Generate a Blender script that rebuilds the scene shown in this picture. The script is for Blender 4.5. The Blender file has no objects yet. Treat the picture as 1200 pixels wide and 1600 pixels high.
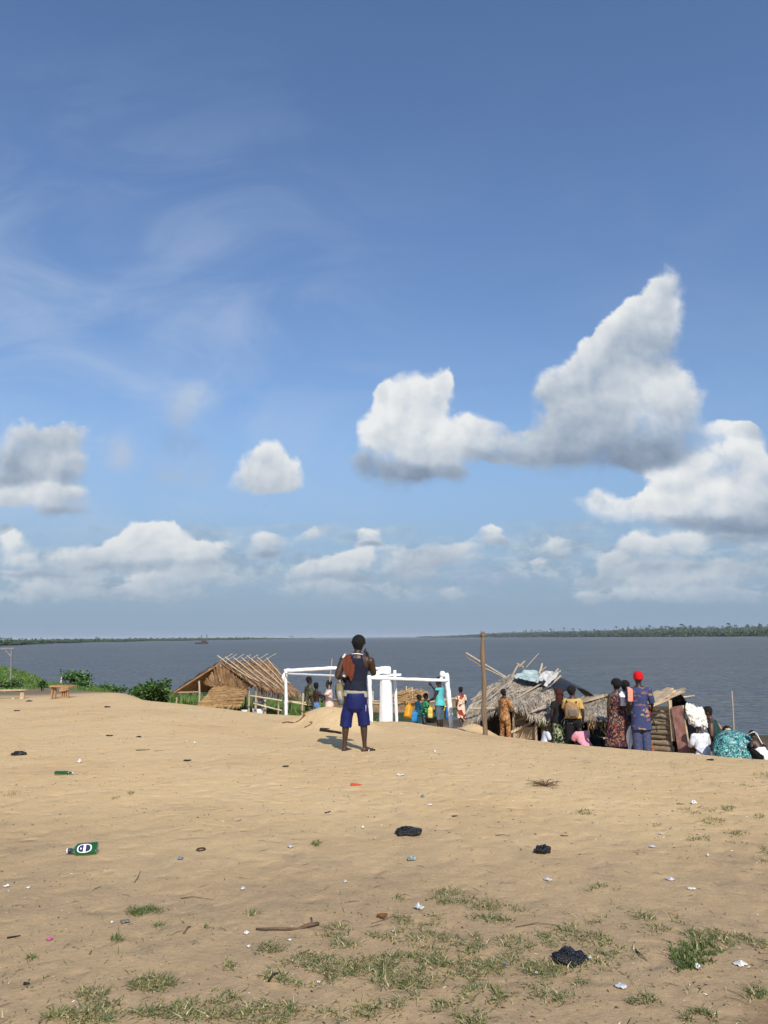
import bpy, math, random
import numpy as np
from mathutils import Vector, Matrix, noise as mnoise

random.seed(7); RNG = np.random.default_rng(11)
SC = bpy.context.scene
COL = SC.collection
rad = math.radians

# ------------------------------------------------------------------ camera
CAM_Z = 1.65
PITCH = math.atan(196/1200); ROLL = rad(0.45)
_F = Vector((0, math.cos(PITCH), math.sin(PITCH)))
_U0 = Vector((0, -math.sin(PITCH), math.cos(PITCH)))
_R0 = Vector((1, 0, 0))
_R = _R0*math.cos(ROLL) - _U0*math.sin(ROLL)
_U = _U0*math.cos(ROLL) + _R0*math.sin(ROLL)

def ray(px, py):
    """bearing x/y and slope z/y of a sight line, from measurements on the photograph"""
    d = _F*1200 + _R*(px-600) - _U*(py-800)
    return d.x/d.y, d.z/d.y

def at(px, py, y):
    t, w = ray(px, py)
    return Vector((t*y, y, CAM_Z + w*y))

cam_d = bpy.data.cameras.new("camera")
cam = bpy.data.objects.new("camera", cam_d); COL.objects.link(cam)
cam_d.sensor_fit = 'VERTICAL'; cam_d.sensor_height = 36; cam_d.sensor_width = 27; cam_d.lens = 27.0
cam_d.clip_start = 0.05; cam_d.clip_end = 60000
mw = Matrix((( _R.x, _U.x, -_F.x, 0), (_R.y, _U.y, -_F.y, 0), (_R.z, _U.z, -_F.z, CAM_Z), (0, 0, 0, 1)))
cam.matrix_world = mw
SC.camera = cam

# ------------------------------------------------------------------ mesh helpers
class MB:
    def __init__(s): s.v = []; s.f = []; s.m = []
    def add(s, vs, fs, mi=0):
        o = len(s.v); s.v += [tuple(p) for p in vs]
        for f in fs: s.f.append(tuple(i+o for i in f)); s.m.append(mi)
    def box(s, c, size, rot=None, mi=0, jit=0.0):
        c = Vector(c); hx, hy, hz = size[0]/2, size[1]/2, size[2]/2
        vs = []
        for x, y, z in ((-1,-1,-1),(1,-1,-1),(1,1,-1),(-1,1,-1),(-1,-1,1),(1,-1,1),(1,1,1),(-1,1,1)):
            p = Vector((x*hx, y*hy, z*hz))
            if jit: p += Vector((random.uniform(-jit, jit), random.uniform(-jit, jit), random.uniform(-jit, jit)))
            if rot is not None: p = rot @ p
            vs.append(c+p)
        s.add(vs, [(0,3,2,1),(4,5,6,7),(0,1,5,4),(1,2,6,5),(2,3,7,6),(3,0,4,7)], mi)
    def beam(s, a, b, w, h, mi=0, jit=0.0, up=(0,0,1)):
        a = Vector(a); b = Vector(b); d = b-a; L = d.length; d = d/L
        u = Vector(up); sdir = d.cross(u)
        if sdir.length < 1e-4: sdir = d.cross(Vector((1,0,0)))
        sdir.normalize(); u = sdir.cross(d)
        rot = Matrix((sdir, d, u)).transposed()
        s.box((a+b)/2, (w, L, h), rot, mi, jit)
    def tube(s, pts, radii, n=8, mi=0, flat=1.0, wob=0.0, up=None, cap=True):
        pts = [Vector(p) for p in pts]
        if not hasattr(radii, '__len__'): radii = [radii]*len(pts)
        vs = []; fs = []; ref = None
        for i, p in enumerate(pts):
            if i == 0: d = pts[1]-pts[0]
            elif i == len(pts)-1: d = pts[-1]-pts[-2]
            else: d = (pts[i+1]-pts[i]).normalized() + (pts[i]-pts[i-1]).normalized()
            d.normalize()
            if ref is None:
                ref = Vector(up) if up is not None else (Vector((1,0,0)) if abs(d.x) < .8 else Vector((0,1,0)))
            e1 = ref - d*ref.dot(d); e1.normalize(); e2 = d.cross(e1); ref = e1
            for k in range(n):
                a = 2*math.pi*k/n; r = radii[i]*(1+random.uniform(-wob, wob))
                vs.append(p + e1*(math.cos(a)*r) + e2*(math.sin(a)*r*flat))
        for i in range(len(pts)-1):
            for k in range(n):
                k2 = (k+1) % n
                fs.append((i*n+k, i*n+k2, (i+1)*n+k2, (i+1)*n+k))
        if cap:
            fs.append(tuple(reversed(range(n)))); m = (len(pts)-1)*n
            fs.append(tuple(range(m, m+n)))
        s.add(vs, fs, mi)
    def loft(s, rings, mi=0, cap=True):
        """rings: list of lists of points, all the same length"""
        n = len(rings[0]); vs = [p for r in rings for p in r]; fs = []
        for i in range(len(rings)-1):
            for k in range(n):
                k2 = (k+1) % n
                fs.append((i*n+k, i*n+k2, (i+1)*n+k2, (i+1)*n+k))
        if cap:
            fs.append(tuple(reversed(range(n)))); m = (len(rings)-1)*n
            fs.append(tuple(range(m, m+n)))
        s.add(vs, fs, mi)
    def ball(s, c, r, n=10, mi=0, rot=None):
        c = Vector(c); r = r if hasattr(r, '__len__') else (r, r, r)
        rings = []
        for i in range(1, n):
            a = math.pi*i/n; q = []
            for k in range(2*n):
                b = math.pi*k/n
                p = Vector((math.sin(a)*math.cos(b)*r[0], math.sin(a)*math.sin(b)*r[1], -math.cos(a)*r[2]))
                if rot is not None: p = rot @ p
                q.append(c+p)
            rings.append(q)
        s.loft(rings, mi)
    def sheet(s, grid, mi=0):
        n = len(grid[0]); vs = [p for r in grid for p in r]
        s.add(vs, [(i*n+k, i*n+k+1, (i+1)*n+k+1, (i+1)*n+k) for i in range(len(grid)-1) for k in range(n-1)], mi)
    def mesh(s, name):
        me = bpy.data.meshes.new(name); me.from_pydata(s.v, [], s.f)
        if any(s.m): me.polygons.foreach_set('material_index', s.m)
        return me
    def build(s, name, mats, parent=None, origin=None, smooth=True):
        if origin is not None:
            o = Vector(origin); s.v = [(p[0]-o.x, p[1]-o.y, p[2]-o.z) for p in s.v]
        me = s.mesh(name)
        return link(name, me, mats, parent, origin if parent is None else None, smooth)

def link(name, me, mats, parent=None, loc=None, smooth=True):
    if not isinstance(mats, (list, tuple)): mats = [mats]
    me.materials.clear()
    for m in mats: me.materials.append(m)
    if smooth: me.polygons.foreach_set('use_smooth', [True]*len(me.polygons))
    o = bpy.data.objects.new(name, me); COL.objects.link(o)
    if parent is not None: o.parent = parent
    if loc is not None: o.location = loc
    return o

def evaluated(me, mods):
    o = bpy.data.objects.new("work", me); COL.objects.link(o)
    for t, kw in mods:
        m = o.modifiers.new(t, t)
        for k, v in kw.items(): setattr(m, k, v)
    dg = bpy.context.evaluated_depsgraph_get(); dg.update()
    r = bpy.data.meshes.new_from_object(o.evaluated_get(dg))
    bpy.data.objects.remove(o)
    return r

def fused(mb, voxel, smooth=4, fac=.5):
    """one continuous skin over overlapping closed volumes"""
    return evaluated(mb.mesh("w"), [('REMESH', dict(mode='VOXEL', voxel_size=voxel, use_smooth_shade=True)),
                                    ('SMOOTH', dict(factor=fac, iterations=smooth))])

def coords(me):
    a = np.empty(len(me.vertices)*3, np.float32); me.vertices.foreach_get('co', a); return a.reshape(-1, 3)
def normals(me):
    a = np.empty(len(me.vertices)*3, np.float32); me.vertex_normals.foreach_get('vector', a); return a.reshape(-1, 3)
def set_coords(me, a):
    me.vertices.foreach_set('co', np.ascontiguousarray(a, np.float32).ravel()); me.update()

_perm = RNG.random((64, 64, 64)).astype(np.float32)
def vnoise(p):
    """value noise in 0..1 for an (n,3) array"""
    p = np.asarray(p, np.float64); i = np.floor(p).astype(int); f = p-i; f = f*f*(3-2*f)
    r = 0
    for dx in (0, 1):
        wx = f[:, 0] if dx else 1-f[:, 0]
        for dy in (0, 1):
            wy = f[:, 1] if dy else 1-f[:, 1]
            for dz in (0, 1):
                wz = f[:, 2] if dz else 1-f[:, 2]
                r = r + wx*wy*wz*_perm[(i[:, 0]+dx) & 63, (i[:, 1]+dy) & 63, (i[:, 2]+dz) & 63]
    return r
def fbm(p, oct=4, gain=.5):
    r = 0; a = 1; t = 0; p = np.asarray(p, np.float64)
    for k in range(oct):
        r = r + a*vnoise(p + 17.3*k); t += a; a *= gain; p = p*2.03
    return r/t

def tag(o, label=None, cat=None, group=None, kind=None):
    if label: o['label'] = label
    if cat: o['category'] = cat
    if group: o['group'] = group
    if kind: o['kind'] = kind
    return o
def thing(name, loc, label, cat, group=None, rz=0.0):
    o = bpy.data.objects.new(name, None); COL.objects.link(o)
    o.location = loc; o.rotation_euler = (0, 0, rz); o.empty_display_size = .2
    return tag(o, label, cat, group)

# ------------------------------------------------------------------ materials
def srgb(r, g, b):
    f = lambda c: (c/12.92 if c <= .04045 else ((c+.055)/1.055)**2.4)
    return (f(r/255), f(g/255), f(b/255), 1)

class NT:
    def __init__(s, tree): s.t = tree; s.n = tree.nodes; s.l = tree.links
    def node(s, typ, ins=None, **kw):
        n = s.n.new(typ)
        for k, v in kw.items(): setattr(n, k, v)
        for k, v in (ins or {}).items(): s.set(n.inputs[k], v)
        return n
    def set(s, sock, v):
        if isinstance(v, bpy.types.NodeSocket): s.l.new(v, sock)
        elif isinstance(v, bpy.types.Node): s.l.new(v.outputs[0], sock)
        else: sock.default_value = v
    def math(s, op, a, b=None, c=None, clamp=False):
        n = s.n.new('ShaderNodeMath'); n.operation = op; n.use_clamp = clamp
        for i, v in enumerate((a, b, c)):
            if v is not None: s.set(n.inputs[i], v)
        return n.outputs[0]
    def vmath(s, op, a, b=None, c=None):
        n = s.n.new('ShaderNodeVectorMath'); n.operation = op
        for i, v in enumerate((a, b, c)):
            if v is not None: s.set(n.inputs[i], v)
        return n.outputs['Value'] if op in ('DOT_PRODUCT', 'LENGTH', 'DISTANCE') else n.outputs[0]
    def mix(s, fac, a, b, mode='MIX'):
        n = s.n.new('ShaderNodeMix'); n.data_type = 'RGBA'; n.blend_type = mode
        s.set(n.inputs[0], fac); s.set(n.inputs[6], a); s.set(n.inputs[7], b)
        return n.outputs[2]
    def ramp(s, fac, stops, interp='LINEAR'):
        n = s.n.new('ShaderNodeValToRGB'); cr = n.color_ramp; cr.interpolation = interp
        while len(cr.elements) < len(stops): cr.elements.new(.5)
        for e, (p, c) in zip(cr.elements, stops): e.position = p; e.color = c if len(c) == 4 else (*c, 1)
        s.set(n.inputs[0], fac); return n.outputs[0]
    def noise(s, vec, scale, detail=4, rough=.55, out=0, dist=0.0):
        n = s.n.new('ShaderNodeTexNoise'); n.inputs['Scale'].default_value = scale
        n.inputs['Detail'].default_value = detail; n.inputs['Roughness'].default_value = rough
        n.inputs['Distortion'].default_value = dist
        if vec is not None: s.set(n.inputs['Vector'], vec)
        return n.outputs[out]
    def smooth(s, v, a, b, lo=0.0, hi=1.0):
        n = s.n.new('ShaderNodeMapRange'); n.interpolation_type = 'SMOOTHSTEP'
        for k, x in zip(range(5), (v, a, b, lo, hi)): s.set(n.inputs[k], x)
        return n.outputs[0]

def new_mat(name):
    m = bpy.data.materials.new(name); m.use_nodes = True
    nt = NT(m.node_tree); b = m.node_tree.nodes['Principled BSDF']
    b.inputs['Specular IOR Level'].default_value = .3
    return m, nt, b

def plain(name, col, rough=.8, var=.18, scale=8, bump=.0, bscale=60, hue=None, island=0.0, spec=.3, stretch=(1, 1, 1)):
    """a colour with irregular lighter and darker patches; island: each separate piece its own shade"""
    m, nt, b = new_mat(name)
    tc = nt.node('ShaderNodeTexCoord').outputs['Object']
    if stretch != (1, 1, 1): tc = nt.vmath('MULTIPLY', tc, stretch)
    n = nt.noise(tc, scale, 5, .6)
    c1 = tuple(max(0, x*(1-var)) for x in col[:3])+(1,); c2 = tuple(min(1, x*(1+var)) for x in col[:3])+(1,)
    if hue: c2 = hue
    c = nt.ramp(n, [(.3, c1), (.7, c2)])
    if island:
        r = nt.node('ShaderNodeNewGeometry').outputs['Random Per Island']
        k = nt.math('MULTIPLY_ADD', r, 2*island, 1-island)
        c = nt.mix(1.0, c, nt.node('ShaderNodeCombineColor', {0: k, 1: k, 2: k}), 'MULTIPLY')
    nt.set(b.inputs['Base Color'], c)
    b.inputs['Roughness'].default_value = rough; b.inputs['Specular IOR Level'].default_value = spec
    if bump:
        bp = nt.node('ShaderNodeBump', {'Strength': bump, 'Distance': .02, 'Height': nt.noise(tc, bscale, 4, .6)})
        nt.set(b.inputs['Normal'], bp)
    return m

def pattern(name, cols, scale=14, rough=.85, kind='cells', stretch=(1, 1, 1), warp=.15):
    """printed cloth: constant patches of the given colours"""
    m, nt, b = new_mat(name)
    tc = nt.node('ShaderNodeTexCoord').outputs['Object']
    tc = nt.vmath('MULTIPLY', tc, stretch)
    w = nt.noise(tc, scale*.6, 2, .5, out=1)
    tc = nt.vmath('ADD', tc, nt.vmath('SCALE', nt.vmath('SUBTRACT', w, (.5, .5, .5)), None))
    nt.n[-1].inputs[3].default_value = warp if False else 1.0
    for nn in nt.n:
        if nn.type == 'VECT_MATH' and nn.operation == 'SCALE': nn.inputs[3].default_value = warp
    if kind == 'cells':
        v = nt.node('ShaderNodeTexVoronoi', {'Vector': tc, 'Scale': scale})
        f = nt.node('ShaderNodeSeparateColor', {0: v.outputs['Color']}).outputs[0]
    else:
        f = nt.noise(tc, scale, 3, .6)
    n = len(cols)
    if kind == 'cells': stops = [(i/n, c) for i, c in enumerate(cols)]
    else: stops = [(.0 if i == 0 else .3+.4*i/n, c) for i, c in enumerate(cols)]
    nt.set(b.inputs['Base Color'], nt.ramp(f, stops, 'CONSTANT'))
    b.inputs['Roughness'].default_value = rough
    return m
# ------------------------------------------------------------------ terrain: a sandy bank falling to a wide water
WATER_Z = -1.62
def _c(px, z8, z12, cy, cd, post, sh=None):
    t, w = ray(px, cy)
    return t, [(-60, .25), (0, .0), (3.6, 0), (8, z8), (12.5, z12), (cd, CAM_Z + w*cd)] + post
COLS = [
 _c(-420, -.02, -.06, 1092, 24, [(40,-.86),(55,-1.30),(70,-1.5),(110,-1.5),(170,-1.5)]),
 _c(0,    -.02, -.06, 1096, 24, [(40,-.86),(54,-1.28),(62,-1.5),(70,-1.52),(95,-1.5),(112,-2.4),(170,-6)]),
 _c(32,   -.02, -.06, 1096, 24, [(40,-.86),(53,-1.26),(60,-1.54),(70,-1.55),(90,-1.58),(104,-2.4),(170,-6)]),
 _c(62,   -.02, -.06, 1095, 24, [(40,-.86),(52,-1.24),(57,-1.70),(64,-1.64),(76,-1.70),(92,-2.2),(170,-6)]),
 _c(84,   -.02, -.06, 1094, 24, [(40,-.86),(52,-1.22),(57,-1.74),(66,-1.9),(90,-2.0),(102,-2.6),(170,-6)]),
 _c(130,  -.02, -.05, 1091, 24, [(40,-.88),(49,-1.24),(53,-1.66),(70,-2.5),(170,-6)]),
 _c(200,  -.02, -.05, 1084, 25, [(34,-.76),(43,-1.28),(48,-1.66),(64,-2.6),(170,-6)]),
 _c(260,  -.02, -.06, 1098, 22, [(26,-.70),(36,-1.3),(44,-1.62),(60,-2.6),(170,-6)]),
 _c(330,  -.02, -.08, 1105, 21.5, [(25.5,-.85),(35,-1.4),(42,-1.62),(60,-2.8),(170,-6)]),
 _c(440,  -.03, -.11, 1118, 21, [(24.2,-.98),(32,-1.44),(39,-1.62),(60,-3),(170,-6)]),
 _c(570,  -.03, -.13, 1128, 20, [(23.2,-1.12),(27,-1.42),(34,-1.62),(60,-3),(170,-6)]),
 _c(650,  -.03, -.14, 1128, 20, [(23.2,-1.15),(27,-1.44),(33,-1.62),(60,-3),(170,-6)]),
 _c(740,  -.04, -.18, 1142, 18.5, [(21.3,-1.15),(25.5,-1.46),(31,-1.62),(60,-3),(170,-6)]),
 _c(860,  -.06, -.25, 1160, 17, [(19.6,-1.28),(24,-1.5),(30,-1.62),(60,-3),(170,-6)]),
 _c(1000, -.09, -.31, 1172, 16, [(18.6,-1.32),(23,-1.52),(28,-1.62),(60,-3),(170,-6)]),
 _c(1100, -.11, -.33, 1178, 15.5, [(17.9,-1.30),(22.5,-1.52),(27,-1.62),(60,-3),(170,-6)]),
 _c(1200, -.13, -.35, 1188, 14.5, [(17.1,-1.30),(21.5,-1.52),(26,-1.62),(60,-3),(170,-6)]),
 _c(1600, -.13, -.35, 1188, 14.5, [(17.1,-1.30),(21.5,-1.52),(26,-1.62),(60,-3),(170,-6)]),
]
def pchip(xs, ys, q):
    xs = np.array(xs, float); ys = np.array(ys, float); h = np.diff(xs); dl = np.diff(ys)/h
    m = np.zeros(len(xs)); m[0] = dl[0]; m[-1] = dl[-1]
    for i in range(1, len(xs)-1):
        if dl[i-1]*dl[i] > 0:
            w1 = 2*h[i]+h[i-1]; w2 = h[i]+2*h[i-1]; m[i] = (w1+w2)/(w1/dl[i-1]+w2/dl[i])
    k = np.clip(np.searchsorted(xs, q)-1, 0, len(xs)-2); s = (q-xs[k])/h[k]
    s = np.clip(s, 0, 1)
    return ((1+2*s)*(1-s)**2*ys[k] + s*(1-s)**2*h[k]*m[k] + s*s*(3-2*s)*ys[k+1] + s*s*(s-1)*h[k]*m[k+1])
YQ = np.linspace(-60, 170, 921); TQ = np.linspace(-.8, .8, 401)
_prof = np.array([pchip([k[0] for k in c[1]], [k[1] for k in c[1]], YQ) for c in COLS])
_ct = np.array([c[0] for c in COLS])
HG = np.array([np.interp(TQ, _ct, _prof[:, j]) for j in range(len(YQ))])      # (y, t)
_k = np.exp(-.5*(np.arange(-9, 10)/4.0)**2); _k /= _k.sum()
HG = np.array([np.convolve(np.pad(r, 9, 'edge'), _k, 'valid') for r in HG])

def wid(y):
    y = np.asarray(y, float)
    return np.where(y > 8, y, np.where(y > 0, 4 + y*y/16, 4 + np.minimum(y*y/16, 40)))
MOUNDS = [  # x, y, height, rx, ry
 (-1.0, 16.9, .27, .52, .7), (-1.70, 17.5, .16, .60, .7), (-.62, 17.1, .16, .34, .6), (-1.35, 17.6, .15, .45, .6),
 (2.25, 18.6, .13, .33, .4), (2.05, 18.9, .10, .25, .35), (-2.3, 20.3, .05, .7, .6)]
def gz_np(x, y, fine=True):
    x = np.asarray(x, float); y = np.asarray(y, float)
    t = np.clip(x/wid(y), -.799, .799); yy = np.clip(y, -59.9, 169.9)
    fi = (yy+60)/230*920; fj = (t+.8)/1.6*400
    i = fi.astype(int); j = fj.astype(int); a = fi-i; b = fj-j
    z = (HG[i, j]*(1-a)*(1-b) + HG[i+1, j]*a*(1-b) + HG[i, j+1]*(1-a)*b + HG[i+1, j+1]*a*b)
    for mx, my, mh, rx, ry in MOUNDS:
        z = z + mh*np.exp(-(((x-mx)/rx)**2)**1.2*.8 - (((y-my)/ry)**2)**1.2*.8)
    if fine:
        n = fbm(np.stack([x*.55, y*.55, 0*x], -1), 2)-.5
        n2 = fbm(np.stack([x*2.3, y*2.3, 0*x+5], -1), 2)-.5
        n3 = vnoise(np.stack([x*5.5, y*5.5, 0*x+9], -1))-.5
        near = np.clip((30-y)/12, .15, 1)
        z = z + near*(.045*n + .014*n2 + .006*n3)
        z = z + np.where((y < 26) & (y > 1), .012*(vnoise(np.stack([x*11, y*11, 0*x], -1))-.5), 0)
    return z
def gz(x, y): return float(gz_np(np.array([x]), np.array([y]))[0])
def ground(px, py):
    """where a sight line first meets the ground"""
    t, w = ray(px, py); ys = np.arange(2.0, 60, .02)
    d = CAM_Z + w*ys - gz_np(t*ys, ys); k = np.argmax(d < 0)
    if d[k] >= 0: k = len(ys)-1
    y = ys[k]; return Vector((t*y, y, gz(t*y, y)))

# rows and columns: dense where the ground lies close
tt = np.linspace(-1, 1, 561); TG = .62*tt + 1.5*tt**5
ys = [-60.0]
while ys[-1] < 170:
    y = ys[-1]; ys.append(y + (max(.03, .0085*y) if y > 1.5 else max(.05, abs(y)*.12)))
YG = np.array(ys)
X = TG[None, :]*wid(YG)[:, None]; Y = np.repeat(YG[:, None], len(TG), 1)
Z = gz_np(X.ravel(), Y.ravel()).reshape(X.shape)
def grid_mesh(name, X, Y, Z):
    r, c = X.shape; me = bpy.data.meshes.new(name)
    me.vertices.add(r*c); set_coords(me, np.stack([X, Y, Z], -1).reshape(-1, 3))
    i = np.arange(r-1)[:, None]*c + np.arange(c-1)[None, :]
    f = np.stack([i, i+1, i+c+1, i+c], -1).reshape(-1, 4)
    me.loops.add(f.size); me.loops.foreach_set('vertex_index', f.ravel().astype(np.int32))
    me.polygons.add(len(f)); me.polygons.foreach_set('loop_start', (np.arange(len(f))*4).astype(np.int32))
    me.update(calc_edges=True); me.validate(); return me

def sand_material():
    m, nt, b = new_mat("sand")
    tc = nt.node('ShaderNodeTexCoord').outputs['Object']
    sep = nt.node('ShaderNodeSeparateXYZ', {0: tc}); x, y, z = sep.outputs
    big = nt.noise(tc, .35, 4, .6); mid = nt.noise(tc, 2.2, 5, .65); fine = nt.noise(tc, 26, 5, .7); grain = nt.noise(tc, 240, 3, .7)
    c = nt.ramp(mid, [(.28, (.62, .437, .222)), (.5, (.69, .495, .262)), (.74, (.745, .55, .308))])
    c = nt.mix(nt.smooth(big, .4, .68, 0, .55), c, (.67, .455, .22, 1))
    # trodden greyish soil towards the grass, reddish earth at the near right corner
    soil = nt.math('ADD', nt.smooth(y, 9.2, 4.6), nt.math('MULTIPLY', nt.math('SUBTRACT', big, .5), 1.6))
    soil = nt.math('ADD', soil, nt.math('MULTIPLY', nt.math('SUBTRACT', mid, .5), .9), clamp=True)
    c = nt.mix(nt.math('MULTIPLY', soil, .8), c, nt.ramp(fine, [(.3, (.275, .193, .115)), (.7, (.40, .292, .178))]))
    corner = nt.math('ADD', nt.math('ADD', nt.math('MULTIPLY', x, .9), nt.math('MULTIPLY', y, -.75)), nt.math('MULTIPLY', mid, 1.3))
    c = nt.mix(nt.smooth(corner, -.95, -.1, 0, .85), c, nt.ramp(fine, [(.3, (.10, .055, .03)), (.7, (.20, .115, .064))]))
    # far bank: damp dull earth
    bank = nt.math('ADD', nt.smooth(y, 24.5, 31), nt.math('MULTIPLY', nt.math('SUBTRACT', mid, .5), .8), clamp=True)
    c = nt.mix(bank, c, nt.ramp(fine, [(.3, (.13, .10, .065)), (.7, (.26, .205, .14))]))
    wet = nt.smooth(z, -1.3, -1.62)
    c = nt.mix(wet, c, (.06, .05, .035, 1))
    # grains: dark crumbs and pale shell bits
    sp = nt.node('ShaderNodeTexVoronoi', {'Vector': tc, 'Scale': 34}); spd = sp.outputs['Distance']; rc = nt.node('ShaderNodeSeparateColor', {0: sp.outputs['Color']}).outputs
    dark = nt.math('MULTIPLY', nt.math('LESS_THAN', spd, .20), nt.math('GREATER_THAN', rc[0], .82))
    pale = nt.math('MULTIPLY', nt.math('LESS_THAN', spd, .16), nt.math('GREATER_THAN', rc[1], .84))
    c = nt.mix(nt.math('MULTIPLY', dark, .72), c, (.075, .05, .033, 1))
    c = nt.mix(nt.math('MULTIPLY', pale, .6), c, (.68, .60, .48, 1))
    c = nt.mix(nt.math('ADD', nt.smooth(grain, .35, .7, 0, .22), nt.smooth(nt.noise(tc, 75, 3, .7), .5, .72, 0, .3)), c, (.22, .15, .08, 1))
    nt.set(b.inputs['Base Color'], c)
    b.inputs['Roughness'].default_value = .95; b.inputs['Specular IOR Level'].default_value = .12
    hoof = nt.node('ShaderNodeTexVoronoi', {'Vector': nt.vmath('ADD', tc, nt.vmath('SCALE', nt.noise(tc, 3, 2, .5, out=1), None)), 'Scale': 4.2}); hoof.feature = 'SMOOTH_F1'
    for n in nt.n:
        if n.type == 'VECT_MATH' and n.operation == 'SCALE': n.inputs[3].default_value = .35
    h = nt.math('ADD', nt.math('MULTIPLY', nt.smooth(hoof.outputs['Distance'], .0, .45), .017), nt.math('MULTIPLY', fine, .013))
    h = nt.math('ADD', h, nt.math('MULTIPLY', nt.noise(tc, 9, 4, .6), .009)); h = nt.math('ADD', h, nt.math('MULTIPLY', grain, .0018))
    fv = nt.vmath('ADD', nt.vmath('MULTIPLY', tc, (1.0, .5, 1)), nt.vmath('MULTIPLY', nt.vmath('SUBTRACT', nt.noise(tc, 1.1, 2, .5, out=1), (.5, .5, .5)), (.9, .9, 0)))
    ft = nt.node('ShaderNodeTexVoronoi', {'Vector': fv, 'Scale': 3.1}).outputs['Distance']     # old footprints, half filled
    tread = nt.math('MULTIPLY', nt.smooth(ft, .34, .16), nt.smooth(nt.noise(tc, .55, 3, .6), .44, .58))
    h = nt.math('ADD', h, nt.math('MULTIPLY', tread, -.015))
    nt.set(b.inputs['Normal'], nt.node('ShaderNodeBump', {'Strength': .62, 'Distance': 1.0, 'Height': h}))
    return m
M_SAND = sand_material()
tag(link("sand_ground", grid_mesh("sand_ground", X, Y, Z), M_SAND), "pale brown sand bank sloping down to the water", "ground", kind='structure')

# lake bed and far land: the ground goes on under the water out to the horizon
bed = MB(); bed.sheet([[(-12500, -400, -7), (12500, -400, -7)], [(-12500, 12500, -7), (12500, 12500, -7)]])
tag(bed.build("lake_bed", plain("silt", (.05, .045, .03, 1)), smooth=False), kind='structure')

def water_material():
    m, nt, b = new_mat("lake_water")
    tc = nt.node('ShaderNodeTexCoord').outputs['Object']
    sep = nt.node('ShaderNodeSeparateXYZ', {0: tc}); y = sep.outputs[1]
    v = nt.vmath('MULTIPLY', tc, (.8, 1.0, 1.0))
    a = nt.noise(v, .55, 3, .6, dist=.6); bb = nt.noise(v, 1.9, 4, .6, dist=.5); cc = nt.noise(nt.vmath('MULTIPLY', tc, (.35, 1, 1)), .07, 4, .6)
    h = nt.math('ADD', nt.math('MULTIPLY', a, .75), nt.math('MULTIPLY', bb, .22))
    h = nt.math('ADD', h, nt.math('MULTIPLY', nt.noise(nt.vmath('MULTIPLY', tc, (.6, 1, 1)), .16, 3, .55), 1.1))
    gust = nt.smooth(cc, .3, .7, .7, 1.3)
    bump = nt.node('ShaderNodeBump', {'Strength': nt.math('MULTIPLY', gust, .95), 'Distance': 1.0, 'Height': h})
    c = nt.mix(nt.smooth(cc, .35, .65), (.090, .100, .102, 1), (.120, .127, .122, 1))
    dif = nt.node('ShaderNodeBsdfDiffuse', {'Color': c, 'Normal': bump})
    glo = nt.node('ShaderNodeBsdfGlossy', {'Color': (.9, .92, .95, 1), 'Roughness': .22, 'Normal': bump})
    # waves show the eye their near faces: an averaged reflectance instead of a mirror's at grazing angle
    lw = nt.node('ShaderNodeLayerWeight', {'Blend': .35, 'Normal': bump})
    fac = nt.math('MULTIPLY_ADD', lw.outputs['Facing'], .16, nt.smooth(bb, .36, .68, .02, .22))
    mx = nt.node('ShaderNodeMixShader', {0: fac, 1: dif, 2: glo})
    nt.l.new(mx.outputs[0], m.node_tree.nodes['Material Output'].inputs[0])
    return m
wy = np.concatenate([np.arange(22, 60, 1.0), np.geomspace(60, 12400, 80)]); wt = np.linspace(-1, 1, 41)
WX = wt[None, :]*np.minimum(np.maximum(wy, 60)[:, None]*1.6, 12400); WY = np.repeat(wy[:, None], 41, 1)
M_WATER = water_material()
tag(link("water", grid_mesh("water", WX, WY, np.full(WX.shape, WATER_Z)), M_WATER), "wide grey blue choppy water reaching the horizon", "water", kind='structure')

def gpts(px, py):
    """ground points for many measured sight lines"""
    r = [ray(a, b) for a, b in zip(px, py)]; t = np.array([q[0] for q in r]); w = np.array([q[1] for q in r]); y = -CAM_Z/np.minimum(w, -.02)
    for _ in range(8): y = np.clip((gz_np(t*y, y)-CAM_Z)/np.minimum(w, -.02), 2, 80)
    return np.stack([t*y, y, gz_np(t*y, y)], -1)
# ------------------------------------------------------------------ sun and sky
SUN_EL, SUN_AZ = rad(38), rad(15)          # behind the camera, a little to the right
sun_dir = Vector((math.sin(SUN_AZ)*math.cos(SUN_EL), -math.cos(SUN_AZ)*math.cos(SUN_EL), math.sin(SUN_EL)))
sd = bpy.data.lights.new("sun", 'SUN'); sd.energy = 4.7; sd.angle = rad(.53); sd.color = (1.0, .93, .82)
so = bpy.data.objects.new("sun", sd); COL.objects.link(so); so.location = (0, 0, 60)
so.rotation_euler = sun_dir.to_track_quat('Z', 'Y').to_euler()

W = bpy.data.worlds.new("World"); SC.world = W; W.use_nodes = True
nt = NT(W.node_tree); W.node_tree.nodes.clear()
out = nt.node('ShaderNodeOutputWorld')
sky = nt.node('ShaderNodeTexSky', sky_type='NISHITA', sun_disc=False, sun_elevation=SUN_EL,
              sun_rotation=math.atan2(sun_dir.x, sun_dir.y), altitude=0, air_density=1.0, dust_density=.6, ozone_density=1.6)
gen = nt.node('ShaderNodeTexCoord').outputs['Generated']
sx, sy, sz = nt.node('ShaderNodeSeparateXYZ', {0: gen}).outputs
front = nt.math('GREATER_THAN', sy, .02)
yc = nt.math('MAXIMUM', sy, .02)
u = nt.math('DIVIDE', sx, yc); v = nt.math('DIVIDE', sz, yc)
P = P0 = nt.node('ShaderNodeCombineXYZ', {0: u, 1: v, 2: 0.0}).outputs[0]

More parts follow.
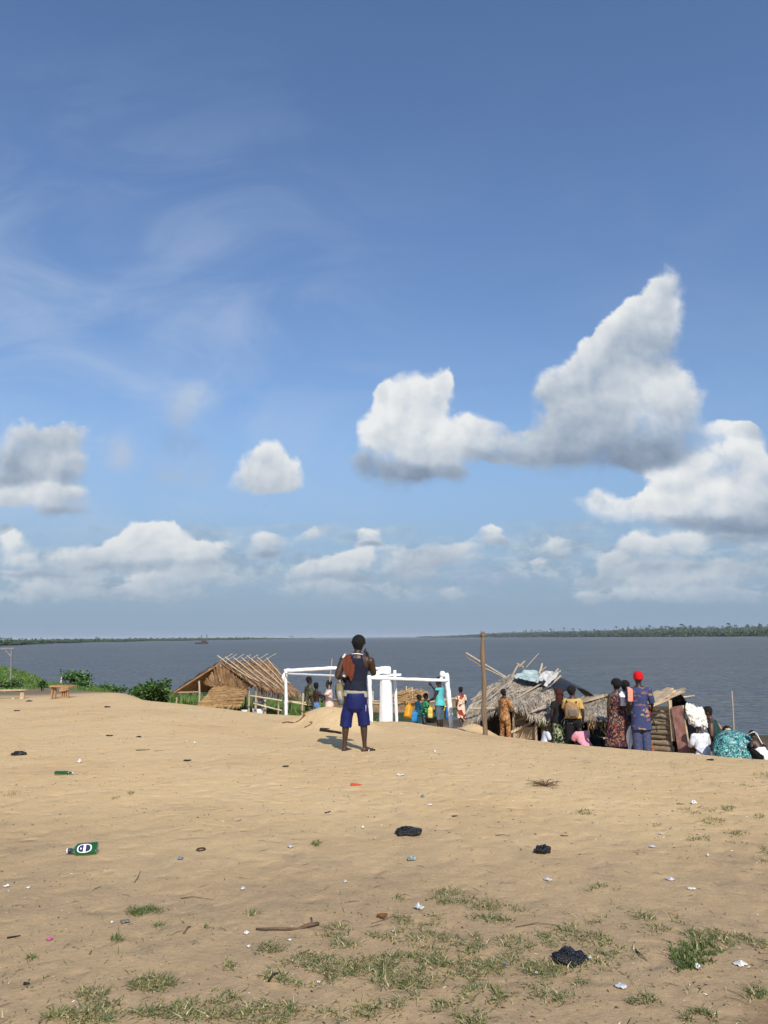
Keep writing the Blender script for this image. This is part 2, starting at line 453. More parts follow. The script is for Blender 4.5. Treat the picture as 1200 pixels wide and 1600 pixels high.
# cumulus: (x, y, rx, ry, weight, brightness); measured on the photograph, placed as directions of the sky
CL = [
 # tall cloud leaning to the right
 (1040,452,30,42,1,.84),(1018,490,42,46,1,.78),(985,520,50,40,1,.80),(1020,535,44,50,1,.68),(950,560,56,44,1,.76),(905,588,52,40,1,.74),(858,612,40,28,.8,.72),
 (975,610,90,70,1,.74),(1010,632,70,52,1,.98),(940,655,95,55,1,.72),(1055,640,55,48,.9,.80),(890,668,60,45,1,.62),(960,700,130,34,1,.46),(860,705,70,26,.9,.48),(1000,722,70,20,.8,.40),
 # middle cloud
 (694,598,20,24,1,.9),(676,622,32,32,1,.95),(640,622,36,36,1,.98),(598,612,16,20,.9,.88),(606,648,48,42,1,1.0),(650,668,58,46,1,1.0),(604,690,50,34,1,.92),(690,700,50,32,1,.84),
 (622,742,72,24,1,.38),(570,728,30,24,.8,.45),(700,738,42,18,.8,.5),
 (742,662,40,24,1,.92),(772,682,48,26,1,.88),(812,694,40,20,.9,.78),(770,708,60,14,.8,.55),
 # right hand cloud
 (1128,668,30,13,1,1.15),(1175,676,30,16,.8,.74),(1140,722,60,36,1,.92),(1180,735,50,50,1,.86),(1090,745,48,34,1,.98),(1050,752,38,22,1,.98),(1125,775,80,38,1,.92),(1040,790,60,24,1,.98),
 (965,795,60,22,1,.98),(930,782,26,20,1,.95),(1185,790,50,40,1,.75),(1110,818,100,16,1,.44),(1190,822,60,18,.9,.42),(900,822,24,10,.6,.5),
 # left group
 (40,680,60,30,1,.80),(105,682,42,34,.9,.70),(35,712,60,26,1,.56),(85,722,62,26,1,.80),(110,738,42,24,.8,.56),(20,745,50,22,.8,.5),(60,770,70,20,1,.92),(105,782,46,22,1,.72),(20,776,40,20,1,.86),(100,800,50,10,.8,.46),(8,822,22,14,.7,.44),
 # small cloud
 (418,712,36,30,1,.88),(440,738,40,30,1,.84),(388,742,32,28,1,.84),(420,760,56,16,.9,.74),(418,790,18,8,.7,.42),
 # left low band
 (228,828,34,24,1,1.06),(272,838,32,24,1,1.04),(200,848,48,26,1,1.02),(250,858,64,24,1,.98),(325,862,42,18,1,.90),(150,868,56,18,1,.88),(60,878,64,18,1,.9),(20,846,40,24,1,.98),(230,882,120,10,.9,.60),(60,896,80,8,.8,.58),
 (45,920,60,20,.9,.84),(120,905,60,20,.8,.68),(150,930,90,14,.7,.58),(240,905,40,20,1,.82),(290,893,46,18,1,.82),(350,905,52,18,.9,.74),(230,930,70,14,.7,.66),(300,928,90,14,.6,.58),
 # centre low clouds
 (415,848,34,20,1,.84),(420,866,30,8,.8,.5),(482,842,34,18,.9,.82),(505,826,20,14,.6,.72),(574,834,28,17,1,.94),(574,852,24,7,.9,.5),(764,832,28,16,.9,.88),(775,846,26,7,.8,.52),
 (560,872,40,20,1,.96),(525,884,44,18,1,.94),(478,893,34,16,1,.90),(540,902,90,9,.9,.58),(650,862,54,18,.8,.76),(715,858,46,18,.9,.82),(690,880,80,14,.8,.66),(640,888,40,12,.7,.74),(500,918,80,14,.8,.72),(590,925,90,12,.7,.62),(655,905,60,16,.6,.6),(705,925,40,14,.7,.72),(760,905,50,18,.4,.6),
 # right low clouds
 (872,850,30,20,1,.84),(872,870,30,7,.8,.52),(837,877,20,9,.9,.82),(985,850,26,22,1,.92),(960,876,34,18,.9,.84),(1030,862,54,24,1,.92),(1075,850,42,20,1,.9),(1010,890,60,14,.8,.66),(1090,888,70,14,.8,.62),(1150,842,60,14,.9,.56),
 (1180,868,44,24,.9,.70),(1060,908,90,16,.9,.78),(1120,902,36,22,.9,.90),(1170,895,50,14,.8,.66),(930,905,70,14,.7,.6),(920,930,70,10,.7,.80),(1040,932,110,14,.9,.82),(1150,932,90,14,.9,.82),
 # faint wisps
 (290,622,34,22,.42,.84),(318,612,24,18,.4,.84),(280,650,22,18,.36,.72),(282,694,28,18,.42,.52),(190,700,26,22,.42,.80),(178,720,24,16,.36,.78),(270,735,50,22,.36,.70),(310,735,30,22,.34,.72),
]
def off(vec, amt): return nt.vmath('MULTIPLY', nt.vmath('SUBTRACT', vec, (.5, .5, .5)), (amt, amt, 0))
FADE = [c for c in CL if c[4] <= .45]; CL = [c for c in CL if c[4] > .45]
def ell(c, P_):
    (u0, v0) = ray(c[0], c[1]); ru = abs(ray(c[0]+c[2], c[1])[0]-u0); rv = abs(ray(c[0], c[1]-c[3])[1]-v0); ru *= 1.07; rv *= 1.07
    return nt.vmath('MULTIPLY_ADD', P_, (1/ru, 1/rv, 0), (-u0/ru, -v0/rv, 0))
def near(c, t):
    (u0, v0) = ray(c[0], c[1]); ru = c[2]/1200*2.5+.02; rv = c[3]/1200*2.5+.02
    return u0+ru > t[0] and u0-ru < t[1] and v0+rv > t[2] and v0-rv < t[3]
def clouds(tile, idx, base):
    """the clouds of one window of the sky: colour over the clear sky"""
    global nt
    grp = bpy.data.node_groups.new("clouds", 'ShaderNodeTree'); root = nt; nt = NT(grp)
    for nm, ty, io in (("dir", 'NodeSocketVector', 'INPUT'), ("base", 'NodeSocketColor', 'INPUT'), ("sky", 'NodeSocketColor', 'OUTPUT')):
        grp.interface.new_socket(name=nm, in_out=io, socket_type=ty)
    gi = nt.n.new('NodeGroupInput'); go = nt.n.new('NodeGroupOutput')
    nt.l.new(_cloud_colour(tile, idx, gi.outputs[0], gi.outputs[1]), go.inputs[0])
    nt = root
    gn = nt.n.new('ShaderNodeGroup'); gn.node_tree = grp
    nt.l.new(P0, gn.inputs[0]); nt.l.new(base, gn.inputs[1])
    return gn.outputs[0]
def _cloud_colour(tile, idx, P, base):
    P = nt.vmath('ADD', P, (0, 0, idx*1e-5)); v = nt.node('ShaderNodeSeparateXYZ', {0: P}).outputs[1]
    w1 = nt.noise(P, 10, 3, .5, out=1); w2 = nt.noise(P, 42, 3, .6, out=1)
    PW = nt.vmath('ADD', nt.vmath('ADD', P, off(w1, .026)), off(w2, .011))
    col = base
    fade = [c for c in FADE if near(c, tile)]
    low = nt.smooth(v, .19, .09)
    fb = nt.noise(nt.vmath('ADD', P, off(w1, .02)), 24, 6, .6)
    if tile[2] < .18: fb = nt.node('ShaderNodeMix', {0: low, 2: fb, 3: nt.noise(nt.vmath('MULTIPLY', PW, (.75, 1.25, 1)), 44, 5, .6)}).outputs[0]
    if fade:
        acc = None; bsum = None
        for c in fade:
            d = ell(c, PW); g = nt.math('MULTIPLY', nt.math('POWER', .33, nt.vmath('DOT_PRODUCT', d, d)), c[4])
            acc = nt.math('ADD', g, acc if acc is not None else 1e-4); bsum = nt.math('MULTIPLY_ADD', g, c[5], bsum if bsum is not None else 1e-4)
        fa = nt.math('MULTIPLY', acc, nt.smooth(fb, .30, .68, .35, 1.75)); fa = nt.math('MINIMUM', fa, .8)
        col = nt.mix(fa, col, nt.ramp(nt.math('DIVIDE', bsum, acc), [(.5, srgb(138, 160, 192)), (.84, srgb(184, 200, 222))]))
    if tile[2] < .12:                                              # thin layered cloud towards the horizon
        st = nt.noise(nt.vmath('MULTIPLY', PW, (1.0, 4.2, 1)), 6.5, 5, .6)
        sa = nt.math('MULTIPLY', nt.smooth(st, .40, .64, 0, .78), nt.math('MULTIPLY', nt.smooth(v, .035, .06), nt.smooth(v, .19, .11)))
        col = nt.mix(sa, col, nt.mix(nt.smooth(fb, .35, .65), srgb(150, 170, 190), srgb(190, 204, 214)))
    num = den = mx = hyn = None
    for c in CL:
        if not near(c, tile): continue
        d = ell(c, PW); g = nt.math('MULTIPLY', nt.math('POWER', .25, nt.vmath('DOT_PRODUCT', d, d)), c[4])
        h = nt.math('ADD', nt.vmath('DOT_PRODUCT', d, (-.05, .15, 0)), c[5])
        g2 = nt.math('MULTIPLY', g, g)
        num = nt.math('MULTIPLY_ADD', h, g2, num if num is not None else 0.0)
        den = nt.math('ADD', g2, den if den is not None else 1e-5)
        hyn = nt.math('MULTIPLY_ADD', nt.vmath('DOT_PRODUCT', d, (0, 1, 0)), g2, hyn if hyn is not None else 0.0)
        mx = nt.math('ADD', g, mx if mx is not None else 0.0)
    if mx is None: return col
    bri = nt.math('DIVIDE', num, den); hy = nt.math('DIVIDE', hyn, den)
    big = nt.noise(nt.vmath('ADD', P, off(w1, .015)), 13, 3, .5); big2 = nt.noise(nt.vmath('ADD', nt.vmath('ADD', P, off(w1, .015)), (-.012, .018, 0)), 13, 3, .5)
    fb2 = nt.noise(nt.vmath('ADD', nt.vmath('ADD', P, off(w1, .02)), (-.008, .012, 0)), 24, 4, .55)
    if tile[2] < .18: fb2 = nt.node('ShaderNodeMix', {0: low, 2: fb2, 3: nt.noise(nt.vmath('ADD', nt.vmath('MULTIPLY', PW, (.75, 1.25, 1)), (-.004, .007, 0)), 44, 4, .55)}).outputs[0]
    bil = nt.node('ShaderNodeTexVoronoi', {'Vector': PW, 'Scale': 22, 'Detail': 2, 'Roughness': .5}); bil.feature = 'SMOOTH_F1'
    bil.inputs['Smoothness'].default_value = .5
    lump = nt.math('SUBTRACT', .45, bil.outputs['Distance'])
    soft = nt.noise(P, 8, 2, .5)
    dens = nt.math('ADD', nt.math('MINIMUM', mx, 1.15), nt.math('MULTIPLY', nt.math('SUBTRACT', fb, .5), 1.15))
    dens = nt.math('ADD', dens, nt.math('MULTIPLY', nt.math('SUBTRACT', big, .5), .75))
    dens = nt.math('ADD', dens, nt.math('MULTIPLY', lump, .48))
    width = nt.math('MULTIPLY', nt.smooth(soft, .36, .64, .24, .60), nt.smooth(hy, -.7, .6, 1.7, .75))
    alpha = nt.smooth(dens, nt.math('SUBTRACT', .40, nt.math('MULTIPLY', width, .5)), nt.math('ADD', .40, width))
    alpha = nt.math('MULTIPLY', alpha, nt.smooth(mx, .03, .20))
    alpha = nt.math('MULTIPLY', alpha, nt.smooth(v, .03, .085, .35, .98))
    lit = nt.math('ADD', bri, nt.math('ADD', nt.math('MULTIPLY', nt.math('SUBTRACT', fb, fb2), .30), nt.math('MULTIPLY', nt.math('SUBTRACT', big, big2), .55)))
    lit = nt.math('ADD', lit, nt.math('MULTIPLY', lump, .09))
    lit = nt.math('ADD', lit, nt.math('MULTIPLY', nt.smooth(mx, .25, 1.6, .05, -.07), 1.0))
    cc = nt.ramp(lit, [(.26, srgb(130, 145, 166)), (.49, srgb(163, 177, 194)), (.72, srgb(200, 208, 217)), (.97, srgb(236, 238, 238))])
    cc = nt.mix(nt.smooth(v, .0, .20, .58, .0), cc, srgb(152, 172, 192))
    return nt.mix(alpha, col, cc)

# high thin cirrus
Pc = nt.vmath('MULTIPLY', P, (1.6, 3.4, 1))
ci = nt.noise(Pc, 2.1, 5, .58, dist=.9)
cim = nt.math('MULTIPLY', nt.smooth(ci, .36, .78, 0, .50), nt.math('MULTIPLY', nt.smooth(u, .12, -.34, .15, 1), nt.smooth(v, .95, .30)))
cim = nt.math('MULTIPLY', cim, nt.math('MULTIPLY', front, nt.smooth(v, .08, .2)))

elev = nt.math('ARCSINE', nt.math('MINIMUM', nt.math('MAXIMUM', sz, -1.0), 1.0))
SKYMUL = .135
tint = nt.ramp(nt.math('MULTIPLY', elev, 1/1.2), [(.0, (.70, .80, .98)), (.10, (.70, .82, .98)), (.22, (.84, .92, 1.02)), (.45, (.88, .98, 1.14)), (1, (.80, .93, 1.10))])
skyc = nt.mix(1.0, sky, tint, 'MULTIPLY')
skyc = nt.vmath('SCALE', skyc, None); nt.n[-1].inputs[3].default_value = SKYMUL
skyc = nt.mix(nt.smooth(elev, .0, .33, .95, .0), skyc, srgb(138, 161, 186))
skyc = nt.mix(cim, skyc, srgb(190, 205, 228))
bgn = lambda c: nt.node('ShaderNodeBackground', {0: c, 1: 1.0}).outputs[0]
shader = bgn(skyc)
ue = [-.70, -.34, -.20, -.06, .06, .18, .30, .42, .70]; ve = [-.01, .09, .15, .23, .60]; idx = 0
for i in range(len(ue)-1):
    colsh = None
    for j in range(len(ve)-1):
        tile = (ue[i], ue[i+1], ve[j], ve[j+1])
        if not any(near(c, tile) for c in CL+FADE): continue
        idx += 1
        inside = nt.math('MULTIPLY', nt.math('MULTIPLY', nt.math('GREATER_THAN', u, tile[0]), nt.math('LESS_THAN', u, nt.math('ADD', tile[1], 0.0))),
                         nt.math('MULTIPLY', nt.math('GREATER_THAN', v, tile[2]), nt.math('LESS_THAN', v, tile[3])))
        m_ = nt.node('ShaderNodeMixShader', {0: nt.math('MULTIPLY', inside, front), 1: shader, 2: bgn(clouds(tile, idx, skyc))})
        shader = m_.outputs[0]
nt.l.new(shader, out.inputs[0])
W.cycles.sampling_method = 'MANUAL'; W.cycles.sample_map_resolution = 256

SC.view_settings.view_transform = 'Standard'; SC.view_settings.look = 'None'
SC.view_settings.exposure = 0; SC.view_settings.gamma = 1
SC.render.engine = 'CYCLES'
SC.cycles.use_denoising = True; SC.cycles.max_bounces = 6; SC.cycles.diffuse_bounces = 3
SC.cycles.use_adaptive_sampling = True
# ------------------------------------------------------------------ people
def skin_mat(name, col):
    m, nt, b = new_mat(name)
    tc = nt.node('ShaderNodeTexCoord').outputs['Object']
    c = nt.ramp(nt.noise(tc, 9, 4, .6), [(.3, tuple(x*.8 for x in col)), (.7, tuple(x*1.2 for x in col))])
    nt.set(b.inputs['Base Color'], c); b.inputs['Roughness'].default_value = .48; b.inputs['Specular IOR Level'].default_value = .4
    return m
SK_D = skin_mat("dark_skin", (.052, .026, .017)); SK_M = skin_mat("brown_skin", (.085, .040, .025)); SK_R = skin_mat("deep_skin", (.036, .018, .013))
M_EYE = plain("eye_white", (.55, .5, .45, 1), .3, .05); M_LIP = plain("lip", (.10, .03, .03, 1), .5, .1)
M_HAIR = plain("black_hair", (.010, .009, .009, 1), .9, .3, 60, bump=.6, bscale=220)
M_BRAID = plain("reddish_braids", (.055, .014, .010, 1), .8, .5, 40, stretch=(4, 4, .6), bump=.6)

def human(H=1.7, **k):
    """a posed body as ONE skin; units are fractions of the height, facing +y, right hand on +x.
    returns mesh, vertex coordinates, bone label of every vertex, upper-body transform"""
    g = lambda n, d: Vector(k.get(n, d))
    bw = k.get('build', 1.0); hs = k.get('head_scale', 1.0)*1.06; fem = k.get('female', 0)
    pel = g('pelvis', (0, 0, .53)); lean = rad(k.get('lean', 0)); side = rad(k.get('side', 0)); yaw = rad(k.get('twist', 0))
    RT = Matrix.Rotation(yaw, 3, 'Z') @ Matrix.Rotation(side, 3, 'Y') @ Matrix.Rotation(-lean, 3, 'X')
    T = lambda p: pel + RT @ (Vector(p)-Vector((0, 0, .53)))
    mb = MB(); bones = []
    sw = (.104 if not fem else .094)*bw
    N = 16
    def ring(z, rx, ry, yo=0.0, tr=T): return [tr((rx*math.cos(2*math.pi*i/N), yo+ry*math.sin(2*math.pi*i/N), z)) for i in range(N)]
    hip = (.088 if not fem else .098)*bw; wst = (.076 if not fem else .068)*bw
    mb.loft([ring(.455, .05*bw, .04), ring(.475, .080*bw, .060), ring(.51, hip, .068, -.008), ring(.55, hip*.96, .064, -.006), ring(.61, wst, .052),
             ring(.67, wst*1.06, .054, .004), ring(.72, .089*bw, .062, .006), ring(.765, .098*bw, .060, .003), ring(.80, .092*bw, .050, -.002), ring(.825, .066*bw, .040, -.004), ring(.845, .034, .032, -.002)])
    # neck and head
    hy = rad(k.get('head_yaw', 0)); hp = rad(k.get('head_pitch', 0)); hr = rad(k.get('head_roll', 0))
    RH = RT @ Matrix.Rotation(hy, 3, 'Z') @ Matrix.Rotation(hr, 3, 'Y') @ Matrix.Rotation(-hp, 3, 'X')
    nk = T((0, .0, .845))
    HT = lambda p: nk + RH @ (Vector(p)*hs)                         # head frame, origin at the neck base
    mb.tube([T((0, -.006, .81)), T((0, -.002, .84)), HT((0, .006, .05))], [.044, .033, .031], 12)
    for s in (-1, 1): mb.tube([T((s*.012, -.008, .850)), T((s*.045, -.008, .818)), T((s*sw*.9, -.004, .792))], [.018, .024, .024], 10)
    def hring(z, rx, ry, yo): return [HT((rx*math.cos(2*math.pi*i/N), yo+ry*math.sin(2*math.pi*i/N), z)) for i in range(N)]
    z0 = .080
    mb.loft([hring(z0-.066, .016, .018, .024), hring(z0-.056, .026, .030, .017), hring(z0-.035, .035, .042, .008), hring(z0-.01, .0405, .050, .001), hring(z0+.015, .0425, .053, -.002),
             hring(z0+.037, .039, .049, -.004), hring(z0+.053, .028, .036, -.005), hring(z0+.062, .012, .016, -.005)])
    mb.loft([[HT((x*w, .045+d, z0+z)) for x, d in ((-.008, 0), (-.004, .016), (.004, .016), (.008, 0), (.004, -.01), (-.004, -.01))] for z, w, d in ((-.022, 1.3, .006), (-.016, 1.5, .009), (.0, .8, .003), (.012, .6, -.002))])
    mb.ball(HT((0, .047, z0-.036)), (.014*hs, .007*hs, .007*hs), 6)      # lips
    mb.ball(HT((0, .046, z0+.018)), (.028*hs, .009*hs, .006*hs), 6)      # brow
    for s in (-1, 1):
        mb.ball(HT((s*.042, -.004, z0-.006)), (.006*hs, .011*hs, .017*hs), 6)
        mb.ball(HT((s*.016, .044, z0+.004)), (.0085*hs,)*3, 6)
    bones += [('torso', T((0, 0, .49)), T((0, 0, .61)), .075), ('torso', T((0, 0, .61)), T((0, 0, .80)), .075), ('torso', T((-.06*bw, 0, .795)), T((.06*bw, 0, .795)), .04),
              ('neck', T((0, 0, .82)), HT((0, .004, .03)), .032), ('head', HT((0, 0, .06)), HT((0, 0, .12)), .048)]
    # arms
    cu = k.get('curl', 35)
    for s, nm in ((1, 'R'), (-1, 'L')):
        sh = T((s*sw, -.002, .784))
        el = g('elbow'+nm, tuple(T((s*(sw+.030), -.015, .635)))); hd = g('hand'+nm, tuple(el + RT @ Vector((s*-.004, .03, -.135))))
        am = k.get('arm', 1.0)
        mb.ball(sh, (.030*am*bw, .033*am, .031*am), 8)
        mb.tube([T((s*sw*.62, -.003, .785)), sh, sh.lerp(el, .3), sh.lerp(el, .7), el, el.lerp(hd, .25), el.lerp(hd, .6), hd], [.030, .032*am, .031*am, .027*am, .0225*am, .025*am, .020*am, .0145], 12)
        # hand: palm, four unequal bent fingers, a thumb from the side of the palm
        d = (hd-el).normalized(); pn = g('palm'+nm, (-s, 0, 0)); pn = (pn - d*pn.dot(d)); pn = pn.normalized() if pn.length > 1e-3 else d.orthogonal().normalized()
        sd_ = pn.cross(d)*(1 if s > 0 else -1)                       # towards the thumb
        mb.tube([hd-d*.004, hd+d*.018, hd+d*.045, hd+d*.056], [.014, .021, .024, .019], 10, flat=.5, up=sd_)
        for j, (o, L) in enumerate(((.018, .038), (.006, .043), (-.006, .040), (-.018, .031))):
            b0 = hd+d*.05+sd_*o; c1 = rad(cu*.6); c2 = rad(cu*1.6); d1 = d*math.cos(c1)+pn*math.sin(c1); d2 = d*math.cos(c2)+pn*math.sin(c2)
            p1 = b0+d1*L*.5; p2 = p1+d2*L*.5
            mb.tube([b0-d*.01, b0, p1, p2], [.0062, .0062, .0056, .0044], 8)
        t0 = hd+d*.016+sd_*.016; t1 = t0+(d*.6+sd_*.75+pn*.15).normalized()*.024; t2 = t1+(d*.85+sd_*.25+pn*.35).normalized()*.022
        mb.tube([t0-d*.004, t0, t1, t2], [.008, .008, .0068, .0052], 8)
        bones += [('ua'+nm, sh, el, .027), ('fa'+nm, el, hd, .02), ('h'+nm, hd, hd+d*.09, .02)]
    # legs
    lg = k.get('leg', 1.0)
    for s, nm in ((1, 'R'), (-1, 'L')):
        hp_ = pel + RT @ Vector((s*.046*bw, -.004, -.035)) if not k.get('straight_hips') else pel+Vector((s*.046*bw, -.004, -.035))
        kn = g('knee'+nm, (s*.056, .012, .285)); an = g('ankle'+nm, (s*.058, -.012, .045)); ta = rad(k.get('toe'+nm, s*10))
        ax = an-kn; back = Vector((0, -1, 0)); back = back-ax.normalized()*back.dot(ax.normalized()); back = back.normalized() if back.length > .05 else Vector((0, 0, -1))
        mb.tube([hp_+Vector((0, 0, .02)), hp_, hp_.lerp(kn, .3), hp_.lerp(kn, .75), kn, kn.lerp(an, .22)+back*.008, kn.lerp(an, .45)+back*.006, kn.lerp(an, .8), an, an-ax.normalized()*-.015],
                [.046*lg, .052*lg, .050*lg, .039*lg, .032*lg, .0335*lg, .030*lg, .0205*lg, .0185*lg, .018*lg], 14)
        f = Vector((math.sin(ta), math.cos(ta), 0)); fl = an.z-.045
        heel = Vector((an.x, an.y, fl))-f*.012
        q = g('foot'+nm, tuple(f))                                   # a foot may point down (tiptoe, kneeling)
        rs = []
        for l, w, h, c in ((-.018, .012, .020, .016), (.0, .020, .034, .020), (.035, .020, .038, .022), (.07, .022, .026, .016), (.10, .025, .018, .011), (.122, .020, .013, .009), (.132, .010, .007, .008)):
            sdv = q.cross(Vector((0, 0, 1))).normalized(); up = sdv.cross(q)
            rs.append([heel+q*l+up*c+sdv*(w*math.cos(2*math.pi*i/12))+up*(h*.62*math.sin(2*math.pi*i/12)) for i in range(12)])
        mb.loft(rs)
        bones += [('th'+nm, hp_, kn, .045), ('sh'+nm, kn, an, .03), ('ft'+nm, heel, heel+q*.12, .02)]
    mb.v = [(p[0]*H, p[1]*H, p[2]*H) for p in mb.v]
    me = fused(mb, k.get('voxel', .011), 3, .45)
    V = coords(me); n = len(V); best = np.full(n, 9.0); lab = np.zeros(n, int); names = []
    for i, (nm, a, b_, r) in enumerate(bones):
        a = np.array(a)*H; b_ = np.array(b_)*H; ab = b_-a; tt = np.clip(((V-a)@ab)/max(ab@ab, 1e-9), 0, 1)
        d = np.linalg.norm(V-a-tt[:, None]*ab, axis=1)-r*H; w = d < best; best[w] = d[w]; lab[w] = i; names.append(nm)
    L = np.array(names)[lab]
    inv = np.array(RT.transposed()); loc = ((V/H-np.array(pel))@inv.T)+np.array((0, 0, .53))     # upright body coordinates
    inh = np.array(RH.transposed()); hl = ((V/H-np.array(nk))@inh.T)/hs                         # head coordinates
    pc = np.empty(len(me.polygons)*3, np.float32); me.polygons.foreach_get('center', pc); pc = pc.reshape(-1, 3)
    ph = ((pc/H-np.array(nk))@inh.T)/hs; mi = np.zeros(len(pc), np.int32)
    for s in (-1, 1): mi[np.linalg.norm((ph-np.array((s*.016, .050, z0+.004)))*(1, .6, 1.5), axis=1) < .0068] = 1
    mi[(np.abs(ph[:, 0]) < .013) & (np.abs(ph[:, 2]-(z0-.036)) < .0065) & (ph[:, 1] > .040)] = 2
    me.polygons.foreach_set('material_index', mi)
    return dict(me=me, V=V, N=normals(me), L=L, loc=loc, hl=hl, H=H, T=T, HT=HT, pel=pel, z0=z0, k=k)

def faces_of(me):
    n = len(me.loops); a = np.empty(n, np.int32); me.loops.foreach_get('vertex_index', a)
    st = np.empty(len(me.polygons), np.int32); me.polygons.foreach_get('loop_start', st)
    tot = np.empty(len(me.polygons), np.int32); me.polygons.foreach_get('loop_total', tot)
    return a, st, tot

def worn(b, name, mask, offs, mat, parent, fold=0.0, fs=(9, 9, 3), seed=0.0):
    """clothing or hair: the chosen region of the body moved outwards, with its own thickness"""
    me = b['me']; a, st, tot = faces_of(me); V = b['V']; N = b['N']
    o = offs(b) if callable(offs) else np.full(len(V), offs)
    if fold: o = o + fold*(fbm(V*np.array(fs)/1.0+seed, 3)-.45)
    keep = [a[s:s+t] for s, t in zip(st, tot) if mask[a[s:s+t]].all()]
    if not keep: return None
    used = np.unique(np.concatenate(keep)); mp = np.full(len(V), -1); mp[used] = np.arange(len(used))
    P1 = V[used]+N[used]*o[used][:, None]; P0 = V[used]-N[used]*.004
    n = len(used); F = [tuple(mp[f]) for f in keep]; ed = {}
    for f in F:
        for i in range(len(f)): ed[(f[i], f[(i+1) % len(f)])] = 1
    rim = [(x, y) for (x, y) in ed if (y, x) not in ed]
    F2 = F + [(y, x, x+n, y+n) for x, y in rim]                      # hem turned in
    m2 = bpy.data.meshes.new(name); m2.from_pydata(np.concatenate([P1, P0]).tolist(), [], [tuple(int(i) for i in f) for f in F2])
    return link(name, m2, mat, parent)

def sewn(name, mb, mat, parent, voxel=.012, fold=.0, fs=(7, 7, 2), seed=0.0, smooth=4, scale=1.0):
    """loose clothing: closed tubes fused into one garment and creased"""
    if scale != 1.0: mb.v = [(p[0]*scale, p[1]*scale, p[2]*scale) for p in mb.v]
    me = fused(mb, voxel, smooth)
    if fold:
        V = coords(me); N = normals(me); set_coords(me, V+N*(fold*(fbm(V*np.array(fs)+seed, 3)-.5))[:, None])
    return link(name, me, mat, parent)

def ringpts(c, rx, ry, n=20, wave=0, amp=0.0, ph=0.0, T=None):
    r = []
    for i in range(n):
        a = 2*math.pi*i/n; w = 1+amp*math.sin(wave*a+ph)+amp*.5*math.sin((wave*2+1)*a+2*ph)
        p = Vector((c[0]+rx*w*math.cos(a), c[1]+ry*w*math.sin(a), c[2])); r.append(T(p) if T else p)
    return r

def isin(b, *names): return np.isin(b['L'], names)
def hair(b, parent, mat=None, vol=.012, low=.0, fold=.004):
    h = b['hl']; z0 = b['z0']
    m = isin(b, 'head', 'neck') & (h[:, 2] > z0+low-.02-1.2*np.clip(h[:, 1]-.0, -.03, .03)*-1) & ~((h[:, 1] > .022) & (h[:, 2] < z0+.036)) & (h[:, 2] > z0-.050) & ~((np.abs(h[:, 0]) > .036) & (h[:, 2] < z0+.0) & (h[:, 1] > -.012))
    return worn(b, "hair", m, lambda q: vol*q['H']*np.clip((h[:, 2]-(z0+low-.035))/.055, .30, 1), mat or M_HAIR, parent, fold, (60, 60, 60))
def tshirt(b, name, mat, parent, top=.822, low=.50, sleeve=.6, off=.012, fold=.02, thighs=True, flare=.020):
    l = b['loc']; H = b['H']; m = isin(b, 'torso') & (l[:, 2] < top) & (l[:, 2] > low)
    if thighs and b['pel'].z > .4: m |= isin(b, 'thL', 'thR') & (l[:, 2] > low)
    for s, nm in ((1, 'R'), (-1, 'L')):
        sh = np.array(b['T']((s*.1, 0, .8)))*H; d = np.linalg.norm(b['V']-sh, axis=1)/H
        m |= isin(b, 'ua'+nm) & (d < .17*sleeve)
        if sleeve > 1: m |= isin(b, 'fa'+nm) & (d < .17*sleeve)
    def offs(b): return (off + flare*np.clip((.75-l[:, 2])/.25, 0, 1)*(off > .008))*H
    return worn(b, name, m, offs, mat, parent, fold*H, (11/H, 11/H, 4/H))
def limb_cover(b, mb, legs, t0, t1, r0, r1, part='th'):
    pass
def legtube(b, mb, nm, upto, r0, r1, below=None, n=14):
    """one trouser leg over hip-knee(-ankle); upto in 0..1 along the thigh, or below for a share of the shin"""
    k = b['k']; s = 1 if nm == 'R' else -1; bw = k.get('build', 1.0)
    hp = b['pel']+Vector((s*.046*bw, -.004, -.02)); kn = Vector(k.get('knee'+nm, (s*.056, .012, .285))); an = Vector(k.get('ankle'+nm, (s*.058, -.012, .045)))
    if below is None: mb.tube([hp, hp.lerp(kn, .35), hp.lerp(kn, upto*.85), hp.lerp(kn, upto)], [r0*.95, r0, r0+(r1-r0)*.7, r1], n)
    else:
        e = kn.lerp(an, below); mb.tube([hp, hp.lerp(kn, .4), kn, kn.lerp(an, below*.5), e], [r0*.95, r0, (r0+r1)/2, r1, r1], n)
def hipring(b, mb, z1=.60, z0=.46, f=1.10):
    T = b['T']; fem = b['k'].get('female', 0); w = (.090 if not fem else .100)*b['k'].get('build', 1.0)
    mb.loft([ringpts((0, -.004, z), w*f*a, .070*f*a, T=T) for z, a in ((z0, .85), (z0+.03, 1), ((z0+z1)/2, 1.0), (z1, .90))])

def stand_at(px, py_top, H, d0=13.0, d1=30.0):
    """where on the ground a figure of this height stands when its head top is seen at (px, py_top)"""
    t, w = ray(px, py_top); ys = np.arange(d0, d1, .02)
    e = CAM_Z + w*ys - (gz_np(t*ys, ys)+H); k = int(np.argmin(np.abs(e)))
    y = ys[k]; return Vector((t*y, y, gz(t*y, y)))

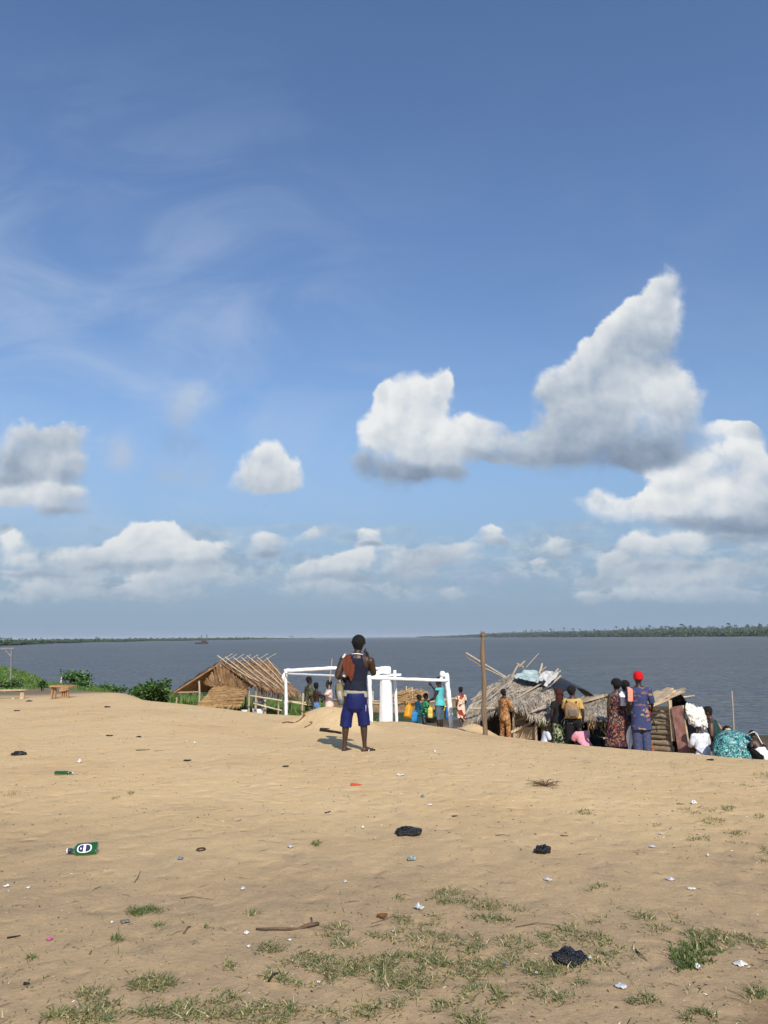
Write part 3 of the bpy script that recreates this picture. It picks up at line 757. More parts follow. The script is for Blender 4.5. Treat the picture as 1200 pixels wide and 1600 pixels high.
def person(px, top, H, face, label, skin=SK_D, d=None, group=None, **k):
    """a figure whose head top is seen at (px, top); with d, the height follows from where it stands"""
    k.setdefault('voxel', .0125 if H > 1.3 else .010)
    b = human(H, **k); ht = float(b['V'][:, 2].max())+.012*H
    if d:
        t, w = ray(px, top); p = Vector((t*d, d, gz(t*d, d))); f = (CAM_Z+w*d-p.z)/ht
        b = human(H*f, **k); H *= f; ht = float(b['V'][:, 2].max())+.012*H
    else: p = stand_at(px, top, ht)
    r = thing("person", p-Vector((0, 0, .012*H)), label, "person", group, rad(face))
    link("body", b['me'], [skin, M_EYE, M_LIP], r)
    print("PERSON", label[:30], tuple(round(x, 2) for x in p), "H %.2f" % H)
    return r, b
# ------------------------------------------------------------------ the man on the phone
M_NAVY = plain("navy_jersey", (.008, .010, .024, 1), .85, .3, 12, bump=.25, bscale=90)
M_BLUE = plain("royal_blue_polyester", (.005, .010, .085, 1), .55, .25, 9, bump=.2, bscale=70)
M_GREYW = plain("grey_waistband", (.33, .32, .27, 1), .85, .1, 20)
M_WHITE = plain("white_cloth", (.78, .78, .78, 1), .9, .06, 14, bump=.25, bscale=40)
M_RUST = plain("rust_cloth", (.125, .030, .012, 1), .9, .25, 14, bump=.4, bscale=120)
M_BLACK = plain("black_plastic", (.012, .012, .013, 1), .35, .3, 20)
M_RUBBER = plain("grey_rubber", (.09, .095, .09, 1), .7, .2, 30)
M_KHAKI = plain("khaki_canvas", (.20, .165, .085, 1), .85, .2, 20, bump=.3, bscale=150)
M_DKOLIVE = plain("dark_olive", (.045, .042, .026, 1), .85, .3, 20)
M_CREAM = plain("cream_cloth", (.62, .58, .50, 1), .85, .12, 20)

def build_man():
    H = 1.83
    pose = dict(voxel=.0065, build=1.14, arm=1.16, side=3.2, head_yaw=-14, head_pitch=4, head_roll=3, curl=52,
        elbowR=(.160, .075, .668), handR=(.118, .098, .800), palmR=(-1, -.35, .1),
        elbowL=(-.158, -.040, .655), handL=(-.112, .075, .612), palmL=(.3, .1, 1), curlL=60,
        kneeL=(-.082, .012, .285), ankleL=(-.096, -.004, .045), toeL=24, kneeR=(.070, .018, .285), ankleR=(.080, -.004, .045), toeR=48)
    b = human(H, **pose)
    base = at(557, 1176.5, 12.5); z = gz(base.x, base.y); base.z = z-.004
    # stand where the sight line to his feet meets the sand
    g = ground(555.5, 1174); base = Vector((g.x, g.y, g.z-.010))
    r = thing("person", base, "man in navy tank top and blue shorts standing turned away, phone at ear", "person")
    link("body", b['me'], [SK_D, M_EYE, M_LIP], r)
    print("MAN at", base, "top", base.z+b['V'][:, 2].max(), "want", at(563, 995, base.y).z)
    hair(b, r, vol=.016, low=-.012, fold=.006)
    l = b['loc']; ax = np.abs(l[:, 0]); z = l[:, 2]
    half = np.where(z < .69, .2, np.where(z < .735, .2-(z-.69)/.045*.125, .075-(z-.735)/.07*.022))
    scoop = (l[:, 1] < 0) | (z < .775)
    m = isin(b, 'torso', 'uaL', 'uaR', 'neck', 'faL', 'hL', 'thL', 'thR') & (z > .525) & (z < .832) & (ax < half) & ~((ax < .030) & (z > .805)) & scoop
    worn(b, "tank_top", m & ~(isin(b, 'uaL', 'uaR', 'faL', 'hL') & (ax > .115)), .014, M_NAVY, r, .010, (8, 8, 3))
    m = isin(b, 'torso', 'thL', 'thR', 'faL', 'hL', 'hR', 'faR') & (ax < .14) & (z > .47) & (z < .528)
    worn(b, "underpants", m, .007, M_GREYW, r, .008, (20, 20, 5))
    # loose shorts: hips and two wide legs
    mb = MB(); T = b['T']
    mb.loft([ringpts((0, -.008, z_), rx, ry) for z_, rx, ry in ((.335, .055, .050), (.37, .093, .075), (.43, .097, .080), (.475, .097, .080), (.503, .095, .076))])
    for s in (-1, 1):
        kx = -.085 if s < 0 else .074
        mb.tube([(s*.046, -.004, .47), (s*.052, 0, .40), (kx*.93, .004, .30), (kx*1.03, .004, .212 if s < 0 else .222)], [.052, .056, .055, .053], 18, flat=1.0)
    sh = sewn("shorts", mb, M_BLUE, r, .008, .022, (9, 9, 2.4), 3, 3, H)
    t = MB(); rot = Matrix.Rotation(rad(4), 3, 'Y') @ Matrix.Rotation(rad(62), 3, 'Z')
    t.box(Vector((.094, -.060, .375))*H, (.006, .012, .105), None); t.build("side_stripe", M_WHITE, sh)
    # flip-flops: sole and the two straps
    for s, an, ta in ((-1, (-.096, -.004), 24), (1, (.080, -.004), 48)):
        f = Vector((math.sin(rad(ta)), math.cos(rad(ta)), 0)); n_ = Vector((f.y, -f.x, 0)); hl_ = Vector((*an, 0))*H-f*.03
        so_ = MB(); pts = []
        for a_ in range(24):
            q = 2*math.pi*a_/24; lx = .115*math.cos(q)+.085; w = (.041+.008*math.cos(q))*math.sin(q)
            pts.append(hl_+f*lx+n_*w)
        so_.loft([[p+Vector((0, 0, zz)) for p in pts] for zz in (-.006, .012)])
        fl = so_.build("flip_flop", M_RUBBER, r)
        st = MB()
        for q in (-1, 1):
            st.tube([hl_+f*.075+n_*(q*.042)+Vector((0, 0, .012)), hl_+f*.105+n_*(q*.030)+Vector((0, 0, .045)), hl_+f*.150+n_*.004+Vector((0, 0, .036)), hl_+f*.160+Vector((0, 0, .012))], [.006, .006, .005, .004], 8, flat=.6)
        st.build("strap", M_WHITE if s > 0 else M_RUBBER, fl)
    # white cord round the neck
    nb = MB(); nb.tube([b['T'](p)*H for p in [(.052*math.cos(a), -.002+.048*math.sin(a), .832+.012*math.sin(a)*-1) for a in np.linspace(0, 2*math.pi, 25)]], .0075, 8)
    nb.build("neck_cord", M_WHITE, r)
    # cloth over the left shoulder: a thing laid on him
    cl = MB(); rows = []
    path = [(-.070, .072, .735), (-.070, .066, .79), (-.072, .036, .824), (-.070, .0, .836), (-.066, -.034, .826), (-.060, -.060, .79), (-.056, -.075, .74), (-.052, -.079, .685), (-.050, -.078, .645)]
    for i, (x, y, z_) in enumerate(path):
        w = .047+.006*math.sin(i*1.3); row = []
        for j in range(9):
            q = (j-4)/4; fold = .007*math.sin(j*2.1+i*.4)
            taper = 1 if i < 7 else (1-.25*(i-6))
            p = b['T']((x+q*w*taper-.004*i*.4, y+fold*(-1 if y < 0 else 1)*.8, z_+(-.030 if i < 2 or i > 5 else -.022)*abs(q)**2+fold*.4 - (.02*q if i > 6 else 0)))*H
            row.append(p)
        rows.append(row)
    cl.sheet(rows); me = evaluated(cl.mesh("w"), [('SUBSURF', dict(levels=2)), ('SOLIDIFY', dict(thickness=.009, offset=1))])
    c = link("shoulder_cloth", me, M_RUST, None, base)
    tag(c, "rust brown cloth draped over the left shoulder of the man on the phone", "cloth")
    # pale rucksack strap lying under the cloth at the shoulder, and the bag it belongs to
    R_ = Matrix.Rotation(rad(-8), 3, 'Y')
    bc = Vector((-.135, .035, .505))*H+base
    bag = thing("shoulder_bag", bc, "khaki and olive bag hanging at the man's left hip", "bag")
    rr = []
    for i, (zz, s1, s2) in enumerate(((-.185, .55, .5), (-.17, .85, .8), (-.12, 1.0, 1.0), (-.02, 1.0, 1.05), (.07, .92, .95), (.13, .72, .8), (.16, .40, .5))):
        rr.append([R_ @ Vector((.072*s1*math.copysign(abs(math.cos(a))**.6, math.cos(a)), .125*s2*math.copysign(abs(math.sin(a))**.6, math.sin(a)), zz)) for a in np.linspace(0, 2*math.pi, 24, endpoint=False)])
    q = MB(); q.loft(rr); q.build("bag_body", M_KHAKI, bag)
    q = MB(); q.loft([[R_ @ Vector((-.01+.034*math.copysign(abs(math.cos(a))**.5, math.cos(a)), -.126-d_, -.04+.075*math.copysign(abs(math.sin(a))**.5, math.sin(a)))) for a in np.linspace(0, 2*math.pi, 20, endpoint=False)] for d_ in (0, .012)]); q.build("pocket", plain("bag_panel", (.36, .34, .34, 1), .8, .1), bag)
    q = MB()
    q.tube([R_ @ Vector((.074*math.cos(a), .02, -.02+.18*math.sin(a))) for a in np.linspace(-.4*math.pi, 1.4*math.pi, 22)], .012, 8)
    q.build("zip_band", M_DKOLIVE, bag)
    q = MB(); q.loft([[R_ @ Vector((.066*k_*math.cos(a), .118*k_*math.sin(a), zz)) for a in np.linspace(0, 2*math.pi, 20, endpoint=False)] for zz, k_ in ((-.195, .8), (-.18, 1.0), (-.12, 1.12), (-.10, 1.1))]); q.build("base", plain('blue_grey_base', (.10, .15, .20, 1), .8, .2), bag)
    q = MB(); q.tube([Vector(p)*H-Vector((-.135, .035, .505))*H for p in [(-.135, -.01, .585), (-.145, -.02, .66), (-.128, -.035, .75), (-.106, -.030, .812), (-.090, .0, .842), (-.095, .04, .80), (-.12, .085, .70), (-.135, .08, .59)]], .018, 8, flat=.25, up=(1, 0, 0))
    q.build("strap", M_CREAM, bag)
    # the phone in his right hand
    hd = Vector(pose['handR'])*H+base; pn = Vector((-1, -.35, .1)).normalized(); dd = (Vector(pose['handR'])-Vector(pose['elbowR'])).normalized()
    ph = MB(); c0 = hd+dd*.085+pn*.036; e3 = pn; e2 = (dd-e3*dd.dot(e3)).normalized(); e1 = e2.cross(e3)
    rot = Matrix((e1, e2, e3)).transposed(); ph.box(c0, (.070, .145, .009), rot)
    tag(ph.build("mobile_phone", M_BLACK, None, c0, False), "dark mobile phone in the right hand of the man in blue shorts", "phone")
    return base
MAN = build_man()
# ------------------------------------------------------------------ the people on the shore
M_CAMO = pattern("camouflage_cloth", [(.035,.045,.02,1),(.10,.11,.05,1),(.02,.02,.014,1),(.16,.15,.08,1)], 28, kind='cells')
M_LBLUE = plain("light_blue_cloth", (.10, .22, .42, 1), .85, .2, 10)
M_PINKT = plain("pale_pink_jersey", (.70, .50, .43, 1), .85, .1, 10, bump=.2)
M_DKTR = plain("black_cloth", (.010, .010, .012, 1), .85, .3, 10)
M_TEALD = plain("dark_teal_jersey", (.008, .07, .12, 1), .8, .2, 10)
M_GREEN = plain("green_jersey", (.05, .28, .11, 1), .85, .2, 10)
M_TURQ = plain("turquoise_jersey", (.10, .48, .50, 1), .8, .12, 10)
M_DENIM = plain("denim", (.085, .12, .16, 1), .9, .25, 14, bump=.3, bscale=90)
M_FLOWER = pattern("red_flower_print", [(.62,.50,.36,1),(.24,.03,.018,1),(.60,.48,.35,1),(.33,.06,.03,1),(.66,.55,.42,1)], 12, warp=.12)
M_GOLD = pattern("gold_brown_print", [(.36,.19,.07,1),(.15,.055,.02,1),(.50,.30,.13,1),(.30,.12,.04,1),(.07,.03,.015,1)], 34, warp=.2)
M_GREENP = pattern("black_green_print", [(.008,.010,.008,1),(.25,.32,.14,1),(.012,.012,.012,1),(.42,.46,.30,1),(.01,.015,.01,1)], 26, warp=.2)
M_YELLOW = plain("yellow_jersey", (.52, .34, .10, 1), .85, .15, 10, bump=.2)
M_PINK = plain("pink_cloth", (.72, .30, .36, 1), .85, .15, 10, bump=.4, bscale=30)
M_TANPACK = plain("tan_canvas", (.30, .18, .09, 1), .85, .25, 14)
M_FLORAL = pattern("dark_floral_print", [(.016,.012,.028,1),(.16,.02,.018,1),(.02,.015,.04,1),(.03,.012,.02,1),(.26,.10,.03,1),(.05,.01,.03,1),(.020,.012,.03,1),(.30,.21,.12,1)], 24, warp=.3)
M_CAFTAN = pattern("blue_patched_print", [(.035,.05,.13,1),(.030,.045,.12,1),(.04,.055,.14,1),(.035,.05,.125,1),(.33,.20,.12,1),(.03,.04,.11,1),(.04,.05,.13,1),(.20,.09,.10,1),(.035,.05,.12,1),(.04,.05,.13,1)], 11, stretch=(1, 1, 2.3), warp=.03)
M_BLUETR = plain("faded_blue_cloth", (.055, .065, .13, 1), .9, .35, 16)
M_RED = plain("red_knit", (.55, .006, .010, 1), .85, .15, 30, bump=.5, bscale=120)
M_ORANGEP = pattern("orange_print", [(.60,.16,.015,1),(.22,.06,.02,1),(.66,.24,.03,1),(.10,.05,.02,1)], 34, warp=.2)
M_LACE = pattern("white_lace", [(.72,.72,.76,1),(.62,.63,.70,1),(.78,.78,.80,1),(.42,.44,.52,1)], 38, warp=.2)
M_DGREEN = plain("dark_green_jersey", (.010, .045, .038, 1), .85, .3, 10)
M_TEALP = pattern("turquoise_leaf_print", [(.012,.03,.05,1),(.03,.30,.28,1),(.02,.05,.09,1),(.10,.46,.40,1),(.015,.02,.04,1),(.42,.55,.52,1),(.03,.16,.20,1)], 30, warp=.3)
M_SALMON = plain("salmon_towel", (.60, .26, .18, 1), .9, .1, 20, bump=.4, bscale=90)
M_DPRINT = pattern("dark_blue_print", [(.012,.018,.045,1),(.03,.04,.08,1),(.015,.02,.05,1),(.22,.18,.12,1)], 11, warp=.2)
M_BURG = plain("dark_red_cloth", (.075, .016, .014, 1), .85, .4, 14)

def skirt(b, name, mat, r, z_top=.60, hem=.10, flare=.145, depth=.12, waves=5, fold=.03, shift=(0, 0)):
    """a skirt or the lower half of a dress from the waist to the hem"""
    mb = MB(); T = b['T']; fem = b['k'].get('female', 0); w = (.088 if not fem else .104)*b['k'].get('build', 1.0)
    rings = [ringpts((0, -.004, z_top), w*.86, .066, 24, T=T), ringpts((0, -.006, z_top-.08), w*1.10, .084, 24, T=T)]
    c0 = T((0, -.006, z_top-.08)); base = c0.z
    for i in range(1, 7):
        s = i/6; z = base+(hem-base)*s; c = (c0.x+shift[0]*s, c0.y+shift[1]*s, z)
        rings.append(ringpts(c, w*1.1+(flare-w*1.1)*s, .084+(depth-.084)*s, 24, waves, .07*s, 1.1+.3*i))
    mb.loft(list(reversed(rings)))
    return sewn(name, mb, mat, r, .013, fold, (6, 6, 1.8), b['H']*7, 3, b['H'])
def dress(b, name, mat, r, hem=.12, flare=.15, depth=.12, waves=5, fold=.025, seat=.0, waist=.066):
    """one garment from the armpits to the hem"""
    mb = MB(); T = b['T']; fem = b['k'].get('female', 0); bw = b['k'].get('build', 1.0); w = (.088 if not fem else .102)*bw
    up = [(.795, .082*bw, .052), (.76, .100*bw, .072), (.70, .099*bw, .078), (.63, .092*bw if not fem else .085*bw, .068), (.575, w*1.04, .078), (.53, w*1.18, .090)]
    rings = [ringpts((0, -.002, z), x, y, 24, T=T) for z, x, y in up]; c0 = T((0, -.004, .53)); base = c0.z
    for i in range(1, 7):
        q = i/6; z = base+(hem-base)*q
        rings.append(ringpts((c0.x, c0.y, z), w*1.18+(flare-w*1.18)*q, .090+(depth-.090)*q, 24, waves, .07*q, 1.1+.3*i))
    mb.loft(list(reversed(rings)))
    return sewn(name, mb, mat, r, .012, fold, (6, 6, 1.8), b['H']*7, 3, b['H'])
def bodice(b, name, mat, r, **k): return tshirt(b, name, mat, r, **k)
def trousers(b, name, mat, r, below=.92, r0=.058, r1=.036, fold=.02, upto=None, z1=.60):
    mb = MB(); hipring(b, mb, z1=z1)
    for nm in 'LR': legtube(b, mb, nm, upto or 1, r0, r1, None if upto else below)
    mb.v = [tuple(Vector(p)) for p in mb.v]
    return sewn(name, mb, mat, r, .011, fold, (9, 9, 3), b['H']*5, 3, b['H'])
def cap(b, name, mat, r, grow=.012, low=.01):
    h = b['hl']; m = isin(b, 'head') & (h[:, 2] > b['z0']+low)
    return worn(b, name, m, lambda q: (grow*q['H']*(1+1.2*np.clip((h[:, 2]-b['z0']-.03)/.03, 0, 1))), mat, r, .004, (40, 40, 40))

# --- three children to the left of the frame
r, b = person(483, 1055, 1.42, -62, "child in green camouflage clothes beyond the sand mound", d=24.2, voxel=.011, head_scale=1.12, kneeR=(.05,.02,.285))
hair(b, r, vol=.004); tshirt(b, "shirt", M_CAMO, r, sleeve=1.0, off=.014, low=.44, fold=.02); trousers(b, "trousers", M_CAMO, r, r1=.045)
r, b = person(494, 1064.5, 1.26, -30, "bare-chested child in light blue shorts between two other children", d=24.8, skin=SK_R, head_scale=1.16, elbowR=(.145,.02,.66), handR=(.10,.12,.70))
hair(b, r, vol=.004); trousers(b, "shorts", M_LBLUE, r, upto=.95, r0=.064, r1=.058, z1=.58)
P3, b = person(514, 1061, 1.30, 96, "child in pale pink tee shirt holding a tall stick", d=23.6, head_scale=1.14, elbowR=(.135,.05,.66), handR=(.035,.13,.60), elbowL=(-.15,.10,.69), handL=(-.085,.21,.745), curlL=70, palmL=(1,0,0))
hair(b, P3, vol=.004); tshirt(b, "tee_shirt", M_PINKT, P3, sleeve=.85, off=.016, low=.47, fold=.02); trousers(b, "shorts", M_DKTR, P3, upto=1, r0=.062, r1=.055)
# --- by the water, behind the right-hand post
r, b = person(651.5, 1083.5, 1.08, -70, "small child in dark blue clothes beside the yellow jerrycan", d=22.3, skin=SK_R, head_scale=1.22, lean=8, elbowR=(.12,.08,.66), handR=(.07,.2,.68), elbowL=(-.12,.08,.66), handL=(-.07,.19,.62))
hair(b, r, vol=.004); tshirt(b, "shirt", M_TEALD, r, sleeve=1.0, off=.014, low=.47); trousers(b, "trousers", M_TEALD, r, below=.6, r1=.048)
r, b = person(662.5, 1081.5, 1.12, -72, "small child in green shirt reaching for a container", d=22.6, head_scale=1.2, lean=6, elbowR=(.12,.08,.65), handR=(.05,.22,.58), elbowL=(-.11,.10,.65), handL=(-.05,.24,.60))
hair(b, r, vol=.004); tshirt(b, "shirt", M_GREEN, r, sleeve=.7, off=.015, low=.50); trousers(b, "shorts", M_DENIM, r, upto=1, r0=.062, r1=.055)
r, b = person(686, 1055.5, 1.60, 62, "teenager in turquoise top and denim shorts, one hand at the mouth", d=22.0, skin=SK_R, head_scale=1.05, head_yaw=10, elbowR=(.14,.06,.66), handR=(.05,.17,.845), palmR=(-1,-.5,0), elbowL=(-.14,.035,.645), handL=(-.075,.16,.60), curlL=60)
hair(b, r, vol=.006); tshirt(b, "top", M_TURQ, r, sleeve=.25, off=.012, low=.51); trousers(b, "shorts", M_DENIM, r, below=.08, r0=.060, r1=.052)
r, b = person(719.5, 1071.5, 1.30, 22, "child in cream dress with red flowers striding to the right of the white frame", d=19.15, head_scale=1.14, kneeR=(.05,.09,.30), ankleR=(.05,.02,.075), kneeL=(-.045,-.01,.285), ankleL=(-.045,-.12,.06), elbowR=(.15,.02,.66), handR=(.14,.09,.56), elbowL=(-.15,-.06,.66), handL=(-.14,-.02,.54))
hair(b, r, vol=.004); tshirt(b, "sleeves", M_FLOWER, r, sleeve=.7, off=.013, low=.70, fold=.01, flare=0); dress(b, "dress", M_FLOWER, r, .27, .130, .115)
r, b = person(787.5, 1074.5, 1.46, -48, "boy in gold and brown printed tunic and trousers in front of the grey hut", d=18.75, head_scale=1.08, head_pitch=-14, elbowR=(.145,.03,.65), handR=(.06,.16,.64), elbowL=(-.14,.04,.65), handL=(-.06,.165,.645), kneeL=(-.075,.01,.285), ankleL=(-.095,0,.045), kneeR=(.07,.01,.285), ankleR=(.085,0,.045))
hair(b, r, vol=.006); tshirt(b, "sleeves", M_GOLD, r, sleeve=1.05, off=.016, low=.70, fold=.01, flare=0); dress(b, "tunic", M_GOLD, r, .40, .115, .10, 3); trousers(b, "trousers", M_GOLD, r, below=.93, r0=.064, r1=.050)
# --- the group before the second roof
r, b = person(872, 1074.5, 1.56, 14, "woman with reddish braids in black top and black and green print skirt", d=18.9, skin=SK_R, female=1, head_pitch=-6, elbowL=(-.125,.0,.63), handL=(-.10,.07,.51), elbowR=(.125,.02,.64))
HB = hair(b, r, M_BRAID, vol=.02, low=-.02, fold=.012)
mb = MB()
for i in range(13):
    a = math.pi*(.05+.9*i/12)+math.pi; x = .043*math.cos(a); y = .052*math.sin(a)
    mb.tube([b['HT']((x, y, .085)), b['HT']((x*1.15, y*1.15-.006, .02)), b['HT']((x*1.1, y-.018, -.05)), b['HT']((x*.9, y-.020, -.10))], [.012, .011, .010, .006], 6)
mb.v = [(p[0]*b['H'], p[1]*b['H'], p[2]*b['H']) for p in mb.v]; mb.build("braids", M_BRAID, HB)
tshirt(b, "top", M_DKTR, r, sleeve=.5, off=.012); skirt(b, "skirt", M_GREENP, r, .60, .20, .125, .11)
YW, b = person(893, 1070.5, 1.64, -16, "woman in yellow top and black trousers carrying a tan backpack", d=18.55, female=1, head_yaw=-42, build=1.08, elbowR=(.145,-.01,.635), handR=(.14,.03,.49), elbowL=(-.13,.05,.65), handL=(-.06,.13,.62))
hair(b, YW, vol=.022, low=-.01, fold=.012); tshirt(b, "tee_shirt", M_YELLOW, YW, sleeve=.75, off=.014, low=.54); trousers(b, "trousers", M_DKTR, YW, r0=.068, r1=.05)
BP = dict(T=b['T'], H=b['H'])
SEAT = dict(pelvis=(0, 0, .13), kneeR=(.09, .20, .24), ankleR=(.06, .10, .045), kneeL=(-.09, .20, .24), ankleL=(-.06, .10, .045))
r, b = person(848, 1127.5, 1.45, -82, "person in white shirt sitting on the sand before the dark hut opening", d=18.95, skin=SK_R, lean=14, elbowR=(.13,.08,.30), handR=(.08,.2,.30), elbowL=(-.13,.08,.30), handL=(-.08,.2,.30), **SEAT)
hair(b, r, vol=.008); tshirt(b, "shirt", plain("pale_blue_shirt", (.55, .60, .70, 1), .85, .1), r, sleeve=.9, off=.015); trousers(b, "trousers", M_BURG, r, r0=.062, r1=.045)
r, b = person(914, 1129, 1.55, 18, "person sitting with a pink cloth wrapped round the back", d=18.15, skin=SK_R, lean=30, elbowR=(.13,.18,.28), handR=(.06,.28,.26), elbowL=(-.13,.18,.28), handL=(-.06,.28,.26), **SEAT)
hair(b, r, vol=.012); tshirt(b, "wrap", M_PINK, r, sleeve=1.2, off=.022, fold=.05, low=.44); skirt(b, "wrap_skirt", M_PINK, r, .56, .03, .14, .17, shift=(0, .05))
r, b = person(929, 1139, 1.35, -25, "person in dark clothes squatting beside the pink wrap", d=18.4, skin=SK_R, lean=26, elbowR=(.13,.16,.28), handR=(.06,.26,.26), elbowL=(-.13,.16,.28), handL=(-.06,.26,.26), **SEAT)
hair(b, r, vol=.01); tshirt(b, "shirt", M_DKTR, r, sleeve=1.0, off=.016); trousers(b, "trousers", M_DKTR, r, r0=.062, r1=.045)
# --- the group of three with the red cap
FW, b = person(962.5, 1059.5, 1.62, 8, "woman in dark floral dress with a white towel on her shoulder", d=17.2, female=1, skin=SK_D, build=1.08, elbowR=(.13,.05,.645), handR=(.08,.15,.56), elbowL=(-.135,-.01,.635), handL=(-.12,.05,.50))
hair(b, FW, vol=.026, low=-.015, fold=.01); tshirt(b, "straps", M_FLORAL, FW, top=.80, sleeve=.12, off=.010, low=.70, flare=0); dress(b, "dress", M_FLORAL, FW, .13, .20, .15, 6)
FB = dict(T=b['T'], H=b['H'])
BW, b = person(976, 1061.5, 1.62, -4, "person in dark blue print holding a brass basin, half hidden by a floral dress", skin=SK_R, d=FW.location.y+.42, elbowL=(-.13,.02,.64), handL=(-.08,.13,.57), elbowR=(.135,-.03,.635), handR=(.06,-.10,.545), palmR=(-1,0,1))
hair(b, BW, vol=.018); tshirt(b, "sleeves", M_DPRINT, BW, sleeve=1.0, off=.015, low=.70, flare=0); dress(b, "tunic", M_DPRINT, BW, .40, .125, .11, 3); trousers(b, "trousers", M_BLUETR, BW, r0=.062, r1=.052)
RC, b = person(996.5, 1049.5, 1.68, -6, "man in red cap and long blue tunic with pale patches", d=16.75, skin=SK_R, build=1.08, elbowR=(.155,.02,.64), handR=(.175,.12,.565), elbowL=(-.145,.01,.64), handL=(-.13,.09,.54))
cap(b, "red_cap", M_RED, RC, .016, -.006); tshirt(b, "sleeves", M_CAFTAN, RC, sleeve=1.05, off=.017, low=.70, fold=.01, flare=0); dress(b, "tunic", M_CAFTAN, RC, .31, .130, .10, 3); trousers(b, "trousers", M_BLUETR, RC, below=.95, r0=.062, r1=.055)
RB = dict(T=b['T'], H=b['H'])
r, b = person(1003, 1109, 1.02, -150, "child in orange print trousers behind the man in the red cap", d=RC.location.y+.55, head_scale=1.2, kneeL=(-.15,.02,.30), ankleL=(-.27,0,.045), kneeR=(.09,.02,.29), ankleR=(.13,0,.045))
hair(b, r, vol=.005); tshirt(b, "shirt", M_ORANGEP, r, sleeve=.8, off=.015); trousers(b, "trousers", M_ORANGEP, r, r0=.07, r1=.05, below=.97)
# --- right hand end
WL, b = person(1094, 1128, 1.58, 10, "seated woman in white lace blouse and white head wrap, seen from behind", d=16.35, female=1, build=1.2, lean=8, head_yaw=-62, elbowR=(.15,.07,.27), handR=(.10,.18,.22), elbowL=(-.15,.06,.27), handL=(-.10,.17,.22), **SEAT)
h = b['hl']; mb = MB()
rr = [ringpts((0, -.012, z), x, y, 18, 5, .03, z*40, T=lambda p, HT=b['HT']: HT(p)) for z, x, y in ((.088, .046, .056), (.105, .052, .064), (.13, .056, .070), (.155, .052, .064), (.172, .034, .042))]
mb.loft(rr); sewn("head_wrap", mb, M_WHITE, WL, .010, .03, (25, 25, 25), 2, 2, b['H'])
tshirt(b, "lace_blouse", M_LACE, WL, sleeve=1.3, off=.022, fold=.04, low=.45); skirt(b, "skirt", M_LACE, WL, .57, .02, .16, .19, shift=(0, .06))
r, b = person(1120, 1101.5, 1.70, 58, "young man in dark green sleeveless top bending his arms, a towel over one shoulder", d=18.4, skin=SK_M, lean=16, pelvis=(0, 0, .27), kneeR=(.075, .20, .265), ankleR=(.075, .16, .045), kneeL=(-.075, .20, .265), ankleL=(-.075, .15, .045), elbowR=(.15,.0,.42), handR=(.06,.14,.38), elbowL=(-.15,.06,.40), handL=(-.06,.16,.37), arm=1.12)
hair(b, r, vol=.006); tshirt(b, "sleeveless_top", M_DGREEN, r, sleeve=.1, off=.010); trousers(b, "trousers", M_DKTR, r, r0=.064, r1=.05)
GM = (r, dict(T=b['T'], H=b['H']))
TW, b = person(1160, 1137, 1.62, 12, "large seated woman bent forward in turquoise leaf print dress", d=15.75, female=1, build=1.45, lean=52, head_yaw=-30, pelvis=(0, 0, .15), kneeR=(.13, .20, .24), ankleR=(.09, .10, .045), kneeL=(-.13, .20, .24), ankleL=(-.09, .10, .045), elbowR=(.20,.12,.30), handR=(.12,.24,.26), elbowL=(-.20,.12,.30), handL=(-.12,.24,.26))
hair(b, TW, vol=.02); H_ = b['H']; mb = MB()
prof = [(.01, .335, .25, 0), (.08, .365, .28, 0), (.17, .36, .27, .01), (.26, .325, .25, .03), (.34, .27, .22, .06), (.40, .19, .17, .09), (.435, .09, .09, .11)]
mb.loft([ringpts((-.10, yo-.02, z), x, y, 26, 5, .025, z*20) for z, x, y, yo in prof])
sewn("print_dress", mb, M_TEALP, TW, .014, .06, (5, 5, 3), 4, 3, H_)
mb = MB(); mb.loft([ringpts((0, -.004, z), x, y, 16, T=lambda p, HT=b['HT']: HT(p)) for z, x, y in ((.055, .044, .054), (.075, .053, .063), (.10, .055, .065), (.112, .045, .05))]); sewn("gold_scarf", mb, plain("gold_scarf", (.50, .38, .16, 1), .6, .3, 30), TW, .010, .02, (30, 30, 30), 1, 2, H_)
r, b = person(1189, 1141.5, 1.55, 15, "bare-backed person with a white headband sitting beside the turquoise dress", d=15.2, lean=34, skin=SK_D, elbowR=(.15,.08,.28), handR=(.09,.2,.26), elbowL=(-.15,.08,.28), handL=(-.09,.2,.26), **SEAT)
hair(b, r, vol=.01); trousers(b, "trousers", M_DKTR, r, r0=.065, r1=.05)
h = b['hl']; band = isin(b, 'head') & (h[:, 2] > b['z0']+.002) & (h[:, 2] < b['z0']+.024)
HB = worn(b, "headband", band, .016*b['H'], M_CREAM, r, .004, (40, 40, 40)); tshirt(b, "white_wrap", M_WHITE, r, top=.66, low=.45, sleeve=0, off=.02, fold=.04)
mb = MB(); mb.tube([b['HT']((.01, -.062, .10))*b['H'], b['HT']((.02, -.085, .05))*b['H'], b['T']((.02, -.09, .78))*b['H'], b['T']((.015, -.10, .70))*b['H']], [.014, .013, .012, .010], 8, flat=.4); mb.build("headband_tail", M_CREAM, HB)

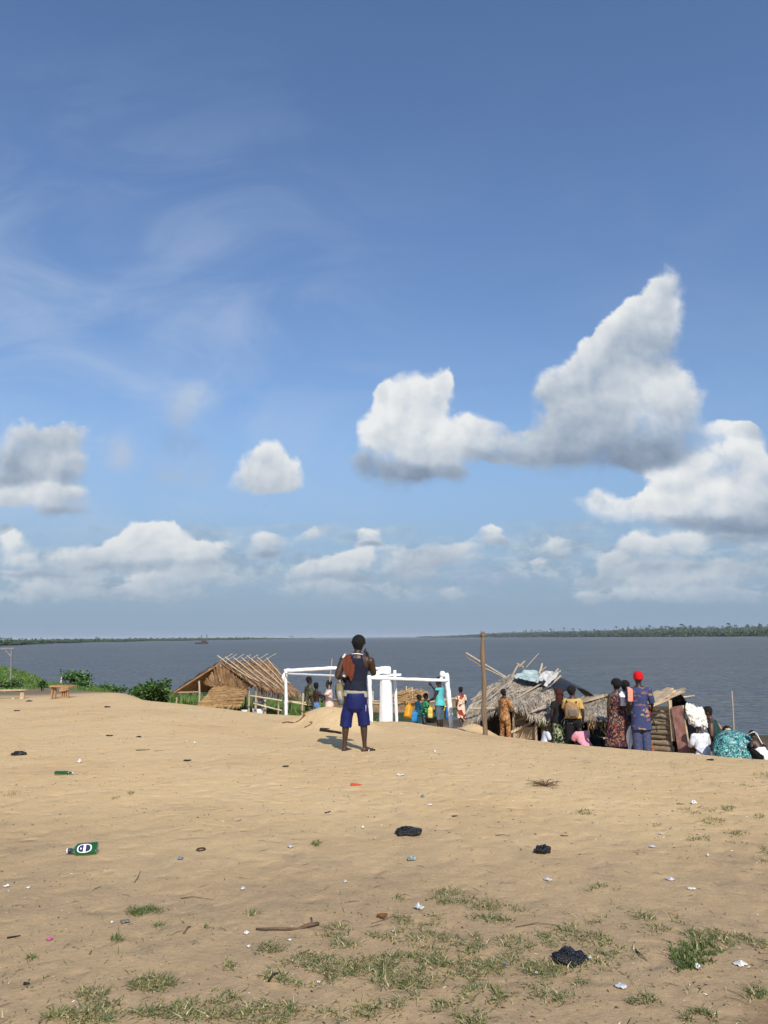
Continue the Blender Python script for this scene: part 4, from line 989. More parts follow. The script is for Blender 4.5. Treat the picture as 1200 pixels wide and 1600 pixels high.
# --- what they carry
def on(root, T, H, p): 
    q = T(p)*H; q = Matrix.Rotation(root.rotation_euler.z, 3, 'Z') @ q
    return root.location + q
tip = at(519, 1029, P3.location.y-.05); foot = at(509, 1108, P3.location.y-.05)
mb = MB(); mb.tube([foot, foot.lerp(tip, .4)+Vector((.02, 0, 0)), tip], [.022, .019, .013], 8); tag(mb.build("stick", plain("pale_wood", (.36, .27, .16, 1), .8, .3, 20, stretch=(8, 8, 1)), None, foot), "tall thin stick held upright by the child in the pink tee shirt", "stick")
c = on(YW, BP['T'], BP['H'], (-.01, -.115, .675)); bp = thing("backpack", c, "tan backpack on the back of the woman in yellow", "backpack", rz=YW.rotation_euler.z)
mb = MB(); mb.loft([ringpts((0, 0, z), x, y, 20) for z, x, y in ((-.19, .10, .06), (-.16, .155, .09), (-.05, .165, .10), (.08, .15, .09), (.15, .11, .06), (.17, .05, .03))]); sewn("pack_body", mb, M_TANPACK, bp, .012, .02, (8, 8, 8), 3, 2)
mb = MB(); mb.loft([ringpts((.02, -.092, z), x, .02, 14) for z, x in ((-.14, .07), (-.12, .10), (.0, .10), (.02, .07))]); mb.build("front_pocket", plain("grey_canvas", (.16, .13, .11, 1), .85, .2), bp)
for s in (-1, 1):
    mb = MB(); mb.tube([(s*.10, .03, .14), (s*.115, .13, .21), (s*.115, .26, .17), (s*.12, .30, .02), (s*.12, .20, -.12), (s*.11, .06, -.14)], .018, 8, flat=.35, up=(1, 0, 0)); mb.build("strap", M_DKTR, bp)
def drape(name, root, T, H, pts, w, mat, label, cat, fold=.008, nx=7, thick=.008):
    rows = []
    for i, p in enumerate(pts):
        rows.append([on(root, T, H, (p[0]+(j-(nx-1)/2)/(nx-1)*w, p[1], p[2])) + Vector((0, fold*math.sin(j*2.3+i*.5), fold*.4*math.sin(j*1.7+i))) for j in range(nx)])
    mb = MB(); mb.sheet(rows); me = evaluated(mb.mesh("w"), [('SUBSURF', dict(levels=2)), ('SOLIDIFY', dict(thickness=thick, offset=0))])
    o = rows[len(rows)//2][nx//2]; set_coords(me, coords(me)-np.array(o)); c = link(name, me, mat, None, o); tag(c, label, cat); return c
drape("towel", FW, FB['T'], FB['H'], [(.035, .085, .77), (.04, .06, .82), (.045, .02, .845), (.05, -.03, .835), (.055, -.065, .79), (.055, -.082, .74), (.05, -.085, .69), (.045, -.082, .655)], .085, M_WHITE, "white towel over the right shoulder of the woman in the floral dress", "towel")
drape("towel", RC, RB['T'], RB['H'], [(-.115, .07, .75), (-.115, .05, .815), (-.112, .01, .835), (-.114, -.04, .82), (-.120, -.066, .77), (-.124, -.075, .71), (-.126, -.078, .655)], .062, M_SALMON, "salmon pink towel hanging over the left shoulder of the red-capped man", "towel", .004)
gr, gb = GM
drape("towel", gr, gb['T'], gb['H'], [(.075, .075, .70), (.075, .065, .78), (.075, .02, .835), (.075, -.03, .825), (.075, -.06, .77), (.075, -.07, .70)], .05, M_SALMON, "narrow salmon towel over the shoulder of the young man in dark green", "towel", .003)
# brass basin with a turquoise bag in it, carried at the hip
c = on(BW, dict(T=lambda p: Vector(p))['T'], 1.0, (0, 0, 0)); c = at(976.5, 1106, BW.location.y-.30)
bs = thing("basin", c, "round brass basin carried upright between the floral dress and the blue tunic", "basin")
Rb = Matrix.Rotation(rad(74), 3, 'X')
mb = MB(); prof = [(.0, .03), (.10, .03), (.165, .10), (.18, .115), (.176, .118), (.155, .10), (.095, .042), (.0, .042)]
mb.loft([[Rb @ Vector((max(x, .002)*math.cos(a), max(x, .002)*math.sin(a), z-.06)) for a in np.linspace(0, 2*math.pi, 24, endpoint=False)] for x, z in prof], cap=True)
m_, n_, b_ = new_mat("brass"); b_.inputs['Base Color'].default_value = (.30, .23, .12, 1); b_.inputs['Metallic'].default_value = .7; b_.inputs['Roughness'].default_value = .45
mb.build("bowl", m_, bs)
c2 = at(969.5, 1114, BW.location.y-.40); mb = MB(); mb.loft([ringpts((0, 0, z), x, x*.7, 14, 4, .10, z*30) for z, x in ((-.10, .05), (-.08, .09), (-.02, .10), (.04, .08), (.08, .035), (.12, .05))])
o_ = sewn("plastic_bag", mb, plain("turquoise_plastic", (.05, .50, .48, 1), .35, .2), None, .010, .04, (14, 14, 14), 2, 2); o_.location = c2; tag(o_, "small turquoise plastic bag hanging below the brass basin", "bag")
# white strip of cloth hanging behind the tunic
a = at(988.5, 1133, RC.location.y+.25); b2 = at(985.5, 1171, RC.location.y+.2); rows = []
for i in range(9):
    s = i/8; w = .035+.075*math.sin(math.pi*min(1, s*1.15+.05))**.7; p = a.lerp(b2, s)
    rows.append([p+Vector(((j-3)/3*w-.02*s, .014*math.sin(j*1.9+i*.4), 0)) for j in range(7)])
mb = MB(); mb.sheet(rows); me = evaluated(mb.mesh("w"), [('SUBSURF', dict(levels=1)), ('SOLIDIFY', dict(thickness=.01, offset=0))]); set_coords(me, coords(me)-np.array(a))
tag(link("cloth_strip", me, M_WHITE, None, a), "white cloth strip hanging down beside the legs of the red-capped man", "cloth")
# ------------------------------------------------------------------ huts of palm leaf and timber
def straw(name, cols, isl=.45):
    m, nt, b = new_mat(name)
    r = nt.node('ShaderNodeNewGeometry').outputs['Random Per Island']
    n = len(cols); c = nt.ramp(r, [(i/max(1, n-1), x) for i, x in enumerate(cols)])
    tc = nt.node('ShaderNodeTexCoord').outputs['Object']
    c = nt.mix(nt.smooth(nt.noise(tc, 5, 4, .65), .35, .7, 0, .5), c, tuple(x*.45 for x in cols[0][:3])+(1,))
    nt.set(b.inputs['Base Color'], c); b.inputs['Roughness'].default_value = .75
    return m
M_THATCH = straw("brown_thatch", [(.17,.09,.042,1),(.30,.175,.085,1),(.40,.25,.13,1),(.23,.125,.058,1),(.50,.35,.20,1)])
M_GREY = straw("grey_thatch", [(.17,.14,.105,1),(.36,.31,.235,1),(.48,.42,.33,1),(.22,.18,.135,1),(.58,.51,.41,1),(.30,.22,.14,1)])
M_MAT = straw("leaf_mat_straw", [(.40,.235,.10,1),(.50,.31,.14,1),(.58,.39,.20,1),(.33,.18,.075,1)])
M_POLE = plain("weathered_pole", (.36, .29, .21, 1), .85, .3, 14, island=.25, stretch=(6, 6, .8))
M_PALE = plain("peeled_pole", (.50, .41, .29, 1), .8, .3, 14, island=.3)
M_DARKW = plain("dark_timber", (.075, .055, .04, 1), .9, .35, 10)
M_LOG = plain("grey_log", (.34, .28, .20, 1), .9, .35, 9, bump=.8, bscale=40, island=.28, stretch=(1.2, 5, 5))
M_BOARD = plain("worn_board", (.42, .32, .21, 1), .85, .3, 7, bump=.4, bscale=50, island=.25)
M_TARP = plain("black_tarpaulin", (.022, .023, .025, 1), .5, .3, 6, bump=.5, bscale=9)

def leaves(mb, A, B, C, D, rows, cols, ln, wd, lift=.04, spread=.35, droop=.0, n=None):
    """palm leaf strips laid down a slope; A-B is the upper edge, D-C the lower one"""
    A, B, C, D = map(Vector, (A, B, C, D)); nrm = (B-A).cross(D-A).normalized()
    if nrm.z < 0: nrm = -nrm
    for i in range(rows):
        for j in range(cols):
            s = min(1, max(0, (i+random.uniform(-.3, .6))/rows)); q = min(1, max(0, (j+random.uniform(-.2, 1.2))/cols))
            p = A.lerp(B, q).lerp(D.lerp(C, q), s); dn = (D.lerp(C, q)-A.lerp(B, q)).normalized(); ac = (B-A).normalized()
            a = random.gauss(0, spread*.5); d = dn*math.cos(a)+ac*math.sin(a); w = d.cross(nrm)*wd*random.uniform(.5, 1.3)
            L = ln*random.uniform(.6, 1.3); h0 = random.uniform(0, lift); h1 = random.uniform(0, lift*1.2)
            p0 = p+nrm*h0; p1 = p0+d*L*.55+nrm*(h1*.6); p2 = p0+d*L+nrm*(h1*.2-.02)+Vector((0, 0, -droop*random.random()*L))
            mb.add([p0-w*.5, p0+w*.5, p1+w*.5, p1-w*.5+nrm*.006, p2], [(0, 1, 2, 3), (3, 2, 4)])
def slab(mb, A, B, C, D, th=.05):
    A, B, C, D = map(Vector, (A, B, C, D)); n = (B-A).cross(D-A).normalized()
    if n.z < 0: n = -n
    mb.add([A, B, C, D, A-n*th, B-n*th, C-n*th, D-n*th], [(0, 1, 2, 3), (7, 6, 5, 4), (0, 4, 5, 1), (1, 5, 6, 2), (2, 6, 7, 3), (3, 7, 4, 0)])
def pole(mb, a, b, r=.03, r2=None, bend=.03, n=7):
    a = Vector(a); b = Vector(b); L = (b-a).length; off = Vector((random.uniform(-1, 1), random.uniform(-1, 1), random.uniform(-.6, .6)))*bend*L
    mb.tube([a, a.lerp(b, .33)+off*.8, a.lerp(b, .67)+off, b], [r, r*.96, (r+(r2 or r))/2*.96, r2 or r*.85], n, wob=.06)
def leg(parent, org, x, y, top, r=.04, name="post", mat=None, lean=(0, 0)):
    mb = MB(); z = gz(x, y)-.25; pole(mb, (x, y, z), (x+lean[0], y+lean[1], top), r); o = mb.build(name, mat or M_POLE, parent); move(o, org); return o
def move(o, org):
    me = o.data; set_coords(me, coords(me)-np.array(org, np.float32))

# --- the brown open hut at the left
A = at(345, 1034, 24.0); B = at(420, 1033, 26.6)
C = at(271, 1081, 24.7); D = at(401, 1071, 22.9)
F_ = C+(B-A)+Vector((0, 0, -.06)); E = at(466, 1084, 25.3)
org = Vector(((A.x+B.x)/2, (A.y+B.y)/2, gz((A.x+B.x)/2, (A.y+B.y)/2)))
hut = thing("palm_leaf_hut", org, "open brown palm leaf hut with pale poles crossing over its ridge", "hut")
def part(name, mb, mat, parent=hut, o=org, smooth=False):
    p = mb.build(name, mat, parent, None, smooth); move(p, o); return p
mb = MB(); slab(mb, A, B, E, D, .05); leaves(mb, A, B, E, D, 22, 46, .42, .034, .045, .45, .15)
for i in range(260):                                               # ragged fringe at the eave
    q = random.random(); p = D.lerp(E, q)+Vector((random.uniform(-.05, .05), random.uniform(-.05, .05), .02)); w = (E-D).normalized()*random.uniform(.008, .03); L = random.uniform(.12, .42)
    mb.add([p-w, p+w, p+Vector((random.uniform(-.08, .08), random.uniform(-.05, .05), -L))], [(0, 1, 2)])
RSL = part("roof_slope", mb, M_THATCH)
mb = MB(); slab(mb, A, C, F_, B, .05); leaves(mb, A, B, F_, C, 17, 30, .45, .04, .04, .45, .1); part("roof_slope", mb, M_THATCH)
# gable of upright leaves, half open, above the doorway
wl = at(312, 1085, 24.35); G0 = at(322, 1066, 24.3); G1 = at(391, 1071, 23.25); mb = MB()
ap = A.lerp(B, .05)+Vector((0, 0, -.06)); g0 = G0; g1 = G1
for i in range(240):
    q = random.random(); p0 = g0.lerp(g1, q); k = 1-abs(q-.34)/(.34 if q < .34 else .66); top = p0.z+(ap.z-p0.z)*max(.03, k)*random.uniform(.75, 1)
    w = (g1-g0).normalized()*random.uniform(.02, .055); lo = p0.z-.02+random.uniform(-.10, .05); j = random.uniform(-.04, .04); a = random.uniform(-.12, .12)
    mb.add([Vector((p0.x, p0.y+j, lo))-w, Vector((p0.x, p0.y+j, lo))+w, Vector((p0.x+a, p0.y+j, top))+w*.8, Vector((p0.x+a, p0.y+j, top))-w*.8], [(0, 1, 2, 3)])
part("gable", mb, M_THATCH)
# mat of long straws hung across the doorway
m0 = at(341, 1066, 24.05); m1 = at(390, 1070, 23.35); m2 = at(376, 1103, 23.3); m3 = at(307, 1105, 24.3); mb = MB(); nrm = (m1-m0).cross(m3-m0).normalized()
slab(mb, m0, m1, m2, m3, .02)
for i in range(420):
    s = random.random(); l0 = m0.lerp(m3, s); l1 = m1.lerp(m2, s); q0 = random.uniform(-.06, .55); q1 = q0+random.uniform(.3, .6); q1 = min(q1, 1.03)
    p = l0.lerp(l1, q0); q = l0.lerp(l1, q1); up = Vector((0, 0, random.uniform(.006, .016))); dz = Vector((0, -random.uniform(.004, .06), random.uniform(-.05, .05)))
    mb.add([p-up+dz*.3, q-up+dz, q+up+dz, p+up+dz*.3], [(0, 1, 2, 3)])
for i in range(70):
    q = random.random(); p = m3.lerp(m2, q)+Vector((0, -.02, .05)); mb.add([p, p+Vector((.03, 0, 0)), p+Vector((random.uniform(-.25, .05), -.03, -random.uniform(.05, .2)))], [(0, 1, 2)])
part("straw_mat", mb, M_MAT)
# pole lattice over the right slope, the tips crossing above the ridge
ups = [(.02, .30), (.12, .16), (.26, .1), (.42, .1), (.58, .22), (.76, .12), (.95, .06)]
nrm = (B-A).cross(D-A).normalized(); nrm = nrm if nrm.z > 0 else -nrm
for i, (q, ov) in enumerate(ups):
    mb = MB(); a = A.lerp(B, q); e = D.lerp(E, max(0, q-.03)+.02+random.uniform(-.06, .06)); d = (a-e).normalized()
    pole(mb, a+d*ov+nrm*.085, a.lerp(e, random.uniform(.78, 1.06))+nrm*.09, random.uniform(.012, .018), .012, .045); part("roof_pole", mb, M_PALE, RSL)
    mb = MB(); f = C.lerp(F_, q+.03); d2 = (a-f).normalized(); L = random.uniform(.28, .46)
    n2 = (F_-C).cross(A-C).normalized(); n2 = n2 if n2.z > 0 else -n2
    q2 = Vector((.05, .03, 0)); pole(mb, a+q2+d2*L+n2*.06, a+q2-d2*(.5)+n2*.08, random.uniform(.011, .017), .013, .04); part("roof_pole", mb, M_PALE, RSL)
mb = MB(); pole(mb, A+Vector((.01, -.08, -.08)), A+Vector((.01, -.08, -.58)), .022); part("hanging_stick", mb, M_PALE)
for (px, y, py) in ((311, 24.3, 1069), (389, 23.3, 1078), (277, 24.9, 1083), (383, 24.6, 1080), (455, 25.4, 1085), (434, 24.3, 1084)):
    p = at(px, py, y); leg(hut, org, p.x, p.y, p.z+.1, .032 if px > 300 else .024)
mb = MB(); a = at(275, 1082, 24.75); b_ = at(310, 1081, 24.35); pole(mb, a, b_, .025); part("eave_beam", mb, M_POLE)
mb = MB(); pole(mb, A.lerp(C, .12)+Vector((0, .25, -.08)), C+Vector((0, .25, -.02)), .03); part("rafter", mb, M_POLE)

# rail fence beside the hut: uprights and two long rails
p0 = at(392, 1087, 23.0); fo = Vector((p0.x, p0.y, gz(p0.x, p0.y))); fence = thing("rail_fence", fo, "rough pole fence with two sagging rails to the right of the brown hut", "fence")
for px, py0, y in ((399, 1070, 23.1), (414, 1093, 23.0), (443, 1090, 22.9), (474, 1083, 22.9)):
    p = at(px, py0, y); leg(fence, fo, p.x, p.y, p.z, .036)
for (a, b_) in (((391, 1087, 22.85), (479, 1101, 22.6)), ((396, 1099, 22.85), (444, 1111, 22.7)), ((405, 1090, 23.2), (478, 1098, 23.0))):
    mb = MB(); pole(mb, at(*a), at(*b_), .025, .020, .016); o = mb.build("rail", M_PALE, fence); move(o, fo)

# --- the grey hut in the middle
org2 = at(810, 1120, 20.5); org2.z = gz(org2.x, org2.y)
gh = thing("thatched_hut", org2, "sagging grey thatched hut with a teal sheet and branches on its top", "hut")
def gp(name, mb, mat, smooth=False): o = mb.build(name, mat, gh, None, smooth); move(o, org2); return o
# roof as a sheet through measured ridge, mid and eave lines
ridge = [at(748, 1083, 20.6), at(775, 1066, 21.2), at(802, 1053, 21.6), at(828, 1060, 21.6), at(852, 1068, 21.4), at(880, 1086, 21.0)]
mid = [at(734, 1106, 19.9), at(764, 1091, 20.1), at(792, 1080, 20.4), at(822, 1083, 20.3), at(850, 1089, 20.1), at(884, 1099, 20.1)]
eave = [at(723, 1131, 19.3), at(752, 1119, 19.25), at(786, 1104, 19.2), at(812, 1104, 19.2), at(838, 1122, 19.1), at(884, 1121, 19.4)]
def strip_roof(mb, rows, ln, wd, dens, lift=.06, spread=.7):
    grid = []
    for r in rows:
        g = []
        for i in range(len(r)-1):
            for s in range(4): g.append(r[i].lerp(r[i+1], s/4))
        g.append(r[-1]); grid.append(g)
    under = [[p-Vector((0, -.03, .07)) for p in g] for g in grid]
    mb.sheet(grid); mb.sheet(under)
    for i in range(len(rows)-1):
        for j in range(len(rows[0])-1): leaves(mb, rows[i][j], rows[i][j+1], rows[i+1][j+1], rows[i+1][j], dens[0], dens[1], ln, wd, lift, spread, .03)
    for j in range(len(rows[-1])-1):
        for k in range(22):
            p = rows[-1][j].lerp(rows[-1][j+1], random.random())+Vector((0, -.02, .03)); w = random.uniform(.01, .03)
            mb.add([p-Vector((w, 0, 0)), p+Vector((w, 0, 0)), p+Vector((random.uniform(-.1, .1), random.uniform(-.08, .02), -random.uniform(.06, .24)))], [(0, 1, 2)])
mb = MB(); strip_roof(mb, [ridge, mid, eave], .46, .028, (12, 24), .035, .42); GRF = gp("roof", mb, M_GREY)
back = [p+Vector((.25, 1.5, -.9)) for p in ridge]; mb = MB(); strip_roof(mb, [ridge, back], .42, .025, (10, 10), .04, .6); gp("roof", mb, M_GREY)
mb = MB()
for i in range(5):
    a = at(738+12*i+random.uniform(-4, 4), 1096+random.uniform(-4, 10), 19.8); b_ = a+Vector((random.uniform(.5, .9), random.uniform(.2, .5), random.uniform(.25, .5)))
    pole(mb, a, b_, .014)
for (a, b_, r) in (((806, 1091, 19.7), (852, 1064, 20.9), .024), ((830, 1113, 19.0), (868, 1094, 19.6), .025), ((842, 1109, 19.1), (880, 1096, 19.9), .02)): pole(mb, at(*a), at(*b_), r)
gp("roof_branches", mb, M_POLE).parent = GRF
mb = MB()
for a, b_, r in (((797, 1064, 21.3), (811, 1037, 21.4), .028), ((818, 1043, 21.3), (808, 1037, 21.5), .03), ((811, 1042, 21.3), (820, 1033, 21.4), .025), ((842, 1053, 21.1), (847, 1037, 21.3), .03), ((846, 1048, 21.2), (854, 1042, 21.2), .02), ((858, 1063, 20.9), (872, 1045, 21.1), .03), ((866, 1056, 20.9), (876, 1048, 21.0), .022), ((822, 1043, 21.4), (842, 1021, 22.0), .012), ((846, 1080, 20.4), (876, 1056, 21.0), .03), ((848, 1050, 21.1), (866, 1062, 21.0), .025)): pole(mb, at(*a), at(*b_), r)
gp("ridge_branches", mb, M_POLE).parent = GRF
mb = MB()
for a, b_ in (((728, 1020, 20.6), (791, 1058, 20.9)), ((746, 1038, 20.8), (789, 1059, 20.9)), ((728, 1026, 20.7), (752, 1040, 20.8))): 
    pole(mb, at(*a), at(*b_), .019, .016, .008)
gp("long_sticks", mb, M_PALE).parent = GRF
def crumple(pts, mat, name, parent, o, amp=.05, th=.012, lev=4, f=4.0):
    mb = MB(); mb.sheet(pts); me = evaluated(mb.mesh("w"), [('SUBSURF', dict(levels=lev, subdivision_type='SIMPLE')), ('SOLIDIFY', dict(thickness=th, offset=0))])
    V = coords(me); nz = np.stack([(vnoise(V*f+9*i)-.5)*1.2+(1-np.abs(vnoise(V*f*2.6+3*i)*2-1)-.5)*.9 for i in range(3)], -1)*amp*2; set_coords(me, V+nz*(.6, .8, 1)-np.array(o)); return link(name, me, mat, parent)
M_DULLW = plain("dull_white_sheet", (.46, .46, .44, 1), .7, .25, 6)
M_TEALS = plain("faded_teal_sheet", (.22, .34, .34, 1), .6, .3, 5, hue=(.44, .52, .51, 1), bump=.5, bscale=8)
crumple([[at(804, 1056, 21.0), at(818, 1048, 21.2), at(838, 1050, 21.2), at(842, 1053, 21.2)], [at(806, 1060, 20.8), at(820, 1057, 20.9), at(836, 1058, 20.9), at(842, 1062, 20.9)], [at(812, 1060, 20.7), at(822, 1064, 20.6), at(832, 1066, 20.6), at(836, 1066, 20.6)]], M_TEALS, "teal_sheet", GRF, org2, .03)
crumple([[at(843, 1054, 21.1), at(852, 1048, 21.2), at(864, 1050, 21.1)], [at(840, 1060, 20.8), at(853, 1057, 20.9), at(866, 1058, 20.9)], [at(834, 1066, 20.5), at(846, 1066, 20.5), at(858, 1066, 20.6)]], M_DULLW, "white_sheet", GRF, org2, .05)
crumple([[at(866, 1055, 20.7), at(875, 1050, 20.8)], [at(858, 1062, 20.4), at(864, 1066, 20.4)], [at(849, 1070, 20.2), at(853, 1072, 20.2)]], M_DULLW, "white_sheet", GRF, org2, .03)
mb = MB(); mb.sheet([[Vector((x+.25*j*.2, 21.9-.5*j, at(px, 1068+q, 21).z-.06*j)) for px, x, q in ((858, 4.35, 4), (872, 4.75, -8), (884, 5.05, -3), (896, 5.3, 10), (902, 5.55, 24))] for j in range(4)])
me = evaluated(mb.mesh("w"), [('SUBSURF', dict(levels=2)), ('SOLIDIFY', dict(thickness=.02))]); o = link("tarpaulin", me, M_TARP, gh); move(o, org2)
# the dark inside: back wall boards, posts, planks stacked by the opening
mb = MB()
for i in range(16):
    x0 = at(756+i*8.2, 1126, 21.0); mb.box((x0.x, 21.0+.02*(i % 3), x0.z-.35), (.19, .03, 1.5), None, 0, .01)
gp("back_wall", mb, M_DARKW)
for px, y, py in ((757, 19.3, 1116), (803, 19.35, 1107), (838, 19.3, 1122), (880, 19.5, 1120), (735, 19.5, 1125)):
    p = at(px, py, y); leg(gh, org2, p.x, p.y, p.z+.06, .04)
mb = MB(); pole(mb, at(733, 1107.5, 19.05), at(782, 1106, 19.05), .030, .028, .006); gp("eave_pole", mb, M_POLE)
mb = MB()
for i in range(8):
    z = at(815, 1141-i*5.6, 19.8); mb.box((z.x+random.uniform(-.05, .05), 19.8, z.z), (.34+random.uniform(-.1, .05), .25, .075), Matrix.Rotation(random.uniform(-.08, .08), 3, 'Y'), 0, .008)
gp("plank_stack", mb, M_LOG)
mb = MB()
for i, (px0, px1, py) in enumerate(((812, 836, 1117), (810, 838, 1122), (820, 880, 1134))): mb.beam(at(px0, py, 19.7), at(px1, py+1, 19.7), .2, .04)
mb.beam(at(798, 1144, 19.3), at(828, 1130, 19.5), .06, .05)
gp("shelf_boards", mb, M_BOARD)
mb = MB(); p = at(818, 1145, 19.5); mb.box((p.x, p.y, p.z), (.55, .06, .28), None, 0, .01); p = at(866, 1147, 19.6); mb.box((p.x, p.y, p.z), (.62, .06, .35), None, 0, .01); gp("low_wall", mb, M_BOARD)
p = at(853, 1126.5, 19.45); bk = thing("bucket", p-Vector((0, 0, .13)), "bright green plastic bucket on the shelf of the grey hut", "bucket")
mb = MB(); mb.loft([ringpts((0, 0, z), x, x, 20) for z, x in ((0, .10), (.01, .125), (.24, .155), (.26, .165), (.26, .150), (.05, .11))]); mb.build("bucket_body", plain("green_plastic", (.12, .45, .02, 1), .35, .1), bk)
mb = MB(); mb.tube([(.155*math.cos(a), -.02, .25+.07*math.sin(a)) for a in np.linspace(0, math.pi, 12)], .006, 6); mb.build("handle", M_BLACK, bk)

# --- the lower thatched roof further right
org3 = at(930, 1120, 19.4); org3.z = gz(org3.x, org3.y); lr = thing("thatched_shelter", org3, "low grey thatched shelter with dark green boards beneath, behind the seated people", "shelter")
def lp(name, mb, mat): o = mb.build(name, mat, lr, None, False); move(o, org3); return o
r1 = [at(884, 1095, 20.4), at(910, 1089, 20.6), at(936, 1086, 20.6), at(962, 1087, 20.5), at(985, 1090, 20.3)]
r2 = [at(886, 1110, 19.5), at(908, 1107, 19.6), at(936, 1103, 19.6), at(962, 1104, 19.5), at(986, 1106, 19.5)]
r3 = [at(884, 1122, 18.8), at(905, 1123, 18.9), at(935, 1119, 18.9), at(962, 1121, 18.8), at(988, 1120, 18.8)]
mb = MB(); strip_roof(mb, [r1, r2, r3], .46, .028, (10, 24), .035, .5); LRF = lp("roof", mb, M_GREY)
mb = MB(); strip_roof(mb, [r1, [p+Vector((.1, 1.3, -.7)) for p in r1]], .45, .04, (7, 8)); lp("roof", mb, M_GREY)
mb = MB(); mb.beam(at(904, 1097, 19.7), at(945, 1086, 20.2), .14, .05, 0, .012); mb.beam(at(944, 1087, 20.1), at(958, 1084, 20.2), .16, .05, 0, .02); lp("ridge_plank", mb, M_BOARD).parent = LRF
mb = MB()
for k in range(14):
    px = random.choice((918, 922, 926, 929, 944))+random.uniform(-2, 2); a = at(px, 1120, 18.75); b_ = a+Vector((random.uniform(-.12, .1), -.03, -random.uniform(.2, .45)))
    mb.beam(a, b_, .02, .006)
lp("hanging_straw", mb, M_MAT).parent = LRF
for px, y in ((890, 19.0), (930, 18.95), (984, 19.0), (948, 20.2)):
    p = at(px, 1119, y); leg(lr, org3, p.x, p.y, p.z+.08, .04)
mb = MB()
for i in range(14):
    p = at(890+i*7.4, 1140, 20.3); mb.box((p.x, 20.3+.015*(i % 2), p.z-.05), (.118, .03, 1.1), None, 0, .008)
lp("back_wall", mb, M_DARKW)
M_DGB = plain("dark_green_paint", (.035, .075, .062, 1), .7, .35, 6, island=.3)
mb = MB()
for i, py in enumerate((1133, 1143, 1154, 1163)):
    mb.beam(at(916, py-2, 19.6), at(984, py+2, 19.5), .03, .15, 0, .008)
lp("green_boards", mb, M_DGB)
mb = MB(); mb.beam(at(932, 1153, 19.1), at(974, 1154, 19.1), .06, .045); mb.beam(at(928, 1122, 19.2), at(947, 1148, 19.0), .03, .03); lp("ledge", mb, M_BOARD)

# --- the log shack at the right
org4 = at(1036, 1140, 17.6); org4.z = gz(org4.x, org4.y); sk = thing("log_shack", org4, "small shack of stacked grey logs with a plank roof and a leaning door", "shack")
def sp_(name, mb, mat, smooth=True, par=None): o = mb.build(name, mat, par or sk, None, smooth); move(o, org4); return o
mb = MB(); rows = [1111, 1118, 1124, 1129.5, 1136, 1143, 1151, 1159, 1168, 1177, 1186]
for i, py in enumerate(rows):
    a = at(998+random.uniform(-2, 2), py+random.uniform(-1, 1), 17.75); b_ = at(1047.5+random.uniform(-1, 2)+i*.4, py+1.5+random.uniform(-1, 1), 17.15); h = (rows[min(i+1, len(rows)-1)]-rows[max(i-1, 0)])/2*.0138
    n = 9; pts = [a.lerp(b_, k/(n-1))+Vector((0, random.uniform(-.02, .02), random.uniform(-.01, .01))) for k in range(n)]
    mb.tube(pts, [max(.03, h*.50)*random.uniform(.88, 1.08) for _ in range(n)], 9, flat=1.0, wob=.05)
sp_("log_wall", mb, M_LOG)
mb = MB(); a = at(1046, 1094, 17.1); b_ = at(1051.5, 1158, 17.05); mb.beam(a, b_, .07, .05, 0, .006); a = at(1066, 1102, 17.0); b_ = at(1074, 1160, 16.95); mb.beam(a, b_, .06, .05, 0, .006); sp_("door_post", mb, M_BOARD, False)
mb = MB(); q0, q1, q2, q3 = at(1048.5, 1105, 17.0), at(1064, 1102, 16.9), at(1077, 1174, 16.75), at(1060, 1176, 16.85)
slab(mb, q0, q1, q2, q3, .04); dr = sp_("door", mb, plain("rust_red_paint", (.19, .075, .055, 1), .7, .3, 6, hue=(.30, .16, .13, 1), bump=.4, bscale=20), False)
mb = MB()
for i, (p_, q_, w) in enumerate((((1008, 1099, 17.2), (1047, 1076, 17.6), .20), ((1016, 1101, 17.0), (1052, 1079, 17.35), .16), ((1004, 1094, 17.6), (1030, 1080, 17.9), .14), ((1042, 1091, 17.1), (1068, 1080, 17.3), .16), ((1044, 1083, 17.4), (1070, 1076.5, 17.5), .12), ((1012, 1105, 17.0), (1045, 1092, 17.0), .12))):
    mb.beam(at(*p_), at(*q_), w, .035, 0, .01)
for k in range(8): 
    a = at(random.uniform(1000, 1050), random.uniform(1088, 1104), 17.5); pole(mb, a, a+Vector((random.uniform(.3, .6), random.uniform(-.2, .2), random.uniform(.05, .28))), .018)
sp_("plank_roof", mb, M_BOARD, False)
mb = MB(); mb.sheet([[at(1050+7*i, 1090-8*math.sin(i*.8)*(1 if i < 4 else .4)+j*7+(3*i if i > 2 else 0), 17.2+.25*j) for i in range(5)] for j in range(3)])
me = evaluated(mb.mesh("w"), [('SUBSURF', dict(levels=2)), ('SOLIDIFY', dict(thickness=.02))]); o = link("black_sheet", me, M_TARP, sk); move(o, org4)
mb = MB(); mb.sheet([[at(1047, 1096, 17.6), at(1070, 1096, 17.5), at(1086, 1120, 17.5)], [at(1047, 1140, 17.6), at(1072, 1140, 17.5), at(1088, 1150, 17.5)], [at(1047, 1185, 17.6), at(1074, 1185, 17.5), at(1092, 1185, 17.5)]])
me = evaluated(mb.mesh("w"), [('SOLIDIFY', dict(thickness=.03))]); o = link("inner_sheet", me, M_TARP, sk); move(o, org4)
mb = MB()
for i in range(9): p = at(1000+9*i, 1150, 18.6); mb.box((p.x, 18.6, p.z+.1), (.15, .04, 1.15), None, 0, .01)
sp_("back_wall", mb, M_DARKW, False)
c0 = at(1073, 1101, 16.95)
